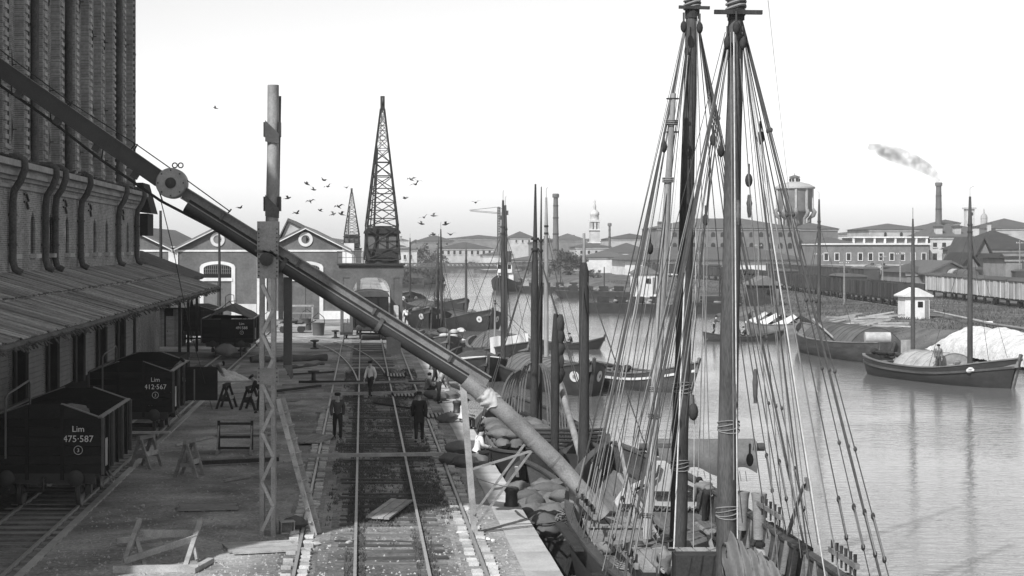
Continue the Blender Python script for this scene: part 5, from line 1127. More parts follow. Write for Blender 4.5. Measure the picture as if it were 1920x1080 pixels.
s = 385 / F
MB().b2(P(1530, 0, 385).x, P(1744, 0, 385).x, 384.6, 399, P(0, 459, 385).z, P(0, 456, 385).z).build('cornice', MAT['white'], b_); MB().b2(P(1532, 0, 385).x, P(1742, 0, 385).x, 384.8, 384.99, P(0, 500, 385).z, P(0, 496, 385).z).build('plinth_band', MAT['wall_pale'], b_)
m_ = MB(); hip_roof(m_, P(1534, 0, 385).x, P(1598, 0, 385).x, 385.5, 398, P(0, 455.8, 385).z, P(0, 443, 385).z); m_.build('hipped_roof', MAT['roof_far'], b_)
MB().b2(P(1602, 0, 388).x, P(1740, 0, 388).x, 388, 398, P(0, 457, 388).z, P(0, 446, 388).z).build('attic_wall', MAT['wall_brick'], b_)
for i in range(8): x = P(1602 + i * 19.6, 0, 387).x; MB().b2(x - .2, x + .2, 387.4, 387.99, P(0, 457, 387).z, P(0, 446, 387).z).build('attic_pier', MAT['white'], b_)
MB().b2(P(1600, 0, 387).x, P(1742, 0, 387).x, 387.2, 398.4, P(0, 446, 387).z, P(0, 443.5, 387).z).build('attic_coping', MAT['white'], b_)
b_ = building('white_villa', 1744, 1820, 444, 418, 388, 16, 'white two-storey building with dark windows and dormered roof', 'wall_pale', wins=[([1753, 1770, 1788, 1806], 455, 463, 7, False, False), ([1753, 1770, 1788, 1806], 475, 490, 7, False, False)])
for px in (1764, 1799, 1833): chimney_on(b_, px, 427, 442, 12, 388)
building('town_house', 1630, 1742, 430, 418, 440, 20, 'pale hip-roofed house behind the office range, left of smoking chimney', 'wall_pale', wins=[([1660, 1690, 1722], 438, 444, 5, True, False)])
b_ = building('town_house', 1700, 1890, 440, 414, 470, 30, 'broad dark-roofed house behind the white villa', 'wall_mid'); chimney_on(b_, 1858, 420, 434, 6, 470)
building('town_house', 1770, 1800, 418, 411, 520, 12, 'small house top beside the smoking chimney', 'wall_mid')
building('town_house', 1868, 1960, 428, 408, 500, 26, 'pale house with sloping roof at the far right horizon', 'wall_pale')
building('timber_shed', 1826, 1862, 492, 446, 300, 14, 'dark steep-gabled timber shed right of the white villa', 'wall_mid', 'wagon_far', gable=True)
building('timber_shed', 1806, 1834, 500, 476, 295, 10, 'low dark gabled shed left of the steep timber shed', 'wall_mid', 'wagon_far', gable=True)
building('timber_shed', 1858, 1895, 505, 478, 290, 12, 'low dark gabled shed right of the steep timber shed', 'wall_mid', 'wagon_far', gable=True)
building('goods_shed', 1840, 1960, 468, 430, 330, 22, 'large dark-roofed shed at the right edge behind white wagons', 'wall_mid', 'wagon_far')
building('plank_store', 1886, 1960, 484, 480, 270, 10, 'tall plank-walled store at the extreme right edge', 'wall_mid', 'wagon_far')
building('gable_shed', 1745, 1816, 512, 491, 280, 16, 'low shed with pale gable front amid the wagons', 'wall_pale', 'roof_far', gable=True, over=1)
building('long_roof_shed', 1700, 1756, 511, 495, 284, 14, 'low dark roof adjoining the pale-gabled shed', 'wall_mid', 'roof_far')
# bell tower stub and cupola
for px, pt_, pb_, w_, Y, lab in ((1820, 392, 425, 15, 620, 'square bell tower top above the right roofs'),):
    a = P(px, pb_, Y); s = Y / F; r = empty('bell_tower', (a.x, Y, 0), lab, 'tower')
    MB().b2(a.x - w_ * s / 2, a.x + w_ * s / 2, Y, Y + w_ * s, 0, P(0, pt_, Y).z).build('shaft', MAT['wall_pale'], r); MB().b2(a.x - w_ * s / 2 - .5, a.x + w_ * s / 2 + .5, Y - .5, Y + w_ * s + .5, P(0, pt_, Y).z, P(0, pt_ - 3, Y).z).build('cornice', MAT['wall_pale'], r)
    for d in (-3, 3): MB().b2(a.x + (d - 1.5) * s, a.x + (d + 1.5) * s, Y - .1, Y - .01, P(0, 404, Y).z, P(0, 398, Y).z).build('belfry_opening', MAT['black'], r)
a = P(1845, 414, 640); s = .2; r = empty('church_dome', (a.x, 640, 0), 'tiny church dome with lantern on the right horizon', 'dome')
MB().lathe([(6 * s, 0), (6 * s, P(0, 410, 640).z)], (a.x, 640, 0), 16).build('drum', MAT['wall_pale'], r); MB().lathe([(6.5 * s, P(0, 410, 640).z), (5.5 * s, P(0, 404, 640).z), (2 * s, P(0, 400, 640).z), (1.2 * s, P(0, 396, 640).z), (.1, P(0, 391, 640).z)], (a.x, 640, 0), 16).build('dome', MAT['dome_lead'], r)
def stack(px, pt_, w0, w1, Y, lab):
    a = P(px, pt_, Y); s = Y / F; r = empty('factory_chimney', (a.x, Y, 0), lab, 'chimney')
    MB().lathe([(w0 * s / 2, 0), ((w0 * .45 + w1 * .55) * s / 2, a.z * .55), (w1 * s / 2, a.z - 1)], (a.x, Y, 0), 20).build('shaft', M('chimney_brick', .10, .9, .25, .4, .1, .02), r)
    MB().lathe([(w1 * s / 2 + .25, a.z - 1), (w1 * s / 2 + .3, a.z - .2), (w1 * s / 2 + .1, a.z), (w1 * s / 3, a.z)], (a.x, Y, 0), 20).build('crown', MAT['chimney_brick'], r)
    for t in (.3, .5, .7, .85): MB().lathe([((w0 + (w1 - w0) * t) * s / 2 + .06, a.z * t - .15), ((w0 + (w1 - w0) * t) * s / 2 + .06, a.z * t + .15)], (a.x, Y, 0), 20).build('iron_band', MAT['wagon_far'], r)
    return a
sk_ = stack(1760, 342, 15, 9.5, 480, 'tall dark factory chimney trailing smoke at right')
stack(1042, 363, 13, 8.5, 430, 'tall slim brick chimney left of the church tower')
stack(1143, 418, 5, 4, 520, 'small thin chimney just right of the church tower')
stack(1237, 417, 8, 6, 520, 'short chimney at the left corner of the brick storehouse')
# smoke plume
pl_ = [P(1760, 341, 480), P(1752, 328, 481), P(1738, 316, 482), P(1718, 306, 483), P(1694, 296, 484), P(1664, 284, 486), P(1628, 274, 488)]
sm_ = MB().tube(pl_, [.7, 1.2, 1.7, 2.1, 2.4, 2.4, .9], 14)
ms = bpy.data.materials.new('smoke'); ms.use_nodes = True; n = ms.node_tree.nodes; l = ms.node_tree.links; n.clear()
ou = n.new('ShaderNodeOutputMaterial'); pv = n.new('ShaderNodeVolumePrincipled'); pv.inputs['Color'].default_value = (.02, .02, .02, 1); tc = n.new('ShaderNodeTexCoord'); nz = n.new('ShaderNodeTexNoise'); nz.inputs['Scale'].default_value = .32; nz.inputs['Detail'].default_value = 8; nz.inputs['Roughness'].default_value = .65
va = n.new('ShaderNodeVectorMath'); va.inputs[1].default_value = (7.3, 2.0, -3.1); l.new(tc.outputs['Object'], va.inputs[0]); l.new(va.outputs[0], nz.inputs[0]); mr = n.new('ShaderNodeMapRange'); mr.inputs[1].default_value = .41; mr.inputs[2].default_value = .64; mr.inputs[3].default_value = 0; mr.inputs[4].default_value = .42; l.new(nz.outputs[0], mr.inputs[0]); l.new(mr.outputs[0], pv.inputs['Density']); l.new(pv.outputs[0], ou.inputs['Volume'])
tag(sm_.build('smoke', ms), 'dark smoke drifting left from the tall factory chimney', 'smoke', kind='stuff')
# church bell tower
YC = 560; s = YC / F; c = P(1116, 464, YC); CT = empty('church_tower', (c.x, YC, 0), 'white domed church bell tower in the distance at centre', 'tower')
def cz(py): return H + (CY - py) * s
MB().b2(c.x - 9 * s, c.x + 9 * s, YC, YC + 18 * s, 0, cz(432)).build('shaft', MAT['wall_pale'], CT)
for z_, w_ in ((456, 10.5), (432, 11), (414, 10.5)): MB().b2(c.x - w_ * s, c.x + w_ * s, YC - .4, YC + 18 * s + .4, cz(z_), cz(z_ - 2)).build('cornice', MAT['white'], CT)
for d in (-6.5, 0, 6.5): MB().b2(c.x + (d - 2) * s, c.x + (d + 2) * s, YC + .2, YC + 17 * s, cz(430), cz(416)).build('belfry_pier', MAT['wall_pale'], CT)
MB().b2(c.x - 7 * s, c.x + 7 * s, YC + 1, YC + 15 * s, cz(430), cz(416)).build('belfry_core', MAT['wall_mid'], CT)
MB().lathe([(8 * s, cz(412)), (8 * s, cz(404)), (9 * s, cz(403)), (8.6 * s, cz(398)), (5 * s, cz(394)), (3 * s, cz(393)), (3 * s, cz(388)), (3.4 * s, cz(387)), (1.5 * s, cz(382)), (.4, cz(378)), (.1, cz(374))], (c.x, YC + 9 * s, 0), 16).build('dome', MAT['wall_pale'], CT)
# centre-left town
for args in ((752, 782, 468, 463, 520, 16, 'small white house by the left bank below the crane cab', 'wall_pale', [([759, 770], 478, 486, 4, False, False)]), (782, 850, 452, 440, 640, 20, 'low grey-roofed house row left of the channel', 'wall_mid', [([800, 820, 838], 456, 460, 3, False, False)]), (822, 925, 466, 454, 600, 18, 'long white-walled house with red-dark roof by the bridge', 'wall_pale', [(list(range(830, 922, 11)), 470, 477, 4, False, False)]), (842, 962, 447, 440, 760, 30, 'broad dark factory roof on the centre horizon', 'wall_mid', []), (957, 1002, 446, 433, 700, 24, 'pale house with pyramid roof left of the slim chimney', 'wall_pale', [([968, 980, 992], 450, 455, 3, False, False)]), (906, 962, 478, 472, 540, 14, 'low white shed behind the steam tug', 'wall_pale', []), (960, 1035, 488, 480, 520, 14, 'low grey wall building behind moored masts', 'wall_mid', [([975, 990, 1005, 1020], 492, 497, 4, False, False)]), (1046, 1100, 450, 437, 640, 30, 'broad dark roof right of the slim chimney', 'wall_mid', []), (1080, 1146, 463, 455, 500, 16, 'white-walled house beneath the church tower', 'wall_pale', [([1090, 1104, 1118, 1132], 470, 476, 4, False, False)]), (1100, 1185, 482, 470, 455, 14, 'low white shed before the church tower', 'white', []), (1146, 1236, 448, 437, 620, 26, 'long pale factory roof right of the church tower', 'wall_pale', []), (1140, 1228, 474, 455, 470, 18, 'dark-roofed house left of the brick storehouse', 'wall_pale', [([1160, 1180, 1200], 478, 484, 4, False, False)]), (1000, 1060, 455, 446, 680, 20, 'grey house behind the slim chimney', 'wall_mid', []), (690, 760, 462, 452, 560, 20, 'house row hidden behind the large crane', 'wall_mid', []), (1570, 1640, 440, 434, 640, 20, 'low pale factory range between storehouse and town houses', 'wall_pale', []), (560, 660, 452, 444, 620, 20, 'low house row behind the far crane', 'wall_mid', [])):
    building('town_house', *args[:6], args[6], args[7], wins=args[8])
# row of tiny distant roofs to close the horizon
k = 0
for px in range(690, 1930, 27):
    k += 1; Y = 760 + (k * 37 % 7) * 50; pe_ = 449 + (k * 7 % 5) * 2
    o = building('distant_house', px, px + 17 + (k * 13 % 17), pe_, pe_ - 4 - k % 3, Y, 14, 'faint house roof on the far horizon', 'wall_mid' if k % 3 else 'wall_pale', group='faint houses on the horizon', gable=(k % 4 == 0))
    if k % 2: chimney_on(o, px + 8, pe_ - 7, pe_, 3, Y, 'wall_mid')
# bridge over the canal
BR = empty('canal_bridge', (40, 500, 0), 'low dark girder bridge crossing the far end of the canal', 'bridge')
YG = 500; x0, x1 = P(690, 0, YG).x, P(1010, 0, YG).x
MB().b2(x0, x1, YG, YG + 6, P(0, 505, YG).z, P(0, 500, YG).z).build('deck', MAT['steel'], BR)
for y in (YG, YG + 6):
    for z_ in (500, 494): MB().bar((x0, y, P(0, z_, YG).z), (x1, y, P(0, z_, YG).z), .25, .25).build('girder_chord', MAT['steel'], BR)
    m_ = MB()
    for i in range(40): xa = x0 + (x1 - x0) * i / 40; xb = x0 + (x1 - x0) * (i + 1) / 40; m_.bar((xa, y, P(0, 500, YG).z), (xb, y, P(0, 494, YG).z), .18); m_.bar((xb, y, P(0, 500, YG).z), (xa, y, P(0, 494, YG).z), .18)
    tag(m_.build('girder_lattice', MAT['steel'], BR), kind='stuff')
for px in (740, 815, 882, 950): x = P(px, 0, YG).x; MB().b2(x - .9, x + .9, YG - .3, YG + 6.3, WZ - 1, P(0, 505, YG).z - .01).build('pier', MAT['wall_mid'], BR)
# tower crane on the skyline
YQ = 620; TC = empty('tower_crane', P(936, 470, YQ) * V((1, 1, 0)) if False else (P(936, 0, YQ).x, YQ, 0), 'thin tower crane on the skyline above the bridge', 'crane')
def T(px, py, dy=0): v = P(px, py, YQ); v.y += dy; return v
m_ = MB()
for s in (-1, 1):
    for d in (0, 3): m_.bar((T(936 + s * 2.6, 0).x, YQ + d, 0), T(936 + s * 1.8, 388, d), .22)
TM = m_.build('mast_posts', MAT['wagon_far'], TC); m_ = MB()
for i in range(12): y0_, y1_ = 446 - i * 4.8, 446 - (i + 1) * 4.8; m_.bar(T(933.6, y0_), T(938.2, y1_), .22); m_.bar(T(938.4, y0_), T(933.8, y1_), .22)
tag(m_.build('mast_lattice', MAT['wagon_far'], TC), kind='stuff')
for a, b_ in (((880, 394), (952, 400)), ((882, 396), (950, 402)), ((880, 394), (936, 388)), ((936, 388), (951, 399))): MB().bar(T(*a), T(*b_), .16).build('jib_member', MAT['wagon_far'], TC)
MB().box(T(949, 399), (1.5, 2, 1.6)).build('counterweight', MAT['wagon_far'], TC); MB().box(T(940, 408), (1.4, 2, 1.6)).build('cabin', MAT['wagon_far'], TC)
# ---------------------------------------------------------------- goods wagons in the yard
def far_wagon(kind, label, group):
    r = empty('goods_wagon', (0, 0, 0), label, 'wagon', group); L = 8.6; W = 2.8
    mat = {'open': 'wagon_far', 'van': 'wagon_far', 'white': 'wagon_white', 'tank': 'wagon_far'}[kind]
    MB().box((0, L / 2, .95), (2.4, L, .24)).build('underframe', MAT['steel_dark'], r, False)
    for y in (1.6, L - 1.6):
        for s in (-1, 1): MB().lathe([(.1, -.07), (.46, -.06), (.46, .06), (.1, .07)], (s * .76, y, .47), 14, Matrix.Rotation(rad(90), 4, 'Y')).build('wheel', MAT['steel_dark'], r, False)
    if kind == 'tank':
        MB().tube([(0, .3, 2.2), (0, .5, 2.2), (0, L - .5, 2.2), (0, L - .3, 2.2)], [1.0, 1.15, 1.15, 1.0], 18).build('tank', M('tank_paint', .16, .6, .3, .5, .05, .01, vary=.75), r, False); MB().lathe([(.35, 3.2), (.35, 3.7), (.2, 3.78)], (0, L / 2, 0), 10).build('filler_dome', MAT['wagon_far'], r, False)
        for y in (2, L - 2): MB().tube([(1.17 * math.cos(a * .4), y, 2.2 + 1.17 * math.sin(a * .4)) for a in range(17)], .05, 4).build('tank_strap', MAT['wagon_far'], r, False)
        return r
    zt = 2.75 if kind == 'open' else 3.05
    for k in range(9):
        y0_, y1_ = L * k / 9, L * (k + 1) / 9
        for s in (-1, 1): MB().b2(s * (W / 2 - .06), s * W / 2, y0_ + .015, y1_ - .015, 1.07, zt).build('side_plank', MAT[mat], r, False)
    for y in (0, L): MB().b2(-W / 2 + .07, W / 2 - .07, y - .03, y + .03, 1.07, zt).build('end_wall', MAT[mat], r, False)
    for k in range(5):
        y = .1 + (L - .2) * k / 4
        for s in (-1, 1): MB().box((s * (W / 2 + .05), y, (1.07 + zt) / 2), (.09, .12, zt - 1.0)).build('side_post', MAT['wagon_far' if kind != 'white' else 'wall_pale'], r, False)
    for s in (-1, 1): MB().b2(s * (W / 2 + .012), s * (W / 2 + .06), L / 2 - .8, L / 2 + .8, 1.1, zt - .1).build('door', MAT[mat], r, False)
    if kind == 'open': MB().b2(-W / 2 + .1, W / 2 - .1, .1, L - .1, 1.07, 1.9).build('load', MAT['gravel_pile' if False else 'wagon_far'], r, False)
    else: MB().prism([(-W / 2 - .15, -.1, zt - .02)] + [(-(W / 2 + .15) * math.cos(math.pi * i / 8), -.1, zt + .02 + .32 * math.sin(math.pi * i / 8)) for i in range(9)] + [(W / 2 + .15, -.1, zt - .02)], (0, L + .2, 0)).build('roof', MAT['roof_far'], r, False)
    return r
ORD = ['nearest', 'second', 'third', 'fourth', 'fifth', 'sixth', 'seventh', 'eighth', 'ninth', 'tenth', 'eleventh', 'twelfth', 'thirteenth']
def row(kinds, a, b_, n_, group, lab):
    a, b_ = V(a), V(b_); rz = -math.atan2((b_ - a).x, (b_ - a).y); L = (b_ - a).length / n_; proto = {}
    for i in range(n_):
        kd = kinds[i % len(kinds)]
        if kd not in proto: o = far_wagon(kd, lab[kd], group); proto[kd] = o
        else: o = copy_tree(proto[kd])
        p = a.lerp(b_, i / n_); o.location = (p.x, p.y, 0.0); o.rotation_euler = (0, 0, rz); sc = L / 9.3; o.scale = (1, sc, 1)
        o['label'] = ORD[i] + ' of row: ' + lab[kd]
for (a, b_) in (((60.6, 183), (72, 330)), ((71.8, 168), (85, 290)), ((95, 262), (103, 370)), ((88, 290), (97, 420))):
    rt_ = struct('yard_track', MB().bar((a[0], a[1], -.02), (b_[0], b_[1], -.02), 2.6, .12), g_bank)
    for s in (-.76, .76): railbar('rail', [(a[0] + s, a[1]), (b_[0] + s, b_[1])], rt_, .14)
row(['open', 'open', 'open', 'van', 'open'], (61.2, 190), (71, 318), 13, 'dark wagons along the bank', {'open': 'dark open wagon in the row along the grassy bank', 'van': 'dark covered van in the row along the grassy bank'})
row(['white'], (72.0, 172), (78.6, 234), 6, 'white wagons by the signal hut', {'white': 'weathered white goods van behind the white hut'})
row(['tank', 'tank', 'van'], (96, 268), (102, 345), 8, 'tank wagons in the yard', {'tank': 'tank wagon in the middle of the yard', 'van': 'dark van among the tank wagons'})
row(['van', 'open', 'van'], (89.5, 300), (96, 400), 10, 'back row of dark wagons', {'van': 'dark van in the back row before the office range', 'open': 'dark open wagon in the back row before the office range'})
row(['van', 'open'], (104, 268), (107, 310), 4, 'dark vans at right', {'van': 'dark van behind the white vans', 'open': 'dark open wagon behind the white vans'})
row(['open', 'van', 'open'], (74, 345), (70, 430), 8, 'far wagons by the goods shed', {'open': 'distant dark open wagon before the white-walled shed', 'van': 'distant dark van before the white-walled shed'})
# huts on the bank
def hut(px0, px1, py, h_, d_, wall, roof, label, gable=True):
    a, b_ = G(px0, py), G(px1, py); r = empty('bank_hut', ((a.x + b_.x) / 2, a.y, 0), label, 'hut'); w_ = b_.x - a.x; xm = (a.x + b_.x) / 2; Y = a.y
    MB().b2(a.x, b_.x, Y, Y + d_, -.5, h_).build('wall', MAT[wall], r)
    MB().prism([(a.x - .3, Y - .3, h_ - .08), (b_.x + .3, Y - .3, h_ - .08), (b_.x + .3, Y - .3, h_ + .06), (xm, Y - .3, h_ + w_ * .33), (a.x - .3, Y - .3, h_ + .06)], (0, d_ + .6, 0)).build('roof', MAT[roof], r)
    MB().b2(xm + w_ * .02, xm + w_ * .22, Y - .05, Y - .004, h_ * .5, h_ * .75).build('window', MAT['black'], r); MB().b2(xm + w_ * .3, xm + w_ * .46, Y - .05, Y - .004, 0, h_ * .8).build('door', MAT['wall_mid'], r)
    return r
hut(1697, 1743, 597, 2.15, 2.2, 'white', 'white', 'small white signal hut on the grassy bank by the white vans')
hut(1190, 1232, 551, 3.0, 4, 'white', 'roof_tile', 'white-walled hut by the pontoons at the far bank')
hut(1412, 1462, 572, 2.4, 4, 'wood_dark', 'roof_tile', 'dark open shed among the rigging on the far bank')
for (px, pt_, py, lab) in ((1535, 470, 566, 'tall telegraph pole left in the yard before dark wagons'), (1583, 486, 572, 'telegraph pole second from left in the wagon yard'), (1688, 470, 560, 'telegraph pole before the tank wagons'), (1655, 476, 545, 'slim signal pole between the tank wagons'), (1912, 450, 545, 'telegraph pole near the extreme right edge'), (1422, 455, 545, 'telegraph pole behind the right-hand ship mast'), (1310, 470, 540, 'telegraph pole seen between the ship masts')):
    a = G(px, py); h_ = P(px, pt_, a.y).z; r = empty('telegraph_pole', (a.x, a.y, 0), lab, 'pole', 'yard poles')
    MB().tube([(0, 0, -.3), (0, 0, h_)], [.16, .09], 8).build('pole', MAT['wood'], r, False); MB().bar((-.6, 0, h_ - .5), (.6, 0, h_ - .5), .1).build('crossarm', MAT['wood'], r, False)
    for x in (-.5, -.25, .25, .5): MB().lathe([(.04, 0), (.05, .1), (.02, .14)], (x, 0, h_ - .45), 6).build('insulator', MAT['white'], r, False)
# gravel pile, barrier pole
def pile(u, v):
    x = 43.2 + 5.0 * u; y = 97 + 34 * v; h_ = (math.sin(math.pi * u) ** .5) * (min(1, math.sin(math.pi * v) * 3.5) ** .7) * 1.85
    return (x - .5 * h_ * 0, y, -1.0 + h_ * (1 + .25 * noise.noise(V((x * .6, y * .35, 0)))) + .12 * noise.noise(V((x * 2.5, y * 2.5, 4))))
tag(MB().grid(pile, 40, 140).build('gravel_heap', MAT['gravel_pile']), 'long white heap of crushed stone on the right bank', 'gravel')
a, b_, c = G(1752, 584, .5), G(1855, 606, .4), G(1930, 618, .4); BP = empty('barrier_pole', (a.x, a.y, 0), 'long pale jointed pole lying along the bank right of the hut', 'pole')
MB().tube([a, b_], [.09, .12], 8).build('pole', MAT['wood_pale'], BP); MB().tube([b_ - V((.3, 0, 0)), c], [.12, .13], 8).build('pole', MAT['wood'], BP); MB().tube([b_ - V((.25, 0, 0)), b_ + V((.25, 0, 0))], .17, 8).build('pole_joint', MAT['white'], BP)
for px, py in ((1852, 606), (1900, 613), (1770, 587)): q = G(px, py); MB().bar((q.x, q.y, -.3), (q.x, q.y, .4), .12).build('stake', MAT['wood_dark'], BP)
for i in range(26):
    q = G(R.uniform(1560, 1680), R.uniform(598, 615)); 
    if i == 0: TP = empty('timber_pile', (q.x, q.y, 0), 'loose poles and planks heaped on the bank behind the two-hatch boat', 'timber')
    MB().bar((q.x - 1.2, q.y, R.uniform(0, .4)), (q.x + 1.4, q.y + R.uniform(-1, 1), R.uniform(0, .7)), .12).build('pole', MAT['wood_pale'], TP)
# trees
def tree(px, py, w_px, h_px, Y, label, n_=1500, base=None):
    s = Y / F; c = P(px, py, Y); zb = 0 if base is None else base; w_, h_ = w_px * s / 2, h_px * s / 2
    r = empty('tree', (c.x, Y, zb), label, 'tree', 'trees along the canal')
    tk = MB().tube([(c.x, Y, zb - .3), (c.x + .2, Y, zb + (c.z - zb) * .5), (c.x - .1, Y, c.z)], [w_ * .09, w_ * .07, w_ * .04], 8)
    for k in range(6): a = k * 1.05; tk.tube([(c.x, Y, zb + (c.z - zb) * .5), (c.x + w_ * .6 * math.cos(a), Y + w_ * .6 * math.sin(a), c.z + h_ * .2 * math.sin(k * 2))], [w_ * .05, w_ * .015], 5)
    tk.build('trunk', MAT['bark'], r)
    m_ = MB(); rr = random.Random(int(px)); cl = []
    for k in range(22):
        a, b2_ = rr.uniform(0, 6.28), rr.uniform(-.8, 1); q = math.sqrt(1 - b2_ * b2_ * .9) * rr.uniform(.4, .95); cl.append(V((c.x + w_ * q * math.cos(a), Y + w_ * q * math.sin(a), c.z + h_ * b2_ * .8)))
    ls = max(.12, min(w_, h_) * .075)
    for k in range(n_):
        o = cl[rr.randrange(22)]; d = V((rr.gauss(0, 1), rr.gauss(0, 1), rr.gauss(0, .8))) * (min(w_, h_) * .17); p = o + d
        u, v = V((rr.uniform(-1, 1), rr.uniform(-1, 1), rr.uniform(-1, 1))) * ls, V((rr.uniform(-1, 1), rr.uniform(-1, 1), rr.uniform(-1, 1))) * ls
        m_.add([p - u, p + v, p + u, p - v], [(0, 1, 2, 3)])
    m_.build('crown', MAT['leaf'], r)
for a in ((1066, 494, 62, 56, 420, 'broad dark tree on the bank below the slim chimney', 2200), (800, 480, 44, 44, 560, 'tree by the long white house near the bridge', 1200), (828, 490, 30, 24, 545, 'low tree at the left end of the bridge', 900), (775, 488, 26, 26, 540, 'small tree beside the white house under the crane', 900), (1030, 505, 36, 26, 410, 'low bush left of the broad dark tree', 900), (1112, 515, 40, 20, 380, 'low bush right of the broad dark tree', 900), (990, 500, 34, 22, 450, 'bush behind the moored masts near the tug', 800), (885, 500, 34, 20, 530, 'bush at the right end of the bridge', 800), (1780, 512, 20, 14, 300, 'low shrub among the wagons', 500)): tree(*a[:5], a[5], a[6])
# ================================================================== QUAY CLUTTER
def plank_panel(px, py, w_, d_, rz, n_, label, mat='wood_x', z=.05, along='x', tilt=0.0):
    q = G(px, py); r = empty('boarding_platform', (q.x, q.y, 0), label, 'board', rz=rz)
    for i in range(n_):
        if along == 'x': MB().box((R.uniform(-.05, .05), -d_ / 2 + d_ * (i + .5) / n_, z + R.uniform(-.008, .008) + tilt * i), (w_ + R.uniform(-.08, .08), d_ / n_ - .02, .045)).build('plank', MAT[mat], r, False)
        else: MB().box((-w_ / 2 + w_ * (i + .5) / n_, R.uniform(-.06, .06), z + R.uniform(-.008, .008)), (w_ / n_ - .015, d_ + R.uniform(-.1, .1), .045)).build('plank', MAT[mat], r, False)
    for s in (-.35, .35):
        if along == 'x': MB().box((w_ * s, 0, z - .045), (.1, d_, .04)).build('batten', MAT['wood_dark'], r, False)
        else: MB().box((0, d_ * s, z - .045), (w_, .1, .04)).build('batten', MAT['wood_dark'], r, False)
    return r
plank_panel(388, 953, 1.55, 1.15, .12, 5, 'weathered plank panel lying flat left of the lattice pillar')
plank_panel(492, 1030, 1.6, 1.25, .28, 5, 'plank panel lying half in sunlight at the foot of the pillar', 'wood_pale')
plank_panel(732, 962, .62, 3.2, -.22, 4, 'narrow pale gangplank lying between the rails in the foreground', 'wood_pale', .12, 'y')
plank_panel(590, 828, 1.0, 2.6, -.25, 4, 'dark plank panel lying across the left crane rail beside walking man', 'wood_y', .1, 'y')
plank_panel(575, 740, 2.0, 1.2, .02, 3, 'low board beside the long planks near the trestle', 'wood_x')
plank_panel(455, 816, 1.9, .9, .1, 3, 'thin boards lying behind the lattice pillar', 'wood_x', .06)
def hand_barrow(px, py, label):
    q = G(px, py); r = empty('hand_barrow', (q.x, q.y, 0), label, 'barrow', 'slatted hand barrows')
    for i in range(6): MB().box((-.4 + i * .16, 0, .14), (.09, 1.7, .04)).build('slat', MAT['wood_pale'], r, False)
    for y in (-.75, 0, .75): MB().tube([(-.55, y, .22), (-.45, y, .1), (.45, y, .1), (.55, y, .22)], .04, 6).build('bearer', MAT['wood_dark'], r, False)
    return r
hand_barrow(822, 785, 'slatted hand barrow lying near the man in the coat'); hand_barrow(742, 708, 'slatted hand barrow between rails below the conveyor'); hand_barrow(757, 745, 'slatted hand barrow beside the long planks on the track')
def beam(p0, p1, label, w_=.14, h_=.12, mat='wood_x', z=.12):
    a, b_ = G(*p0), G(*p1); a.z = b_.z = z; c = (a + b_) / 2
    r = MB().bar(a, b_, w_, h_).build('long_plank', MAT[mat], loc=(c.x, c.y, 0)); return tag(r, label, 'plank')
beam((355, 876), (522, 868), 'long plank on the ground running from trestle to pillar', mat='wood_dark'); beam((524, 868), (832, 864), 'long pale plank laid across all rails in the foreground', .2, .1, 'wood_pale', .22)
beam((520, 750), (832, 742), 'long plank laid across the rails behind the walking men', .2, .12, 'wood_pale', .2); beam((518, 738), (600, 728), 'short dark plank left of the rails', .2, .1, 'wood_dark'); beam((530, 729), (800, 721), 'long thin plank crossing the rails behind the blurred man', .1, .1, 'wood_x', .18); beam((560, 722), (880, 722), 'farthest long plank crossing the rails', .12, .12, 'wood_dark', .16); beam((760, 730), (900, 728), 'gangplank running from rails to the stave barge', .3, .07, 'wood_x', .3)
beam((395, 712), (490, 706), 'plank beside the sack carrier', .2, .1, 'wood_x'); beam((845, 735), (1000, 800), 'dark gangway plank sloping from quay to the barges', .25, .1, 'wood_dark', .35)
for (p0, p1, lab, wd, mt) in (((470, 760), (560, 752), 'short plank lying just right of the pillar behind the ladder', .2, 'wood_x'), ((385, 742), (480, 735), 'plank lying left of the pillar by the trestles', .18, 'wood_pale'), ((540, 704), (625, 699), 'thin dark plank before the rolled tarpaulin', .14, 'wood_dark'), ((596, 776), (640, 757), 'loose board end lying by the left crane rail', .2, 'wood_x'), ((330, 838), (396, 822), 'stray lath lying near the sawing frame', .09, 'wood_pale'), ((420, 905), (470, 896), 'broken lath lying left of the pillar foot', .08, 'wood_x'), ((700, 758), (800, 772), 'crooked pole lying across the track behind the coated man', .1, 'wood_dark')): beam(p0, p1, lab, wd, .07, mt, .06)
def trestle(px, py, L_, h_, rz, label, lean=0.0, mat='wood'):
    q = G(px, py); r = empty('trestle', (q.x, q.y, 0), label, 'trestle', 'wooden trestles on the quay', rz)
    MB().box((0, 0, h_), (L_, .12, .12)).build('top_beam', MAT[mat], r, False)
    for x in (-L_ / 2 + .12, L_ / 2 - .12):
        for s in (-1, 1): MB().bar((x, 0, h_), (x, s * .34, 0), .09, .09, (1, 0, 0)).build('leg', MAT[mat], r, False)
        MB().bar((x, -.22, .38), (x, .22, .38), .05, .12).build('leg_tie', MAT[mat], r, False)
    for s in (-1, 1): MB().bar((-L_ / 2 + .12, s * .2, .45), (L_ / 2 - .12, s * .2, .45), .04, .14).build('stretcher', MAT['wood_pale' if s < 0 else mat], r, False)
    return r
trestle(274, 876, 1.0, .95, 1.2, 'A-shaped trestle with a plank on it beside the wagons'); trestle(355, 893, .9, 1.05, 1.35, 'A-shaped trestle standing alone, nearest to the pillar')
trestle(425, 765, 1.2, 1.0, 1.45, 'trestle under the planks by the sack carrier', mat='wood_dark'); trestle(470, 768, 1.0, .95, 1.3, 'trestle touching the lattice pillar from behind', mat='wood_dark')
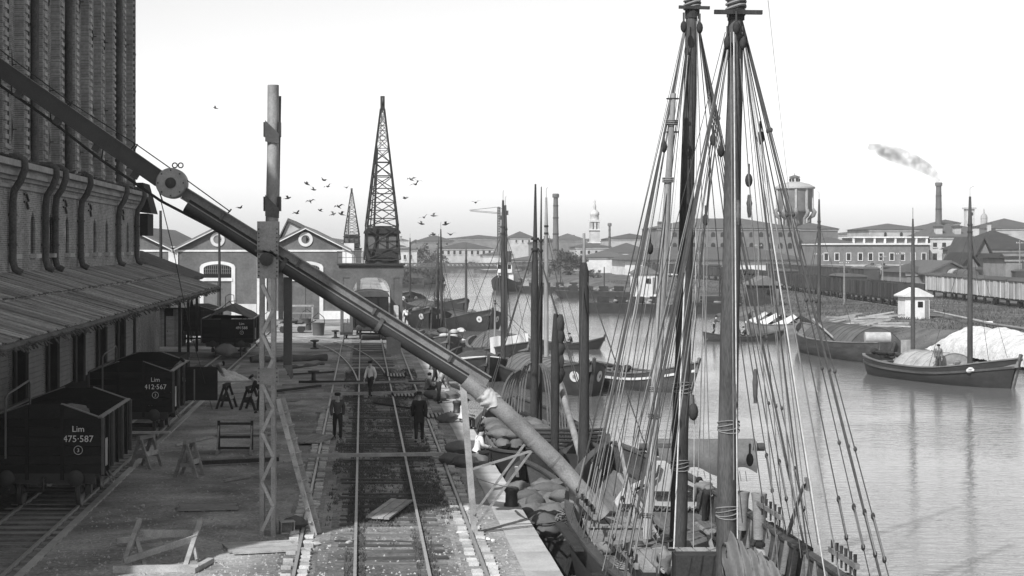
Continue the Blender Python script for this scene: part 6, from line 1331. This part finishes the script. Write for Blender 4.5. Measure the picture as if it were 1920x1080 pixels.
a = G(274, 876); tag(MB().bar((a.x - .9, a.y + .1, 1.05), (a.x + .75, a.y - .1, 1.1), .2, .06).build('trestle_plank', MAT['wood_pale']), 'pale plank resting on the trestle beside wagon 475-587', 'plank')
a = G(430, 765); tag(MB().bar((a.x - 1.4, a.y + .2, 1.08), (a.x + 1.2, a.y, 1.14), .32, .06).build('trestle_plank', MAT['wood_pale']), 'plank on trestles where the sack carrier bends', 'plank')
# box frame
q = G(440, 850); FRM = empty('sawing_frame', (q.x, q.y, 0), 'open rectangular timber frame standing left of the lattice pillar', 'frame')
for x in (-.55, .55):
    MB().bar((q.x + x, q.y + .3, 0), (q.x + x, q.y + .3, 1.05), .09).build('upright', MAT['wood_dark'], FRM); MB().bar((q.x + x, q.y - .6, .05), (q.x + x, q.y + 1.0, .05), .08).build('foot', MAT['wood'], FRM); MB().bar((q.x + x, q.y - .5, .1), (q.x + x, q.y + .3, .9), .05).build('brace', MAT['wood'], FRM)
for z in (.95, .5, .14): MB().bar((q.x - .55, q.y + .3, z), (q.x + .55, q.y + .3, z), .06, .08).build('cross_rail', MAT['wood_dark'], FRM)
# broken trestle, lower left
BT = empty('broken_trestle', G(300, 1065), 'overturned broken timber trestle in the lower left foreground', 'trestle')
def bt(a, b_, w_, h_, nm, mat='wood_pale'): MB().bar(a, b_, w_, h_).build(nm, MAT[mat], BT)
def g3(px, py, z): return G(px, py, z)
bt(g3(212, 1068, .06), g3(372, 1066, .06), .12, .16, 'sill_beam'); bt(g3(360, 1070, .06), g3(396, 1050, .06), .14, .1, 'sill_end'); bt(g3(230, 1062, .1), g3(262, 975, .75), .1, .08, 'leg'); bt(g3(348, 1062, .1), g3(376, 975, .75), .1, .09, 'leg'); bt(g3(272, 1062, .05), g3(254, 1005, .5), .09, .06, 'leg'); bt(g3(370, 1050, .05), g3(362, 1010, .45), .08, .06, 'leg'); bt(g3(232, 1052, .2), g3(368, 1008, .5), .05, .13, 'diagonal_board'); bt(g3(248, 1000, .5), g3(370, 1000, .5), .05, .16, 'cross_board'); bt(g3(218, 1014, .15), g3(345, 998, .15), .1, .12, 'rear_beam')
# bollard, switch posts
def bollard(loc, s, label):
    return tag(MB().lathe([(.20, 0), (.20, .06), (.165, .1), (.155, .34), (.19, .4), (.2, .46), (.17, .5), (.05, .52)], (0, 0, 0), 20).build('mooring_bollard', MAT['steel_dark'], None, False, loc), label, 'bollard', 'mooring bollards')
bollard((3.92, 44.8, .01), 1, 'iron mooring bollard on the coping near the conveyor spout'); bollard((3.9, 70, .01), 1, 'iron mooring bollard by the working men farther along'); bollard((3.9, 95, .01), 1, 'far iron mooring bollard near the crane')
for px, py, lab in ((588, 716, 'low iron capstan standing left of the left crane rail'), (590, 654, 'small iron capstan in the sunlit ground near the siding curve'), (629, 634, 'tiny iron capstan beyond the siding curve')):
    q = G(px, py); tag(MB().lathe([(.3, 0), (.3, .06), (.12, .12), (.1, .45), (.3, .5), (.3, .58), (.05, .62)], (0, 0, 0), 12).build('capstan', MAT['steel_dark'], None, False, (q.x, q.y, 0)), lab, 'capstan')
# iron buckets, handcart
for px, py, lab in ((597, 629, 'round iron tub with hoop handle near the warehouse doors'), (575, 619, 'iron tub standing behind the hoop-handled tub'), (504, 624, 'iron tub seen through the lattice pillar')):
    q = G(px, py); r = empty('iron_tub', (q.x, q.y, 0), lab, 'tub', 'iron tubs')
    MB().lathe([(.42, 0), (.5, .95), (.54, .98), (.5, 1.0), (.46, .95), (.4, .4)], (0, 0, 0), 20).build('tub', M('tub_iron', .085, .5, .3, 2, .1, .01), r, False)
    MB().tube([(-.5, 0, .95), (-.42, 0, 1.4), (0, 0, 1.75), (.42, 0, 1.4), (.5, 0, .95)], .03, 6).build('handle', MAT['steel_dark'], r, False)
q = G(548, 624); r = empty('handcart', (q.x, q.y, 0), 'loaded handcart with small wheels before the right warehouse door', 'cart')
MB().box((0, 0, .62), (2.2, 1.3, .14)).build('platform', MAT['wood_pale'], r, False)
for x in (-.7, .7):
    for y in (-.6, .6): MB().lathe([(.08, -.05), (.3, -.04), (.3, .04), (.08, .05)], (x, y, .3), 14, Matrix.Rotation(rad(90), 4, 'X')).build('wheel', MAT['steel_dark'], r, False)
MB().bar((1.1, 0, .6), (1.9, 0, 1.0), .08).build('drawbar', MAT['wood_dark'], r, False); lumps(r, 5, (-.8, .8, -.4, .4, .8, 1.0), 'canvas', 'load', .35, 3)
q = G(565, 622); r = empty('goal_frame', (q.x, q.y, 0), 'tall timber goods frame by the tubs', 'frame')
for x in (-.9, .9): MB().bar((x, 0, 0), (x, 0, 2.1), .14).build('upright', MAT['wood_pale'], r, False)
MB().bar((-1, 0, 2.1), (1, 0, 2.1), .14).build('crosspiece', MAT['wood_pale'], r, False); MB().bar((-.9, 0, 1.5), (.9, 0, 1.5), .1).build('rail', MAT['wood'], r, False)
# canvas rolls, rubble, box and bundle
for (p0, p1, rr, lab) in (((470, 680), (612, 676), .28, 'long rolled dark tarpaulin lying beyond the planks'), ((545, 692), (606, 684), .12, 'thin rolled cloth lying before the long tarpaulin')):
    a, b_ = G(*p0), G(*p1); c = (a + b_) / 2; tag(MB().tube([a.lerp(b_, i / 8) + V((0, 0, rr * .6 + .05 * math.sin(i * 2))) for i in range(9)], [rr * (.7 + .25 * math.sin(i * 1.7)) for i in range(9)], 10).build('rolled_tarpaulin', MAT['canvas'], loc=(c.x, c.y, 0)), lab, 'tarpaulin')
def heap(u, v): a = v * 2 * math.pi; r_ = u; c = G(412, 712); return (c.x + 1.5 * r_ * math.cos(a), c.y + 3 * r_ * math.sin(a), .55 * (1 - r_ ** 1.5) * (1 + .3 * noise.noise(V((r_ * 5 * math.cos(a), r_ * 5 * math.sin(a), 0)))))
tag(MB().grid(heap, 12, 30).build('rubble_heap', MAT['gravel_pile']), 'low pale rubble heap by the sack carrier', 'rubble')
q = G(538, 1000); r = empty('wooden_crate', (q.x, q.y, 0), 'small open wooden crate at the foot of the lattice pillar', 'crate', rz=.2)
for (c, d) in (((0, 0, .02), (.34, .3, .03)), ((-.16, 0, .15), (.02, .3, .26)), ((.16, 0, .15), (.02, .3, .26)), ((0, .14, .15), (.3, .02, .26)), ((0, 0, .29), (.36, .3, .02))): MB().box(c, d).build('crate_board', MAT['wood_pale'], r, False)
q = G(553, 994); tag(MB().ell((0, 0, .16), (.3, .22, .17), 14, 8, .5, None, 4).build('cloth_bundle', MAT['sack'], None, False, (q.x, q.y, 0)), 'crumpled cloth bundle beside the small crate', 'bundle')
for (px, py, w_, lab) in ((867, 1001, .28, 'bright paper scrap lying by the right crane rail'), (655, 1020, .16, 'pale stone lying left of the track'), (925, 1017, .1, 'small paper scrap on the earth beside coping'), (915, 1014, .12, 'crumpled paper on the earth beside coping'), (590, 1022, .22, 'flat pale stone near the left crane rail'), (268, 951, .12, 'rounded stone lying beside the plank panel')):
    q = G(px, py); tag(MB().ell((0, 0, .03), (w_ * .6, w_ * .6, .05), 7, 4, .6, None, px).build('scrap', MAT['white' if 'paper' in lab else 'stone'], None, False, (q.x, q.y, 0)), lab, 'litter')
for i, (px, py, rz, z) in enumerate(((848, 872, .2, 0), (872, 876, -.3, 0), (896, 872, .4, 0), (860, 868, .1, .3), (884, 866, -.1, .3), (840, 792, .3, 0), (826, 752, .8, 0), (845, 748, .2, 0), (812, 748, -.2, 0))):
    q = G(px, py); sack((q.x, q.y, z), rz, ['full sack at the left end of the quay-edge heap', 'full sack low in the middle of the quay-edge heap', 'full sack at the right end of the quay-edge heap', 'sack on top of the quay-edge heap, left', 'sack on top of the quay-edge heap, right', 'single sack lying by the coping behind the coated man', 'sack lying at the bending man\'s feet', 'sack right of the bending man', 'sack left of the bending man'][i], 'sacks on the quay edge', 0, 1.1)
q = G(440, 690); sack((q.x + .1, q.y - 8, 1.3), .5, 'plump sack carried near the trestles by the wagons', 'sacks on the quay edge', .5, 1.5)
sack((-8.5, 44.6, 2.05), .3, 'pale sack lying inside the nearest wagon', 'sacks in wagons', 0, 1.2); sack((-7.9, 46, 2.1), .1, 'dark sack roll across the nearest wagon', 'sacks in wagons', 0, 1.4)
# ================================================================== PEOPLE
def skin_obj(name, vs, es, rs, mat, parent, sub=1):
    me = bpy.data.meshes.new(name); me.from_pydata(vs, es, []); me.materials.append(mat)
    o = bpy.data.objects.new(name, me); COL.objects.link(o); o.parent = parent
    sm = o.modifiers.new('skin', 'SKIN'); sm.use_smooth_shade = True
    for i, d in enumerate(me.skin_vertices[0].data): d.radius = rs[i] if isinstance(rs[i], tuple) else (rs[i], rs[i]); d.use_root = (i == 0)
    if sub: ss = o.modifiers.new('sub', 'SUBSURF'); ss.levels = sub; ss.render_levels = sub
    return o
def person(loc, rz, label, pose='walk', top='cloth_grey', bot='cloth_dark', hat='cap', h=1.68, coat=False, phase=1):
    r = empty('person', loc, label, 'person', None, rz); k = h / 1.72
    J = dict(hip=(0, 0, .93), waist=(0, 0, 1.08), chest=(0, .01, 1.30), neck=(0, .01, 1.47), head=(0, .03, 1.58), crown=(0, .03, 1.66), nose=(0, .13, 1.57))
    for s, q in ((-1, 'l'), (1, 'r')):
        J['sh' + q] = (s * .19, 0, 1.40); J['el' + q] = (s * .225, -.02, 1.13); J['wr' + q] = (s * .2, .06, .89); J['hd' + q] = (s * .195, .09, .81)
        J['th' + q] = (s * .10, 0, .88); J['kn' + q] = (s * .11, .02, .49); J['an' + q] = (s * .11, -.02, .09); J['to' + q] = (s * .13, .14, .04)
    if pose == 'walk':
        for s, q in ((phase, 'l'), (-phase, 'r')):
            J['kn' + q] = (J['kn' + q][0], .06 + .10 * s, .50); J['an' + q] = (J['an' + q][0], .20 * s - .02, .09 if s > 0 else .14); J['to' + q] = (J['to' + q][0], .20 * s + .14, .04)
            J['el' + q] = (J['el' + q][0], -.10 * s, 1.13); J['wr' + q] = (J['wr' + q][0], -.14 * s + .06, .9); J['hd' + q] = (J['hd' + q][0], -.14 * s + .09, .82)
    if pose in ('bend', 'lean'):
        a = rad(75 if pose == 'bend' else 32); c, s_ = math.cos(a), math.sin(a)
        for kx in ('waist', 'chest', 'neck', 'head', 'crown', 'nose', 'shl', 'shr'): x, y, z = J[kx]; J[kx] = (x, y * c + (z - .93) * s_, .93 + (z - .93) * c - y * s_)
        for q, s2 in (('l', -1), ('r', 1)): x, y, z = J['sh' + q]; J['el' + q] = (s2 * .2, y + .08, z - .27); J['wr' + q] = (s2 * .17, y + .2, z - .48); J['hd' + q] = (s2 * .16, y + .24, z - .55)
        J['knl'] = (-.11, .12, .5); J['anl'] = (-.12, .14, .09); J['tol'] = (-.13, .3, .04); J['anr'] = (.12, -.18, .09); J['knr'] = (.11, -.04, .5); J['tor'] = (.13, -.02, .04)
    if pose in ('sit', 'squat'):
        dz = -.50 if pose == 'sit' else -.62
        for kx in J: x, y, z = J[kx]; J[kx] = (x, y, z + dz)
        for q, s2 in (('l', -1), ('r', 1)):
            J['kn' + q] = (s2 * .16, .42, .43 if pose == 'sit' else .50); J['an' + q] = (s2 * .15, .40 if pose == 'sit' else .16, .09); J['to' + q] = (s2 * .16, .55 if pose == 'sit' else .32, .04)
            J['el' + q] = (s2 * .24, .14, 1.16 + dz); J['wr' + q] = (s2 * .16, .36, 1.08 + dz); J['hd' + q] = (s2 * .13, .44, 1.05 + dz)
        for kx in ('waist', 'chest', 'neck', 'head', 'crown', 'nose', 'shl', 'shr'): x, y, z = J[kx]; J[kx] = (x, y + (z - .43) * .22, z - .03)
    if pose == 'row':
        for q, s2 in (('l', -1), ('r', 1)): J['el' + q] = (s2 * .2, .22, 1.22); J['wr' + q] = (s2 * .12, .45, 1.2); J['hd' + q] = (s2 * .1, .52, 1.2)
        for kx in ('chest', 'neck', 'head', 'crown', 'nose', 'shl', 'shr'): x, y, z = J[kx]; J[kx] = (x, y + .14, z - .03)
        J['anr'] = (.12, -.25, .09); J['tor'] = (.13, -.1, .04)
    J = {a: tuple(k * c for c in b_) for a, b_ in J.items()}
    chain = [('hip', 'waist'), ('waist', 'chest'), ('chest', 'neck'), ('neck', 'head'), ('head', 'crown'), ('head', 'nose')]
    for q in 'lr': chain += [('chest', 'sh' + q), ('sh' + q, 'el' + q), ('el' + q, 'wr' + q), ('wr' + q, 'hd' + q), ('hip', 'th' + q), ('th' + q, 'kn' + q), ('kn' + q, 'an' + q), ('an' + q, 'to' + q)]
    rad_ = dict(hip=(.12, .10), waist=(.12, .095), chest=(.15, .11), neck=.055, head=(.082, .098), crown=(.07, .08), nose=.02)
    for q in 'lr': rad_.update({'sh' + q: .06, 'el' + q: .042, 'wr' + q: .03, 'hd' + q: (.036, .02), 'th' + q: .085, 'kn' + q: .055, 'an' + q: .042, 'to' + q: (.045, .03)})
    names = list(J); idx = {n_: i for i, n_ in enumerate(names)}
    vs = [J[n_] for n_ in names]; es = [(idx[a], idx[b_]) for a, b_ in chain]; rs = [rad_[n_] for n_ in names]
    for q, s2 in (('l', -1), ('r', 1)):     # five fingers
        h0 = V(J['hd' + q]); d = (h0 - V(J['wr' + q])).normalized(); sd_ = V((1, 0, 0)) if abs(d.x) < .7 else V((0, 1, 0)); lt = d.cross(sd_).normalized()
        for f in range(5):
            ln = (.05, .075, .085, .078, .06)[f]; o = lt * ((f - 2) * .018)
            p1 = h0 + o + d * (.03 if f else 0) + (lt * -.02 if f == 0 else V((0, 0, 0))); p2 = p1 + d * ln * .9 + sd_ * (.02 * -s2)
            b0 = len(vs); vs += [tuple(p1), tuple(p2)]; rs += [.010, .008]; es += [(idx['hd' + q], b0), (b0, b0 + 1)]
    body = skin_obj('body', vs, es, rs, MAT['skin'], r)
    def garment(nm, keys, links, grow, mat):
        ii = {n_: i for i, n_ in enumerate(keys)}; skin_obj(nm, [J[n_] for n_ in keys], [(ii[a], ii[b_]) for a, b_ in links], [tuple((c + grow) for c in (rad_[n_] if isinstance(rad_[n_], tuple) else (rad_[n_],) * 2)) for n_ in keys], MAT[mat], r)
    garment('trousers', ['hip', 'waist', 'thl', 'knl', 'anl', 'thr', 'knr', 'anr'], [('hip', 'waist'), ('hip', 'thl'), ('thl', 'knl'), ('knl', 'anl'), ('hip', 'thr'), ('thr', 'knr'), ('knr', 'anr')], .018, bot)
    garment('jacket' if coat else 'shirt', ['waist', 'chest', 'hip', 'shl', 'ell', 'wrl', 'shr', 'elr', 'wrr'] , [('waist', 'chest'), ('waist', 'hip'), ('chest', 'shl'), ('shl', 'ell'), ('ell', 'wrl'), ('chest', 'shr'), ('shr', 'elr'), ('elr', 'wrr')], .036 if coat else .024, top)
    if coat and pose in ('walk', 'stand'):
        MB().lathe([(.19 * k, .72 * k), (.185 * k, .9 * k), (.165 * k, 1.1 * k)], (0, 0, 0), 14, Matrix.Diagonal((1, .8, 1, 1))).build('coat_skirt', MAT[top], r, False)
    for q in 'lr': skin_obj('shoe', [J['an' + q], J['to' + q]], [(0, 1)], [(.055, .055), (.055, .04)], MAT['cloth_dark'], r, 1)
    c = V(J['crown']); fd = (V(J['nose']) - V(J['head'])).normalized(); up = (V(J['crown']) - V(J['head'])).normalized()
    m4 = Matrix((fd.cross(up).normalized(), fd, up)).transposed().to_4x4()
    if hat == 'brim': MB().lathe([(.17, -.01), (.175, .0), (.1, .015), (.095, .09), (.07, .11), (.02, .1)], c + up * .01, 16, m4).build('hat', MAT['cloth_dark'], r, False)
    elif hat == 'cap': MB().lathe([(.1, -.03), (.115, .02), (.1, .06), (.03, .075)], c + up * .0, 14, m4).box(c + m4.to_3x3() @ V((0, .12, -.005)), (.13, .1, .015)).build('cap', MAT['cloth_dark'], r, False)
    else: MB().ell(c - fd * .025 + up * .005, (.088, .1, .085), 12, 8, .05, m4).build('hair', MAT['hair'], r, False)
    return r
PI = math.pi
person(G(633, 826), PI, 'man in dark sweater walking towards the camera beside the left rail', 'walk', 'cloth_grey', 'cloth_dark', 'cap')
person(G(786, 831), 0, 'man in long dark coat and hat walking away between the tracks', 'walk', 'cloth_dark', 'cloth_dark', 'brim', 1.74, True, -1)
person(G(695, 746), PI * .75, 'man in pale shirt stepping across the long planks on the track', 'walk', 'shirt_white', 'cloth_dark', 'cap', 1.66)
person(G(822, 757), -1.0, 'man in grey shirt leaning forward over sacks at quay edge', 'lean', 'shirt_mid', 'cloth_dark', 'brim')
person(G(800, 742), -1.3, 'crouching man left of the leaning man at quay edge', 'squat', 'shirt_mid', 'cloth_dark', 'hair')
q = G(893, 872); person((q.x, q.y, .0), -1.35, 'man in white shirt sitting on the coping above the sack barge', 'sit', 'shirt_white', 'cloth_dark', 'hair')
q = G(866, 806); person((q.x, q.y, 0), -1.2, 'man in pale shirt sitting by the quay edge behind the prop', 'sit', 'shirt_white', 'cloth_dark', 'cap')
q = G(815, 722); person((q.x, q.y, 0), -1.4, 'man bending low beside the barges behind the leaning man', 'bend', 'cloth_grey', 'cloth_dark', 'cap')
q = G(393, 722); person((q.x, q.y, 0), -1.2, 'sack carrier bending between wagons and trestles', 'bend', 'shirt_mid', 'cloth_grey', 'cap')
person((-7.6, 61.2, 1.05), 1.2, 'man in dark cap standing inside the open-door wagon', 'stand', 'cloth_dark', 'cloth_dark', 'cap', 1.6)
person((-7.2, 64.4, 1.05), -1.6, 'pale-shirted man stooping inside the open-door wagon', 'lean', 'shirt_mid', 'cloth_dark', 'cap')
q = G(268, 655); person((q.x, q.y, 0), .8, 'man standing by the plank hut door under the awning', 'stand', 'shirt_mid', 'cloth_dark', 'cap')
q = G(490, 775); person((q.x, q.y, 0), 1.5, 'man in dark clothes stooping behind the lattice pillar', 'lean', 'cloth_dark', 'cloth_dark', 'cap')
person(P(1332, 935, 42.6) * V((1, 1, 0)) + V((0, 0, ZD + .1)), .2, 'sailor leaning into the deck house of the foreground ship', 'bend', 'shirt_mid', 'cloth_dark', 'hair')
q = P(1245, 1075, 35.5); person((q.x, q.y, ZD + .05), PI, 'sailor squatting on the ship deck beside the left mast', 'squat', 'shirt_mid', 'cloth_grey', 'brim')
q = P(1440, 1075, 35); person((q.x, q.y, ZD), 1.4, 'sailor standing by the ship rail near the bundled sail', 'squat', 'cloth_grey', 'cloth_dark', 'cap')
person((7.9, 51.5, WZ + .45), -2.6, 'man in white shirt squatting aboard the dark lighter', 'squat', 'shirt_white', 'cloth_dark', 'hair')
q = pxw(1072, 655); person((q.x, q.y, WZ + .15), PI / 2, 'lone man sitting in the small rowing boat', 'sit', 'cloth_grey', 'cloth_dark', 'cap')
q = pxw(1339, 640); person((q.x, q.y, WZ + .5), -PI / 2, 'rower standing at the stern of the long rowing boat', 'row', 'cloth_grey', 'cloth_dark', 'cap', 1.75)
tag(MB().tube([(q.x + .5, q.y - .1, WZ + 1.75), (q.x - 1.0, q.y - .5, WZ - .2)], .03, 5).build('rowing_oar', MAT['wood']), 'oar held by the standing rower in the canal', 'oar')
for dx, lab in ((49, 'passenger sitting amidships in the long rowing boat, left one'), (59, 'passenger sitting amidships in the long rowing boat, right one')):
    q = pxw(1339 + dx, 640); person((q.x, q.y, WZ + .12), PI / 2, lab, 'sit', 'cloth_dark', 'cloth_dark', 'cap')
q = V((34.5, 102.2, 0)); person((q.x, q.y, WZ + .62), PI, 'boatman standing on the cargo boat with pale hatches', 'stand', 'shirt_mid', 'cloth_grey', 'cap')
q = G(763, 612); person((q.x, q.y, 0), .4, 'worker in white shirt near the crane leg by the barges', 'lean', 'shirt_white', 'cloth_dark', 'cap')
# ================================================================== BIRDS
def bird(loc, rz, label, group, fly=True, s=1.0):
    r = empty('pigeon', loc, label, 'bird', group, rz); r.scale = (s, s, s)
    MB().tube([(0, -.2, .0), (0, -.1, .0), (0, .02, .01), (0, .1, .03), (0, .15, .06), (0, .19, .055)], [.015, .035, .055, .04, .028, .006], 8).build('body', M('feather', .10, .8, .3, 4, 0), r, False)
    if fly:
        for sd_ in (-1, 1): MB().add([(sd_ * .03, .07, .03), (sd_ * .03, -.05, .02), (sd_ * .2, -.06, .10), (sd_ * .36, -.1, .06), (sd_ * .2, .06, .12)], [(0, 1, 2, 4), (4, 2, 3)] if sd_ > 0 else [(4, 2, 1, 0), (3, 2, 4)]).build('wing', MAT['feather'], r, False)
    else:
        for sd_ in (-1, 1): MB().ell((sd_ * .045, -.04, .015), (.018, .13, .04), 6, 4).build('wing', MAT['feather'], r, False)
    MB().add([(-.03, -.28, -.01), (.03, -.28, -.01), (.012, -.18, .005), (-.012, -.18, .005)], [(0, 1, 2, 3)]).build('tail', MAT['steel_dark'], r, False)
    return r
for i, (px, py, Y) in enumerate(((607, 338, 62), (588, 356, 66), (635, 388, 60), (556, 400, 64), (582, 378, 70), (625, 402, 66), (771, 337, 55), (779, 346, 60), (795, 408, 60), (813, 405, 64), (836, 421, 55), (892, 380, 62), (450, 390, 62), (404, 203, 80), (600, 395, 75), (650, 352, 80), (760, 372, 70), (783, 340, 66), (640, 402, 58), (540, 372, 60), (812, 440, 64), (575, 345, 60), (615, 350, 64), (790, 420, 58), (845, 440, 60))):
    o = bird(P(px, py, Y), R.uniform(-2.2, 2.2), ['pigeon on the wing', 'gliding pigeon', 'small bird flying'][i % 3] + ' ' + ('near the large crane jib' if 640 < px < 860 else 'over the gabled warehouse' if px > 500 else 'in the sky right of the silo'), 'birds flying over the quay', True, .62); o.rotation_euler = (R.uniform(-.4, .4), R.uniform(-.5, .5), R.uniform(0, 6))
for i in range(64):
    Y = 55 + 44.5 * (i + R.uniform(0, .9)) / 64; bird((X0 + R.uniform(.1, .42), Y, 10.05), R.uniform(0, 6.28), 'pigeon roosting on the brick cornice of the silo', 'pigeons on the cornice', False, R.uniform(1.0, 1.35))
# ================================================================== HAZE
mh = bpy.data.materials.new('haze'); mh.use_nodes = True; n = mh.node_tree.nodes; l = mh.node_tree.links; n.clear()
ou = n.new('ShaderNodeOutputMaterial'); pv = n.new('ShaderNodeVolumePrincipled'); pv.inputs['Color'].default_value = (.95, .95, .95, 1); pv.inputs['Density'].default_value = .00024; pv.inputs['Anisotropy'].default_value = 0.0
l.new(pv.outputs[0], ou.inputs['Volume'])
tag(MB().b2(-2700, 2700, -950, 5200, -5.5, 48).build('haze', mh), 'pale summer haze lying over the whole harbour', 'haze', kind='stuff')
